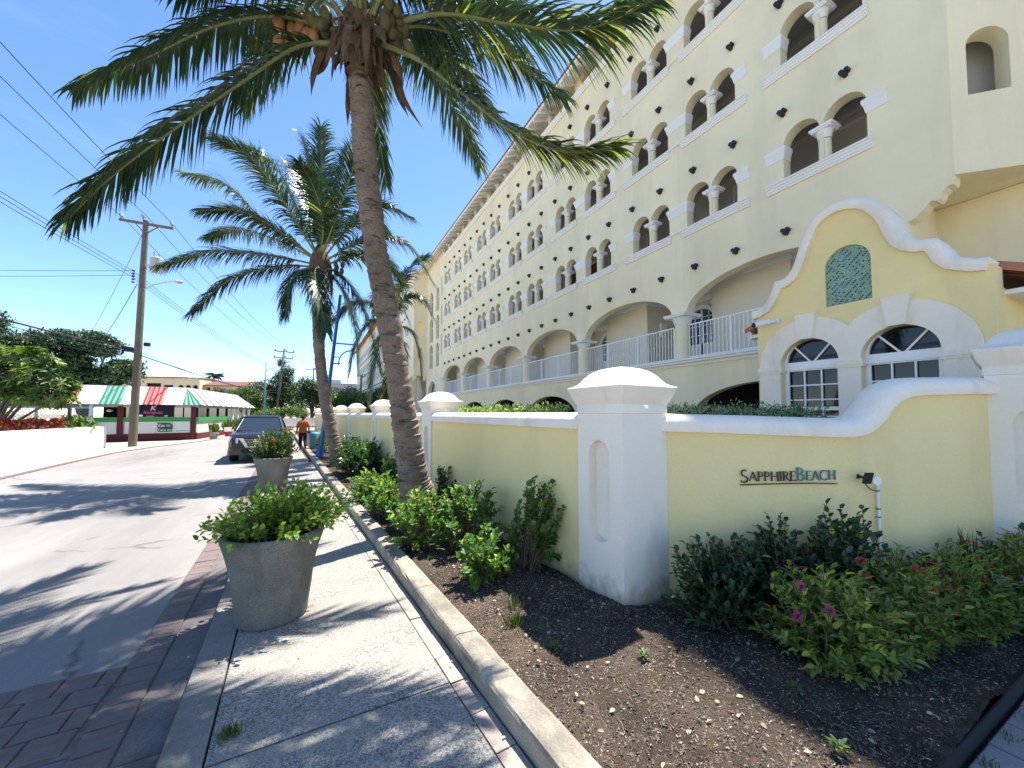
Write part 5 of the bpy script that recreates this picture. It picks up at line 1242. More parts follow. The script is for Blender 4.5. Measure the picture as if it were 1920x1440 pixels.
# hedge behind the wall (silver green tops)
def hedge(lbl,p0,p1,z0,z1,w,n_,L,mats,mix,seed):
    r=np.random.default_rng(seed); t=thing('hedge',lbl,'hedge',(p0[0],p0[1],0)); p0=np.array(p0);p1=np.array(p1)
    u=r.random(n_); side=nrm(np.array([-(p1-p0)[1],(p1-p0)[0]])[None])[0]; xy=(p1-p0)[None]*u[:,None]+side[None]*(r.random(n_)[:,None]-.5)*w
    z=z0+(z1-z0)*(r.random(n_)**.5)+.04*np.sin(u*40)+r.exponential(.02,n_); O=np.column_stack([xy,z]); Dd=r.normal(0,.6,(n_,3))+np.array([0,0,.9]); N=r.normal(0,1,(n_,3))
    LL=L*r.uniform(.7,1.2,n_); mi=(r.random(n_)>mix).astype(int)
    lk('foliage', leaf_mesh('foliage',O,Dd,N,LL,LL*.5,mats,mi,kind6=False), t, kind='stuff')
hedge('silvery green clipped hedge just behind the lettered wall',(3.3,3.3),(5.6,2.6),1.2,1.88,.5,9000,.045,[M_HEDGE,M_DGL],.75,1)
hedge('pale yellow green hedge behind the wall left of the near pillar',(3.4,5.0),(2.9,9.3),1.2,1.92,.5,9000,.06,[mat('pale_hedge_leaf',(.35,.42,.16),.5,island=.3,transl=.35),M_HIB],.7,2)
# ================================================================== TREES AND FAR PLANTS
def tree(lbl, base, blobs, n_, L, mats, mix, seed, trunk_r=.15, cat='tree', group=None, wr=.5, name='broadleaf_tree', shell=.55):
    r=np.random.default_rng(seed); t=thing(name,lbl,cat,base,0,group); b0=np.array(base,float)
    O=[];N=[];mb=MB(); vol=np.array([b[3]**2 for b in blobs]); vol=vol/vol.sum()
    top=max(b[2] for b in blobs)
    for (x,y,z,rr),v in zip(blobs,vol):
        c=np.array([x,y,z])-b0; k=int(n_*v)
        # sub clumps give lit and shaded pockets
        sub=nrm(r.normal(0,1,(14,3)))*rr*.62*r.uniform(.6,1.15,(14,1)); sub[:,2]*=.8
        w=r.integers(0,14,k); d=nrm(r.normal(0,1,(k,3))); rad=rr*.52*(shell+(1-shell)*r.random((k,1)))
        P_=c+sub[w]+d*rad*np.array([1,1,.75]); O.append(P_); N.append(d+np.array([0,0,.5]))
        mid=np.array([c[0]*.35,c[1]*.35,c[2]*.55]); 
        mb.tube([(c[0]*.04,c[1]*.04,c[2]*.25),tuple(mid),tuple(c)],[trunk_r*.6,trunk_r*.42,trunk_r*.15],6)
    mb.tube([(0,0,-.1),(0.02,0,top*.12),(0,0,(top-b0[2])*.3)],[trunk_r*1.25,trunk_r,trunk_r*.8],8)
    O=np.vstack(O);N=np.vstack(N); D_=r.normal(0,1,O.shape)+np.array([0,0,-.15]); Ls=L*r.uniform(.6,1.25,len(O)); mi=np.searchsorted(np.cumsum(mix),r.random(len(O)),side='right').clip(0,len(mats)-1)
    lk('crown', leaf_mesh('crown',O,D_,N,Ls,Ls*wr,mats,mi,kind6=False,fold=.1), t, kind='stuff')
    lk('trunk', mb.mesh('trunk',[M_BARK],recalc=False), t); return t
def rosette_tree(lbl, base, blobs, n_ros, L, mats, mix, seed, trunk_r):
    """frangipani like: long leaves in rosettes at twig ends"""
    r=np.random.default_rng(seed); t=thing('frangipani_tree',lbl,'tree',base); b0=np.array(base,float); O=[];D_=[];N=[];MI=[];mb=MB()
    vol=np.array([b[3]**2 for b in blobs]); vol=vol/vol.sum()
    for (x,y,z,rr),v in zip(blobs,vol):
        c=np.array([x,y,z])-b0; mid=np.array([c[0]*.5,c[1]*.5,c[2]*.62]); mb.tube([(c[0]*.05,c[1]*.05,.5),tuple(mid),tuple(c)],[trunk_r*.6,trunk_r*.4,trunk_r*.22],6)
        for q in range(int(n_ros*v)):
            d=nrm(r.normal(0,1,3)); d[2]=d[2]*.8+.1; p=c+d*rr*r.uniform(.6,1.0)
            mb.tube([tuple(c*.6+p*.4),tuple(p)],[.02,.012],4,cap=False); ax=nrm(d+np.array([0,0,.5])); s1=nrm(np.cross(ax,[.2,.1,.97])); s2=np.cross(ax,s1)
            m_=int(np.searchsorted(np.cumsum(mix),r.random()).clip(0,len(mats)-1))
            for k in range(11):
                a=k*2.4; O.append(p); D_.append((s1*math.cos(a)+s2*math.sin(a))*.9+ax*r.uniform(.1,.8)); N.append(ax); MI.append(m_)
    Ls=L*r.uniform(.7,1.2,len(O)); lk('crown', leaf_mesh('crown',O,D_,N,Ls,Ls*.3,mats,MI,kind6=False,droop=.3), t, kind='stuff')
    mb.tube([(0,0,-.1),(.05,0,.35),(.0,0,.75)],[trunk_r*1.1,trunk_r,trunk_r*.8],8)
    lk('trunk', mb.mesh('trunk',[M_BARK],recalc=False), t)
rosette_tree('spreading tree with long bright leaves behind the low white wall at the left',(-13.7,27.3,0),[(-13.9,27.2,3.3,1.2),(-12.6,26.8,3.5,1.2),(-11.4,26.3,3.2,1.1),(-13.2,27,4.1,1.1),(-12.0,26.7,4.15,.95),(-14.9,27.9,3.4,1.2),(-10.9,26.0,2.6,.75),(-12.2,26.5,2.7,.8)],520,.36,[M_TREEY,M_TREE],(.6,.4),51,.17)
GT='dark round crowned trees behind the restaurant'
tree('dark round crowned tree rising behind the restaurant roof',(-17.2,44.6,0),[(-18.8,44.9,7.5,1.7),(-17.0,44.6,7.9,1.5),(-15.6,44.2,7.4,1.2),(-14.6,44.6,5.6,1.5),(-15.6,44.9,4.9,1.5),(-17.6,45,6.3,1.5),(-20.2,45.2,7.9,1.0),(-16.8,44.8,4.6,1.7),(-18.6,44.8,5.4,1.6)],26000,.27,[M_TREED,M_TREE],(.75,.25),52,.3,group=GT)
tree('dark dense tree at the left edge behind the bright leafed tree',(-22.5,44,0),[(-23,44.1,8.2,2.3),(-20.9,43.8,6.9,1.6),(-24.5,44.5,7,2.4),(-19.6,43.5,5.9,1.3),(-22,44,4.6,2.2)],22000,.27,[M_TREED,M_TREE],(.7,.3),53,.3,group=GT)
GF='trees beyond the end of the street'
tree('tall pointed tree behind the far utility pole',(-5.0,74,0),[(-4.9,74,10.2,1.1),(-4.5,74,8.6,1.7),(-5.0,74,7.0,2.2),(-4.6,74,5.2,2.7),(-7.3,74,5.4,2.6),(-6.8,74,3.4,2.6),(-3.6,74,3.0,2.5)],15000,.28,[M_TREED,M_TREE],(.55,.45),54,.3,group=GF)
tree('broad green tree right of the far utility pole',(-.5,76,0),[(-1.6,76,6.5,2.2),(.3,76,6.2,2.2),(-.6,76,4.2,3.0),(1.9,76,4.9,2.3)],10000,.30,[M_TREE,M_TREED],(.6,.4),55,.3,group=GF)
tree('light green tree beside the striped roof end',(-8.6,69,0),[(-9.2,69,4.6,1.9),(-7.6,69,4.0,1.6),(-10.6,69,4.4,1.4),(-8.4,69,2.4,2.0)],9000,.26,[M_TREEY,M_TREE,M_TREED],(.4,.4,.2),56,.25,group=GF)
tree('low bright bush mass at the far bend of the road',(-4.5,64,0),[(-6.4,64,1.7,1.2),(-4.8,64,1.9,1.2),(-3.2,64,2.1,1.2),(-1.8,64,1.8,1.1)],5000,.24,[M_TREEY,M_TREE],(.6,.4),57,.15,cat='bush',name='roadside_bush',group=GF)
tree('green tree behind the boundary wall left of the distant grey building',(4.2,68,0),[(3.6,68,4.4,1.9),(5.4,68,4.2,1.9),(4.6,68,2.8,2.2),(2.4,68,3.4,1.6)],7000,.28,[M_TREE,M_TREEY],(.7,.3),58,.25,group=GF)
tree('green tree behind the boundary wall nearest the hotel wing',(7.6,58,0),[(6.6,58,3.8,1.9),(8.4,58,4.2,1.9),(7.4,58,2.4,2.2)],7000,.26,[M_TREE,M_TREED],(.6,.4),59,.25,group=GF)
tree('dark tree beside the far apartment house',(-14.5,92,0),[(-15.6,92,5.4,2.3),(-13.4,92,4.6,2.2),(-12.0,92,3.2,2.3)],5000,.34,[M_TREED,M_TREE],(.6,.4),60,.3,group=GF)
tree('wide tree line crown filling the gap beyond the bend',(1.5,96,0),[(-6,96,5.5,3.6),(-2,97,5.8,3.6),(2.5,96,5.6,3.8),(7,97,5.6,3.8),(11.5,97,5.4,4),(-10,97,4.4,3)],12000,.4,[M_TREED,M_TREE],(.6,.4),61,.3,group=GF)
# croton strip, shrubs and urn behind the low wall
hedge('red croton plants behind the low white wall at the left edge',(-16.2,25.0),(-10.75,26.3),.9,1.48,.6,2600,.16,[M_CROT,mat('croton_orange',(.5,.2,.04),.5,island=.4,transl=.3)],.75,3)
shrub('leafy_bush','light green leafy bush spilling over the low white wall','shrub',(-10.6,26.9,.9),.8,.6,.95,60,11,.22,.5,[M_TREEY,M_TREE],(.7,.3),None,bare=.3,seed=62)
ur=thing('garden_urn','white stone urn behind the low white wall beside the leafy bush','urn',(-12.3,28.0,0))
b=MB(); b.lathe([(.25,0),(.25,.9),(.32,.95),(.36,1.3),(.62,1.46),(.66,1.5),(.62,1.54),(.4,1.54)],20); lk('urn_body', b.mesh('urn_body',[M_WHITE],sharp=45), ur)
# low white wall
wl=thing('low_wall','low white rendered wall in panels along the far footway at the left','wall',(-9.98,27.7,0))
M_WSUN = mat('white_render', (.80,.79,.76), .9, .04, 1, .2, 20, stain=(1,.6,.85,(.62,.59,.53),(1,1,.4)))
pw=[(-9.98,27.7),(-10.2,25.95),(-10.42,23.7),(-10.75,21.0),(-11.4,16.5)]
for (ax_,ay_),(bx_,by_) in zip(pw,pw[1:]):
    b=MB(); A=Vector((ax_+9.98,ay_-27.7,0)); B=Vector((bx_+9.98,by_-27.7,0)); dd=(B-A).normalized(); A2=A+dd*.03; B2=B-dd*.03
    b.beam(A2+Vector((0,0,.56)),B2+Vector((0,0,.56)),.24,1.12); b.beam(A2+Vector((0,0,1.13)),B2+Vector((0,0,1.13)),.20,.06)
    lk('wall_panel', b.mesh('wall_panel',[M_WSUN]), wl)
    b=MB(); b.beam(A+Vector((0,0,.55)),A+dd*.001+Vector((0,0,.55)),.2,1.1); 
b=MB(); b.box(-1.6,0.0,.02,.26,0,1.12); b.box(-.12,.14,-.12,.3,0,1.16); lk('wall_end', b.mesh('wall_end',[M_WSUN]), wl)

# ================================================================== RESTAURANT
rb_ = thing('restaurant','open sided restaurant with red, green and white striped roof and green counter band','restaurant',(-7.45,34.1,0),math.atan2(.65,4.75))
# local: -x runs left along the front, +y goes back; side wall runs back along +y (slightly right)
M_MAR = mat('maroon_paint',(.10,.018,.025),.7,.1,3); M_GRN = mat('green_counter_paint',(.04,.26,.08),.6); M_RR=mat('roof_red',(.48,.06,.06),.5,.1,2); M_RG=mat('roof_green',(.06,.24,.17),.5,.1,2); M_RW=mat('roof_white',(.80,.80,.82),.5,.03,2)
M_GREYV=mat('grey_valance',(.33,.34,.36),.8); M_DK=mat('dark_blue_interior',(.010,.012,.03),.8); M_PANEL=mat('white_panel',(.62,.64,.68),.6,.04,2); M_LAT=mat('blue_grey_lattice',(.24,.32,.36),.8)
Lf=13.5; Ls_=14.0
def corr(p0,p1,q0,q1,m,n_):
    """corrugated strip between eave p0-p1 and top q0-q1"""
    p0,p1,q0,q1=map(Vector,(p0,p1,q0,q1)); b=MB(); vs=[]; nn=(p1-p0).cross(q0-p0); nn=nn if nn.length>1e-6 else (p1-p0).cross(q1-p0); nn.normalize(); nn = nn if nn.z>0 else -nn
    for i in range(n_*2+1):
        t=i/(n_*2); o=nn*(.035 if i%2 else 0); vs+= [p0.lerp(p1,t)+o, q0.lerp(q1,t)+o]
    b.add(vs,[(2*i,2*i+2,2*i+3,2*i+1) for i in range(n_*2)]); return b.mesh('roof_sheet',[m])
ez,tz,ins,oh=2.42,3.62,1.15,.45
# front: eave x from oh to -Lf at y=-oh ; top y=ins-oh
seq=['G']+['W','R','W','G']*4; x=oh; k=0
wds={'G':.98,'W':1.02,'R':.98}
while x>-Lf and k<len(seq):
    w=wds[seq[k]]; 
    if k==0: lk('roof_sheet', corr((x,-oh,ez),(x-ins,-oh,ez),(x-ins,ins-oh,tz),(x-ins,ins-oh,tz),M_RG,4), rb_); x-=ins
    else: lk('roof_sheet', corr((x,-oh,ez),(x-w,-oh,ez),(x,ins-oh,tz),(x-w,ins-oh,tz),{'G':M_RG,'W':M_RW,'R':M_RR}[seq[k]],4), rb_); x-=w
    k+=1
# side slope, stripes across, eave from (oh,-oh) to (oh,Ls+oh)
y=-oh; seq2=['W','R','W','G']; k=0; 
while y<Ls_+oh-.01:
    w={'W':.95,'R':.5,'G':.5}[seq2[k%4]]; y2=min(y+w,Ls_+oh)
    def top_(yy): return (oh-ins*1.35, min(max(yy+ins*.0,-oh+ins), Ls_+oh-ins*1.35), tz) if True else None
    def tq(yy): 
        f=(yy+oh)/(Ls_+2*oh); return (oh-ins*1.0, (-oh+ins)+f*(Ls_+2*oh-ins-ins*1.6), tz)
    lk('roof_sheet', corr((oh,y,ez),(oh,y2,ez),tq(y),tq(y2),{'G':M_RG,'W':M_RW,'R':M_RR}[seq2[k%4]],max(1,int(w/.25))), rb_); y=y2;k+=1
b=MB(); b.box(-Lf,oh-ins,ins-oh,Ls_+oh-ins*1.6,tz-.06,tz+.05); lk('flat_roof', b.mesh('flat_roof',[M_RW]), rb_)
b=MB(); b.box(-Lf,.1,-.1,.05,ez-.17,ez+.02); b.box(.0,.1,0,Ls_,ez-.17,ez+.02); lk('valance', b.mesh('valance',[M_GREYV]), rb_)
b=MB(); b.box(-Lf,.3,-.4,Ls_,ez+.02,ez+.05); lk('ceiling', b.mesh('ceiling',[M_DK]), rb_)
Fl=-4.95     # left end of counter front
b=MB(); b.box(Fl,.12,-.06,.12,0,.5); b.box(.0,.12,.12,6.0,0,.45); lk('plinth', b.mesh('plinth',[M_MAR]), rb_)
b=MB(); b.box(Fl,.16,-.10,.14,1.30,1.58); b.box(.0,.16,.14,6.6,1.30,1.58); lk('counter_band', b.mesh('counter_band',[M_GRN]), rb_)
b=MB(); b.box(Fl,0,.0,.06,.5,1.3); b.box(.0,.06,.1,6.0,.45,1.3); lk('counter_wall', b.mesh('counter_wall',[mat('pale_green_wall',(.45,.52,.47),.8)]), rb_)
for xx in (-.12,-3.75): 
    b=MB(); b.box(xx-.14,xx+.14,-.115,.16,0,ez-.1); lk('pier', b.mesh('pier',[M_MAR]), rb_)
for yy in (.12,2.2,4.4,6.6): 
    b=MB(); b.box(-.02,.12,yy-.06,yy+.06,1.58,ez-.1); lk('post', b.mesh('post',[M_DK]), rb_)
for yy in (8.2,9.8,12.0,13.8):
    b=MB(); b.box(-.05,.13,yy-.1,yy+.1,0,ez-.1); lk('post', b.mesh('post',[M_RW]), rb_)
for (xa,xb) in ((-4.9,-4.2),(-3.55,-2.65),(-2.5,-1.75),(-1.65,-.3)):
    pass
for (xa,xb,m_) in ((-4.88,-4.45,MATS['grey_valance']),(-4.4,-3.95,MATS['grey_valance']),(-3.55,-1.98,M_PANEL),(-.95,-.30,M_PANEL)):
    pass
def panel(xa,xb,m_,n='panel'):
    b=MB(); b.box(xa,xb,-.03,.0,.58,1.25,0); b.box(xa-.03,xa,-.04,.0,.55,1.28,1); b.box(xb,xb+.03,-.04,.0,.55,1.28,1); b.box(xa,xb,-.04,0,.55,.58,1); b.box(xa,xb,-.04,0,1.25,1.28,1)
    return lk(n, b.mesh(n,[m_,M_RW]), rb_)
panel(-4.9,-4.72,M_PANEL); panel(-4.6,-3.95,M_PANEL); panel(-3.5,-2.1,M_PANEL); e_=panel(-2.0,-1.15,MATS['pale_green_wall'],'banner'); p2_=panel(-1.05,-.32,M_PANEL,'banner')
def text(parent, s, x, z, size, m, y=-.055, font_shear=0, bold=0):
    cu=bpy.data.curves.new('t','FONT'); cu.body=s; cu.size=size; cu.extrude=.004; cu.shear=font_shear; cu.offset=bold; cu.align_x='CENTER'
    o=bpy.data.objects.new('t',cu); COL.objects.link(o); dg=bpy.context.evaluated_depsgraph_get(); me=bpy.data.meshes.new_from_object(o.evaluated_get(dg)); bpy.data.objects.remove(o)
    me.materials.clear(); me.materials.append(m); q=lk('lettering', me, parent, (x,y,z),(R(90),0,0)); return q
M_SG=mat('sign_green',(.02,.09,.06),.6)
b=MB(); b.plate([(-1.96,.68),(-1.85,.6),(-1.19,.6),(-1.19,1.05),(-1.36,1.22),(-1.96,1.22)],[],.01,lambda u,v,w:(u,-.045+w,v)); lk('sign_board', b.mesh('sign_board',[M_SG]), e_)
text(e_,'Eat in',-1.62,.94,.28,M_RW,-.052); text(e_,'Take out',-1.57,.66,.225,M_RW,-.052)
b=MB(); b.box(-1.03,-.34,-.036,-.031,.62,.68); lk('stripe', b.mesh('stripe',[mat('cyan_print',(.1,.4,.5),.6)]), p2_)
sg_=MB(); sg_.box(-2.98,-1.12,-.17,-.12,1.60,ez+.02); sgo=lk('sign_board', sg_.mesh('sign_board',[M_DK]), rb_)
M_PINK=mat('pink_sign_letter',(.62,.05,.20),.5); M_SIL=mat('silver_sign_letter',(.5,.55,.6),.5)
text(sgo,'Kampuas',-2.2,1.83,.26,M_PINK,-.185,.25,.006); text(sgo,'K',-2.2,2.06,.42,M_SIL,-.185,.1,.012)
b=MB(); b.box(-2.86,-2.70,-.18,-.172,1.64,1.76); b.box(-2.5,-2.1,-.18,-.172,1.655,1.675); b.box(-1.62,-1.45,-.18,-.172,1.65,1.70); lk('small_print', b.mesh('small_print',[M_RW]), sgo)
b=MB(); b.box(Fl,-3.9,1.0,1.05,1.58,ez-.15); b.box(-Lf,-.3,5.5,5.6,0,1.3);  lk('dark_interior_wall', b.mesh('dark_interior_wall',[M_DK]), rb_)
b=MB(); b.lathe([(.0015,-.1),(.12,-.06),(.16,0),(.12,.06),(.0015,.1)],12,c=(-4.4,.4,2.02),cap=False); lk('globe_lamp', b.mesh('globe_lamp',[M_RW]), rb_)
for q in range(6):
    b=MB(); xx=-.8-q*.75; b.box(xx-.03,xx+.03,.5,.56,1.58,ez-.1) ; lk('window_bar', b.mesh('window_bar',[M_DK]), rb_)
# lattice fence left of it
lf=thing('lattice_fence','blue grey diagonal lattice fence under the striped roof','fence',(-12.35,33.0,0),math.atan2(.65,4.75))
for s_ in range(5):
    b=MB(); w=2.2; x0=-w*(s_+1)
    for q in range(-12,16):
        a=(x0+q*.19,.0,.25); 
        for sg2 in (1,-1):
            x1=x0+q*.19; z0_,z1_=.25,2.15
            xs=x1; xe=x1+sg2*(z1_-z0_) if sg2>0 else x1+1.9-(z1_-z0_); 
            pa=Vector((x1 if sg2>0 else x1+1.9, .0 if sg2>0 else .02, z0_)); pb=Vector((xe, pa.y, z1_))
            def cl_(p,o,lo,hi):
                if p.x<lo: t=(lo-p.x)/(o.x-p.x); return p.lerp(o,t)
                if p.x>hi: t=(hi-p.x)/(o.x-p.x); return p.lerp(o,t)
                return p
            lo,hi=x0+.05,x0+w-.05
            if (pa.x<lo and pb.x<lo) or (pa.x>hi and pb.x>hi): continue
            qa=cl_(pa,pb,lo,hi); qb=cl_(pb,pa,lo,hi); 
            if (qb-qa).length>.05: b.beam(qa,qb,.012,.06,up=(0,1,0))
    lk('lattice_panel', b.mesh('lattice_panel',[M_LAT],recalc=False), lf, kind='stuff')
    b=MB(); b.box(x0-.05,x0+.05,-.05,.07,0,2.3); b.box(x0,x0+w,-.03,.05,2.15,2.25); b.box(x0,x0+w,-.03,.05,.15,.25); lk('fence_post', b.mesh('fence_post',[M_LAT]), lf)
b=MB(); b.box(-.06,.10,-.06,.1,0,2.35); lk('fence_post', b.mesh('fence_post',[mat('pale_blue_post',(.42,.55,.62),.7)]), lf)
b=MB(); b.box(-11,0,.3,.34,0,1.1); lk('fence_backing', b.mesh('fence_backing',[M_LAT]), lf)
pb_=thing('dark_post','thin dark blue post in front of the lattice fence','post',(-12.7,31.6,0)); b=MB(); b.tube([(0,0,0),(0,0,2.6)],.09,8); lk('post_shaft', b.mesh('post_shaft',[M_DK]), pb_)
for o_ in list(bpy.data.objects):
    if o_.data and (o_.parent==rb_ or (o_.parent and o_.parent.parent==rb_)) and not o_.data.get('sh'):
        o_.data['sh']=1
        for v_ in o_.data.vertices:
            if v_.co.y>.13: v_.co.x += .23*(v_.co.y-.13)
# potted plants by the restaurant
for i,(x,y,lbl,h_,m_) in enumerate(((-6.5,34.6,'small potted palm in a grey square pot nearest the road by the restaurant',.8,'g'),(-6.2,38.2,'potted palm in a dark red pot by the restaurant corner',1.05,'r'),(-5.9,40.6,'tallest potted palm in a clay pot by the restaurant posts',1.15,'c'))):
    t=thing('potted_palm',lbl,'potted plant',(x,y,.02),0,'potted palms beside the restaurant')
    b=MB(); b.lathe([(.22,0),(.3,.35),(.34,.42),(.3,.42),(.27,.36)],14,cap=False); lk('pot', b.mesh('pot',[{'g':M_CONC,'r':MATS['roof_red'],'c':M_TILE}[m_]]), t)
    O=[];Dd=[];N=[];LL=[]
    for q in range(170):
        a=random.random()*6.28; e=random.uniform(.2,1.3); rr=random.uniform(0,.35)*h_; O.append((math.cos(a)*rr,math.sin(a)*rr,.4+h_*.55*random.random())); Dd.append((math.cos(a)*e,math.sin(a)*e,.9)); N.append((math.cos(a),math.sin(a),.6)); LL.append(random.uniform(.25,.5)*h_)
    lk('fronds', leaf_mesh('fronds',O,Dd,N,LL,[.06]*len(O),[M_TREEY],None,kind6=False,droop=.5), t, kind='stuff')
# parked green car glimpsed behind restaurant is only a sliver: roof and window
# ================================================================== UTILITY POLES AND WIRES
M_POLE = mat('weathered_wood_pole',(.155,.135,.10),.95,.25,2,.5,25,stain=(4,.5,.75,(.13,.11,.08),(1,1,.1)))
M_XARM = mat('wood_crossarm',(.16,.12,.10),.9,.2,4); M_WIRE = mat('black_cable',(.02,.022,.03),.6); M_INS=mat('ceramic_insulator',(.35,.33,.33),.5); M_TRF=mat('transformer_grey',(.42,.44,.46),.5,.1,4)
def insul(p,parent,s=1):
    b=MB(); b.lathe([(.03*s,0),(.03*s,.08*s),(.07*s,.1*s),(.07*s,.16*s),(.045*s,.18*s),(.06*s,.22*s),(.02*s,.26*s)],8,c=p); return lk('insulator', b.mesh('insulator',[M_INS]), parent)
up=thing('utility_pole','tall weathered wooden utility pole with crossarm, transformer and street light','utility pole',(-8.93,28.45,0))
lean=Vector((.35,-.55,12.55))
b=MB(); b.tube([(0,0,-.3),lean*.25,lean*.5,lean*.75,lean],[.19,.18,.165,.145,.125],14); lk('pole_shaft', b.mesh('pole_shaft',[M_POLE],sharp=40), up)
aL=Vector((-9.82,28.46,12.55))-Vector((-8.93,28.45,0)); aR=Vector((-7.20,27.15,12.05))-Vector((-8.93,28.45,0))
b=MB(); b.beam(aL+Vector((0,-.1,0)),aR+Vector((0,-.1,0)),.10,.13); b.beam(lean*.94,aL.lerp(aR,.28),.03,.05); b.beam(lean*.94,aL.lerp(aR,.72),.03,.05); lk('crossarm', b.mesh('crossarm',[M_XARM]), up)
for p in (aL+Vector((.05,-.1,.05)),aR+Vector((-.05,-.1,.05)),lean+Vector((-.1,-.1,.0))): insul(p,up,1.3)
b=MB(); tc_=Vector((.95,-.85,10.05)); b.lathe([(.001,-.42),(.27,-.40),(.28,.36),(.22,.42),(.001,.44)],16,c=tc_,cap=False); b.tube([tc_+Vector((-.1,0,.42)),tc_+Vector((-.1,0,.72))],.05,8); b.tube([tc_+Vector((.1,0,.42)),tc_+Vector((.1,0,.66))],.05,8); b.beam(tc_,lean*.8,.06,.1); lk('transformer', b.mesh('transformer',[M_TRF],sharp=40), up)
b=MB(); s0=lean*.69; b.tube([s0,s0+Vector((.55,-.35,.28)),s0+Vector((1.2,-.75,.42)),s0+Vector((1.75,-1.05,.46))],.03,8); b.lathe([(.001,.1),(.12,.07),(.2,.0),(.14,-.09),(.001,-.12)],12,c=s0+Vector((1.85,-1.1,.44)),cap=False); lk('street_light', b.mesh('street_light',[M_TRF],sharp=40), up)
b=MB()
for q in range(5): b.tube([Vector((-.75+.02*q,.05,5.35))+Vector((.16*math.cos(a/10*6.28),0,.30*math.sin(a/10*6.28))) for a in range(11)],.018,5)
b.tube([(-.5,0,5.35),(.0,-.05,5.4)],.09,8); b.box(-.45,-.1,-.2,.1,5.25,5.5); b.box(.35,.6,-.2,0,5.6,5.8)
lk('cable_coil', b.mesh('cable_coil',[M_WIRE]), up)
b=MB(); 
for q in range(5): b.tube([(-.12,-.25,9.1+q*.16),(-.22,-.3,9.1+q*.16)],.05,6)
lk('insulator_rack', b.mesh('insulator_rack',[M_WIRE]), up)
def pole_far(lbl,x,y,h,arms,lean_=(.5,0)):
    t=thing('utility_pole',lbl,'utility pole',(x,y,0)); b=MB(); L=Vector((lean_[0],lean_[1],h)); b.tube([(0,0,-.2),L*.5,L],[.20,.17,.14],10); lk('pole_shaft', b.mesh('pole_shaft',[M_POLE]), t)
    for (hz,w) in arms:
        c=L*(hz/h); b=MB(); b.beam(c+Vector((-w,.15,.03)),c+Vector((w,.15,-.08)),.10,.14); lk('crossarm', b.mesh('crossarm',[M_XARM]), t)
        for s_ in (-w+.08,w-.08,0.25): insul((c.x+s_,.15,hz+.05),t,1.6)
    return t
pole_far('second wooden utility pole with double crossarms rising from the far trees',-5.6,70.5,12.0,((11.6,1.35),(10.6,1.35)),(1.1,-.6))
pole_far('third smaller utility pole with single crossarm left of the second palm',-.72,88.5,11.2,((10.8,1.5),),(.3,0))
pole_far('thin distant pole seen between the palm trunks above the white pillars',7.4,76,9.0,((8.8,.7),),(.1,0))
pole_far('short dark pole standing behind the restaurant roof',-27.5,86,9.8,((9.7,.35),),(.3,0))
def wire(lbl,pts,r,sag,group='overhead power lines'):
    t=None; mb=MB()
    P3=[Vector(p) for p in pts]; path=[]
    for i,(a,b_) in enumerate(zip(P3,P3[1:])):
        n=22; s_=sag*min(1,(b_-a).length/40)
        for q in range(n if i<len(P3)-2 else n+1): u=q/n; path.append(a.lerp(b_,u)-Vector((0,0,4*s_*u*(1-u))))
    mb.tube(path,r,5,cap=False); return lk('overhead_wire', mb.mesh('overhead_wire',[M_WIRE],recalc=False), None, label=lbl, cat='wire', group=group)
pT=Vector((-8.93,28.45,0))+lean; q2=(-4.6,69.9); q3=(-.5,88.5)
wire('thin wire from the right end of the near crossarm',[(-9.6,-14,13.9),tuple(Vector((-7.25,27.1,12.35))),(-3.3,69.9,11.75),(1.0,88.5,10.9)],.014,.9)
wire('thin wire over the top of the near pole',[(-10.6,-14,14.1),tuple(pT+Vector((0,0,.3))),(-4.5,69.9,12.1),(-.4,88.5,11.1)],.014,.9)
wire('thin wire from the left end of the near crossarm',[(-11.7,-14,14.0),(-9.8,28.4,12.8),(-5.8,69.9,11.85),(-2.0,88.5,10.95)],.014,.9)
for i,(dz,lb_) in enumerate(((0,'upper'),(-.25,'middle'),(-.5,'lower'))):
    wire('%s wire of the bundle reaching the near pole from the upper left'%lb_,[(-11.6+.1*i,-14,10.6+dz),(-9.1,28.1,9.7+dz*.7),(-4.7,69.9,8.9+dz),(-.6,88.5,8.4+dz)],.013,.8)
wire('upper of two nearly level wires crossing the sky at the left',[(-40,48,12.3),(-9.1,28.2,9.75)],.012,.4); wire('lower of two nearly level wires crossing the sky at the left',[(-40,48,11.6),(-9.1,28.2,9.5)],.012,.4)
wire('thick black telephone cable passing the coil on the near pole',[(-11.4,-14,5.9),(-9.25,28.2,5.3),(-5.0,69.9,5.0),(-1,88.5,5.2)],.032,.5)
wire('thinner cable just above the thick telephone cable',[(-12.0,-14,6.3),(-9.2,28.2,5.5),(-5.0,69.9,5.5),(-1,88.5,5.6)],.015,.9)
wire('thin cable running low behind the bright leafed tree',[(-13.5,-14,5.8),(-9.3,28.4,5.1)],.015,.3)
wire('low cable dipping behind the bright leafed tree',[(-12.8,-14,5.3),(-9.3,28.3,4.95)],.018,.6)
wire('service wire slanting down left from the near crossarm',[tuple(pT+Vector((-.1,0,-.7))),(-17.5,45,7.5)],.012,.6)
wire('heavier service wire slanting down left from the middle of the near pole',[(-8.9,28.1,9.0),(-15.5,42,7.2)],.02,.5)
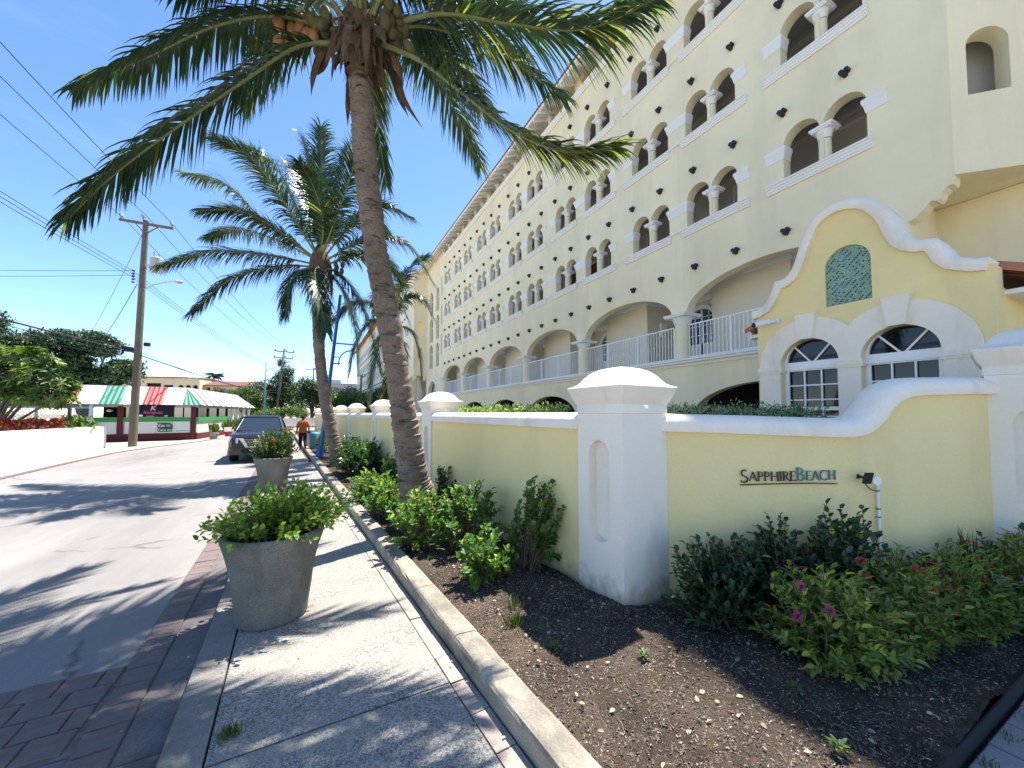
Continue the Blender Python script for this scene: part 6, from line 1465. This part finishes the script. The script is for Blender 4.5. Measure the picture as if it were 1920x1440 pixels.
# ================================================================== BLUE LAMP POST AND STREET THINGS
M_BLUE=mat('blue_lamp_paint',(.015,.10,.32),.4,.1,4,spec=.5); M_LBLUE=mat('light_blue_paint',(.10,.25,.36),.5)
bl=thing('lamp_post','tall blue lamp post with curved bracket arm behind the second palm trunk','lamp post',(.2,16.95,.05))
b=MB(); tp_=Vector((.62,-.05,6.6)); b.tube([(0,0,0),tp_*.3,tp_*.6,tp_],[.085,.075,.065,.055],14); b.lathe([(.20,0),(.20,.05),(.15,.08),(.13,.5),(.12,.52)],14); lk('lamp_shaft', b.mesh('lamp_shaft',[M_BLUE],sharp=40), bl)
b=MB(); a0=tp_*.70; ed=Vector((.82,-.36,0)); b.tube([a0,a0+ed*.95+Vector((0,0,-.06))],.028,8)
cpt=[]; 
for q in range(13): 
    an=R(180-90*q/12); cpt.append(tp_*.60+ed*(.28+.5+.5*math.cos(an))+Vector((0,0,-.15+.5*math.sin(an))))
b.tube([tp_*.565+ed*.28]+cpt,.024,8); b.tube([tp_*.615,tp_*.615+ed*.28],.022,6); b.tube([tp_*.575,tp_*.575+ed*.36],.026,6); lk('bracket_arm', b.mesh('bracket_arm',[M_BLUE],sharp=40), bl)
tb=thing('litter_bin','light blue litter bin strapped beside the blue lamp post','bin',(.02,20.6,.07)); b=MB(); b.lathe([(.2,0),(.22,.1),(.24,.8),(.2,.86),(.1,.9)],12); lk('bin_body', b.mesh('bin_body',[M_LBLUE],sharp=40), tb)
for (x,y,h_,lbl) in ((-6.2,62.0,9.0,'slim light blue lamp post left of the far utility pole'),(-2.2,76.0,6.2,'slim light blue lamp post between the far poles'),(.9,60,8.2,'slim light blue lamp post hidden partly by the second palm trunk')):
    t=thing('slim_lamp_post',lbl,'lamp post',(x,y,0),0,'slim light blue lamp posts'); b=MB(); b.tube([(0,0,0),(.1,0,h_)],[.12,.07],8); b.tube([(.1,0,h_*.86),(1.2,-.4,h_*.9)],.04,6); b.tube([(.08,0,h_*.6),(-1.1,.2,h_*.64)],.035,6); lk('lamp_shaft', b.mesh('lamp_shaft',[M_LBLUE]), t)
# far white wall with brown kerb band
fw2=thing('far_wall','long low white wall at the far bend of the road','wall',(-6.5,58,0)); b=MB()
b.beam((0,0,.6),(2.5,1.5,.6),.25,1.2); b.beam((2.5,1.5,.6),(6.6,3.0,.6),.25,1.2); b.beam((6.6,3.0,.55),(9,12,.55),.25,1.1); lk('wall_body', b.mesh('wall_body',[M_WSUN]), fw2)
b=MB(); b.beam((-1,-.5,.06),(2.5,1.2,.06),1.0,.12); b.beam((2.5,1.2,.06),(7,2.6,.06),1.0,.12); lk('brick_verge', b.mesh('brick_verge',[M_BRKP]), fw2)
# ================================================================== FAR BUILDINGS
M_FY=mat('far_cream_wall',(.66,.56,.38),.9,.05,.3); M_FR=mat('far_brown_roof',(.20,.09,.07),.9,.2,1); M_FRP=mat('pink_balcony',(.45,.24,.18),.9)
ap=thing('apartment_house','cream apartment house with red brown roof beyond the restaurant','building',(-32.8,95.3,0),math.atan2(89.965-95.34,-11.264+32.761))
L_=22.2
def wins(b,x0,x1,y,zs,n,w,h):
    for z in zs:
        for q in range(n): x=x0+(x1-x0)*(q+.5)/n; b.append((x-w/2,x+w/2,y,z,z+h))
b=MB(); hol=[]
def bx_w(x0,x1,y0_,y1_,zt,holes,name='wall'):
    b=MB(); b.plate([(x0,0),(x1,0),(x1,zt),(x0,zt)],[[(a,z0_),(c,z0_),(c,z1_),(a,z1_)] for a,c,z0_,z1_ in holes],.4,lambda u,v,w:(u,y0_+w,v))
    b.box(x0,x0+.3,y0_+.4,y1_,0,zt); b.box(x1-.3,x1,y0_+.4,y1_,0,zt); lk(name, b.mesh(name,[M_FY]), ap)
    b=MB(); b.box(x0+.4,x1-.4,y0_+.6,y0_+.7,0,zt-.2); lk('dark_rooms', b.mesh('dark_rooms',[M_DARKR]), ap)
bx_w(-.5,3.2,0,7,8.0,[(1.9,2.2,5.4,6.6),(2.5,2.9,5.4,6.6)])
bx_w(3.2,10.2,-1.2,7,8.5,[(4.0,4.9,5.4,7.6),(5.7,8.0,5.4,7.4),(8.4,9.9,5.4,7.1)])
# octagon part with three arches
b=MB(); hh=[archloop(10.9+i*1.15,11.75+i*1.15,5.4,6.7,8) for i in range(3)]; b.plate([(10.3,0),(14.3,0),(14.3,8.5),(10.3,8.5)],hh,.4,lambda u,v,w:(u,-1.6+w,v)); b.box(10.3,10.6,-1.2,6,0,8.5); b.box(14.0,14.3,-1.2,6,0,8.5); lk('wall', b.mesh('wall',[M_FY]), ap)
b=MB(); b.box(10.6,14,-.7,-.6,0,7.6); lk('dark_rooms', b.mesh('dark_rooms',[M_DARKR]), ap)
bx_w(14.3,23.4,0,7,7.2,[(14.6,15.3,4.7,6.8),(16.9,17.2,5.1,6.3),(18.4,18.65,5.0,6.2),(18.9,19.15,5.0,6.2),(20.6,20.85,5.6,6.1),(21.6,21.9,4.9,6.1),(23.0,23.2,4.9,6.1)])
for (xa,xb) in ((3.95,4.95),(5.65,8.05),(8.35,9.95),(10.8,14.0)):
    b=MB(); b.box(xa,xb,-1.55 if xa>10 else -1.15,-1.45 if xa>10 else -1.05,5.1,5.9); lk('balcony_rail', b.mesh('balcony_rail',[M_FRP]), ap)
for (x0,x1,y0_,z,zr) in ((-.9,3.4,-.5,8.0,8.35),(3.0,10.3,-1.7,8.5,9.0),(10.2,14.4,-1.9,8.5,8.8),(14.2,24.0,-.5,7.2,8.3)):
    b=MB(); b.add([(x0,y0_,z),(x1,y0_,z),(x1-.6,3.3,zr),(x0+.6,3.3,zr),(x1,7.5,z),(x0,7.5,z)],[(0,1,2,3),(3,2,4,5),(1,4,2),(0,3,5)]); b.box(x0,x1,y0_,7.5,z-.12,z-.01); lk('roof', b.mesh('roof',[M_FR]), ap)
gb=thing('grey_building','distant grey concrete building above the trees at the end of the street','building',(10.7,162,0)); b=MB(); b.box(-8,7,0,12,0,13); b.box(-8.6,7.6,-1,12,13,13.4); b.box(-7,-2,1,9,13.4,14.8); 
for q in range(4): b.box(-7,-3,-.1,0,2+q*2.8,3.4+q*2.8,1); b.box(0,5,-.1,0,2+q*2.8,3.4+q*2.8,1)
lk('building_body', b.mesh('building_body',[mat('far_grey_concrete',(.38,.38,.40),.9),mat('far_dark_window',(.12,.14,.17),.4)]), gb)
rp=thing('small_far_palm','tiny dark palm rising behind the apartment roof','palm tree',(-20.0,105,0)); O=[];Dd=[];N=[];LL=[]
for q in range(90): a=random.random()*6.28; O.append((0,0,10.2)); Dd.append((math.cos(a),math.sin(a),random.uniform(-.3,.9))); N.append((0,0,1)); LL.append(1.9)
lk('crown', leaf_mesh('crown',O,Dd,N,LL,[.16]*90,[M_TREED],None,kind6=False,droop=.5), rp, kind='stuff'); b=MB(); b.tube([(0,0,0),(0,0,10.2)],.15,6); lk('trunk', b.mesh('trunk',[M_BARK]), rp)
# ================================================================== PICKUP
M_CAR=mat('dark_plum_car_paint',(.014,.007,.008),.3,spec=.5,coat=.35,metal=.0); M_CG=mat('car_glass',(.02,.03,.04),.04,spec=.9); M_CHR=mat('chrome',(.75,.76,.78),.12,metal=1.0); M_BLK=mat('black_plastic',(.012,.012,.013),.5); M_TYR=mat('tyre_rubber',(.015,.015,.016),.85,.2,20); M_HL=mat('headlight_lens',(.75,.77,.8),.08,spec=.8); M_RIM=mat('alloy_rim',(.4,.4,.42),.3,metal=.9)
tr=thing('pickup_truck','dark maroon pickup truck parked facing the viewer behind the second planter','pickup truck',(-1.93,17.3,0),R(2.2))
secs=[(-.02,.78,.50,.72,.93,.95),(.06,.86,.42,.74,1.00,1.04),(.22,.905,.40,.80,1.045,1.09),(.55,.925,.42,.85,1.08,1.14),(1.0,.925,.46,.88,1.11,1.18),(1.45,.925,.46,.9,1.14,1.20),(3.55,.925,.46,.9,1.16,1.18),(3.6,.925,.46,.9,1.22,1.22),(5.15,.915,.5,.9,1.22,1.22),(5.25,.89,.55,.9,1.18,1.2)]
mb=MB(); vs=[]
for (y,w,zb_,zm,zt,zc) in secs:
    hp=[(0,zb_),(w*.9,zb_),(w*.985,zb_+.08),(w,zm-.08),(w*.985,zm+.05),(w*.93,zt-.015),(w*.86,zt+.012),(w*.45,zc-.012),(0,zc)]
    vs += [(-a,y,z) for a,z in hp[::-1]] + [(a,y,z) for a,z in hp[1:-1]] if False else [(a,y,z) for a,z in hp] + [(-a,y,z) for a,z in hp[-2:0:-1]]
n=16; k=len(secs)
mb.add(vs,[(i*n+j,i*n+(j+1)%n,(i+1)*n+(j+1)%n,(i+1)*n+j) for i in range(k-1) for j in range(n)]+[tuple(range(n)),tuple(range((k-1)*n,k*n))],0,True)
lk('body', mb.mesh('body',[M_CAR],sharp=38), tr)
# cabin: glass volume + roof + pillars
def quad_part(name,pts,m,par=tr,th=.0):
    b=MB(); b.add(pts,[tuple(range(len(pts)))]); return lk(name,b.mesh(name,[m],recalc=False),par)
bf,bb,rf,rb2=1.28,3.45,2.02,3.2; wb,wr_=.83,.64; zb_,zr=1.17,1.70
b=MB(); b.add([(-wb,bf,zb_),(wb,bf,zb_),(wr_,rf,zr),(-wr_,rf,zr),(-wb,bb,zb_),(wb,bb,zb_),(wr_,rb2,zr),(-wr_,rb2,zr)],[(0,1,2,3),(1,5,6,2),(4,0,3,7),(5,4,7,6)]); lk('windows', b.mesh('windows',[M_CG]), tr)
b=MB(); prr=[(-wr_-.03,rf-.06,zr-.02),(wr_+.03,rf-.06,zr-.02),(wr_+.05,rb2+.05,zr-.02),(-wr_-.05,rb2+.05,zr-.02)]; up_=[(-wr_*.85,rf+.05,zr+.055),(wr_*.85,rf+.05,zr+.055),(wr_*.85,rb2-.05,zr+.06),(-wr_*.85,rb2-.05,zr+.06)]; mid=[(-.0,rf+.0,zr+.065)]
b.add(prr+up_,[(0,1,5,4),(1,2,6,5),(2,3,7,6),(3,0,4,7),(4,5,6,7),(0,3,2,1)],0,True); lk('roof', b.mesh('roof',[M_CAR],sharp=60), tr)
b=MB()
for s_ in (-1,1):
    b.beam((s_*wb*1.0,bf-.02,zb_),(s_*(wr_+.01),rf-.03,zr),.07,.045); b.beam((s_*wb,bb+.01,zb_),(s_*wr_,rb2,zr),.09,.1); b.beam((s_*(wb+.005),2.4,zb_),(s_*(wr_+.01),2.5,zr),.03,.08)
b.box(-wb,wb,bf-.06,bf+.02,zb_-.02,zb_+.015); lk('pillars', b.mesh('pillars',[M_CAR]), tr)
b=MB(); b.box(-.62,.62,2.35,2.5,1.05,1.35); 
for s_ in (-.4,.4): b.box(s_-.14,s_+.14,2.3,2.42,1.3,1.62)
lk('seats', b.mesh('seats',[M_BLK]), tr)
# front details
b=MB(); b.plate([(-.46,.86),(-.30,.62),(.30,.62),(.46,.86),(.42,.93),(-.42,.93)],[],.04,lambda u,v,w:(u,-.06+w+.02,v)); g_=lk('grille', b.mesh('grille',[M_BLK]), tr)
b=MB()
for z in (.70,.76,.82,.88): b.box(-.34-(z-.62)*.4,.34+(z-.62)*.4,-.055,-.045,z-.006,z+.006)
lk('grille_bar', b.mesh('grille_bar',[M_CHR]), g_)
b=MB()
for s_ in (-1,1):
    b.plate([(s_*.56,.93),(s_*.42,.93),(s_*.27,.63),(s_*.35,.60)],[],.05,lambda u,v,w:(u,-.085+w,v))
b.box(-.35,.35,-.08,-.03,.585,.615); lk('chrome_surround', b.mesh('chrome_surround',[M_CHR]), g_)
b=MB(); b.tube([Vector((.085*math.cos(a/16*6.283),-.10,.80+.085*math.sin(a/16*6.283))) for a in range(17)],.014,6); b.box(-.12,.12,-.115,-.095,.782,.818); lk('badge', b.mesh('badge',[M_CHR],sharp=40), g_)
for s_ in (-1,1):
    b=MB(); b.plate([(s_*.56,.92),(s_*.60,.74),(s_*.86,.80),(s_*.88,.93),(s_*.80,.985)],[],.10,lambda u,v,w:(u,.0-.06+(abs(u)-.56)*.45+w,v)); h_=lk('headlight', b.mesh('headlight',[M_HL]), tr)
    b=MB(); b.plate([(s_*.60,.90),(s_*.63,.78),(s_*.78,.81),(s_*.76,.92)],[],.01,lambda u,v,w:(u,-.068+(abs(u)-.56)*.45+w,v)); lk('bulb_housing', b.mesh('bulb_housing',[M_TRF]), h_)
    b=MB(); fo=[(s_*.62,.52),(s_*.60,.42),(s_*.66,.37),(s_*.78,.38),(s_*.86,.47),(s_*.85,.54),(s_*.74,.56)]; fi=[(s_*.66,.51),(s_*.65,.44),(s_*.68,.405),(s_*.765,.415),(s_*.81,.48),(s_*.80,.52),(s_*.73,.53)]
    b.plate(fo,[fi],.06,lambda u,v,w:(u,-.02+(abs(u)-.6)*.4+w,v)); f_=lk('fog_lamp', b.mesh('fog_lamp',[M_CHR]), tr)
    b=MB(); b.plate(fi,[],.02,lambda u,v,w:(u,.0+(abs(u)-.6)*.4+w,v)); lk('lens', b.mesh('lens',[M_BLK]), f_)
    b=MB(); b.obox((s_*1.06,1.42,1.22),(1,0,0),(0,1,0),(0,0,1),.12,.07,.085); 
    b.beam((s_*.88,1.4,1.15),(s_*1.0,1.42,1.17),.06,.05); m_=lk('mirror', b.mesh('mirror',[M_CHR if s_<0 else M_CHR]), tr)
bm2=MB(); 
for (y,w,zb_,zt) in ((-.06,.72,.34,.56),(.0,.84,.32,.60),(.25,.93,.30,.62)): pass
vsb=[]
for (y,w) in ((-.07,.70),(-.02,.84),(.14,.92),(.34,.935)):
    for z in (.30,.34,.52,.58): vsb.append((w*(1 if z<.5 else .985),y+(0.03 if z in(.30,) else 0),z))
half=vsb; full=[(-x,y,z) for (x,y,z) in half[::-1]]
nb_=4
b=MB(); cols=[[ (x,y,z) for (x,y,z) in vsb[i*4:(i+1)*4]] for i in range(4)]; colsL=[[(-x,y,z) for (x,y,z) in c] for c in cols][::-1]; allc=colsL+cols; vv=[p for c in allc for p in c]
b.add(vv,[(i*4+j,(i+1)*4+j,(i+1)*4+j+1,i*4+j+1) for i in range(len(allc)-1) for j in range(3)],0,True); lk('bumper', b.mesh('bumper',[M_CAR],sharp=45), tr)
b=MB(); b.plate([(-.5,.46),(-.42,.36),(.42,.36),(.5,.46),(.46,.53),(-.46,.53)],[],.02,lambda u,v,w:(u,-.085+w,v)); b.box(-.8,.8,.2,5.0,.28,.5); lk('lower_intake', b.mesh('lower_intake',[M_BLK]), tr)
for (x,y) in ((-.80,.95),(.80,.95),(-.80,4.15),(.80,4.15)):
    b=MB(); pr_=[(.24,-.13),(.33,-.135),(.375,-.11),(.385,-.06),(.385,.06),(.375,.11),(.33,.135),(.24,.13)]
    b.lathe(pr_,24,cap=False); b.v=[(z_,x_,y_) for x_,y_,z_ in b.v]; w_=lk('wheel', None, tr, (x,y,.385)); lk('tyre', b.mesh('tyre',[M_TYR],sharp=50), w_)
    b=MB(); b.lathe([(.05,.06),(.24,.08),(.245,-.1)],20,cap=False)
    for q in range(6): a=q*1.047; b.beam((.0,.0,.075),(.23*math.cos(a),.23*math.sin(a),.09),.05,.03)
    b.v=[(z_*(1 if x>0 else -1),x_,y_) for x_,y_,z_ in b.v]; lk('rim', b.mesh('rim',[M_RIM]), w_)
# ================================================================== PERSON
def skin_body(name, joints, bones, rad, mats, parent):
    me=bpy.data.meshes.new(name); names=list(joints); me.from_pydata([joints[k] for k in names],[(names.index(a),names.index(b_)) for a,b_ in bones],[])
    o=bpy.data.objects.new(name,me); COL.objects.link(o); sk=o.modifiers.new('s','SKIN'); sk.use_smooth_shade=True
    for i,k in enumerate(names):
        v=me.skin_vertices[0].data[i]; rr_=rad[k]; v.radius=(rr_,rr_) if not isinstance(rr_,tuple) else rr_; v.use_root=(k=='pelvis')
    su=o.modifiers.new('u','SUBSURF'); su.levels=2; su.render_levels=2
    dg=bpy.context.evaluated_depsgraph_get(); m2=bpy.data.meshes.new_from_object(o.evaluated_get(dg)); bpy.data.objects.remove(o); m2.materials.clear()
    for m in mats: m2.materials.append(m)
    return m2
M_SKIN=mat('dark_brown_skin',(.085,.045,.03),.55,spec=.35); M_SHIRT=mat('orange_tshirt',(.55,.13,.045),.9,.1,6,.4,20); M_PANT=mat('navy_trousers',(.015,.017,.035),.9); M_HAIR=mat('black_hair',(.008,.007,.007),.8); M_SHOE=mat('pale_shoe',(.55,.55,.53),.7)
pe=thing('person','person in an orange t-shirt and dark trousers walking away on the footway','person',(-.50,20.9,.07),R(4))
J={'pelvis':(0,0,.90),'waist':(0,.01,1.03),'chest':(0,.01,1.24),'neck0':(0,.02,1.40),'neck':(0,.035,1.47),'head0':(0,.05,1.55),'head':(0,.06,1.66),
'shL':(-.15,.01,1.37),'elL':(-.235,-.03,1.12),'wrL':(-.25,.04,.90),'haL':(-.245,.07,.82),'shR':(.15,.01,1.37),'elR':(.24,.0,1.12),'wrR':(.265,.10,.90),'haR':(.265,.13,.82),
'hipL':(-.09,0,.86),'knL':(-.095,.10,.50),'anL':(-.09,-.02,.12),'toL':(-.10,.12,.04),'hipR':(.09,0,.86),'knR':(.10,-.03,.49),'anR':(.10,-.26,.17),'toR':(.11,-.18,.05)}
B_=[('pelvis','waist'),('waist','chest'),('chest','neck0'),('neck0','neck'),('neck','head0'),('head0','head'),('chest','shL'),('shL','elL'),('elL','wrL'),('wrL','haL'),('chest','shR'),('shR','elR'),('elR','wrR'),('wrR','haR'),('pelvis','hipL'),('hipL','knL'),('knL','anL'),('anL','toL'),('pelvis','hipR'),('hipR','knR'),('knR','anR'),('anR','toR')]
RD={'pelvis':(.14,.11),'waist':(.14,.10),'chest':(.165,.11),'neck0':.075,'neck':.055,'head0':.08,'head':.085,'shL':.065,'elL':.045,'wrL':.03,'haL':.04,'shR':.065,'elR':.045,'wrR':.03,'haR':.04,'hipL':.09,'knL':.065,'anL':.042,'toL':.04,'hipR':.09,'knR':.065,'anR':.042,'toR':.04}
bm_=skin_body('body',J,B_,RD,[M_SKIN],pe); body=lk('body',bm_,pe)
def shell(name, me, test, off, m):
    vs=[v.co.copy() for v in me.vertices]; ns=[v.normal.copy() for v in me.vertices]; fs=[tuple(p.vertices) for p in me.polygons if test(sum((vs[i] for i in p.vertices),Vector())/len(p.vertices))]
    b=MB(); b.add([v+n_*off for v,n_ in zip(vs,ns)],fs,0,True); mm=b.mesh(name,[m],recalc=False); return lk(name,mm,pe)
shell('t_shirt',bm_,lambda c: (.86<c.z<1.44 and abs(c.x)<.19) or (1.16<c.z<1.44 and abs(c.x)>=.19),.026,M_SHIRT)
shell('trousers',bm_,lambda c: .22<c.z<.93 and abs(c.x)<.20,.018,M_PANT)
shell('hair',bm_,lambda c: c.z>1.56 and c.y<.115,.012,M_HAIR)
shell('shoes',bm_,lambda c: c.z<.12 and abs(c.x)<.2,.012,M_SHOE)
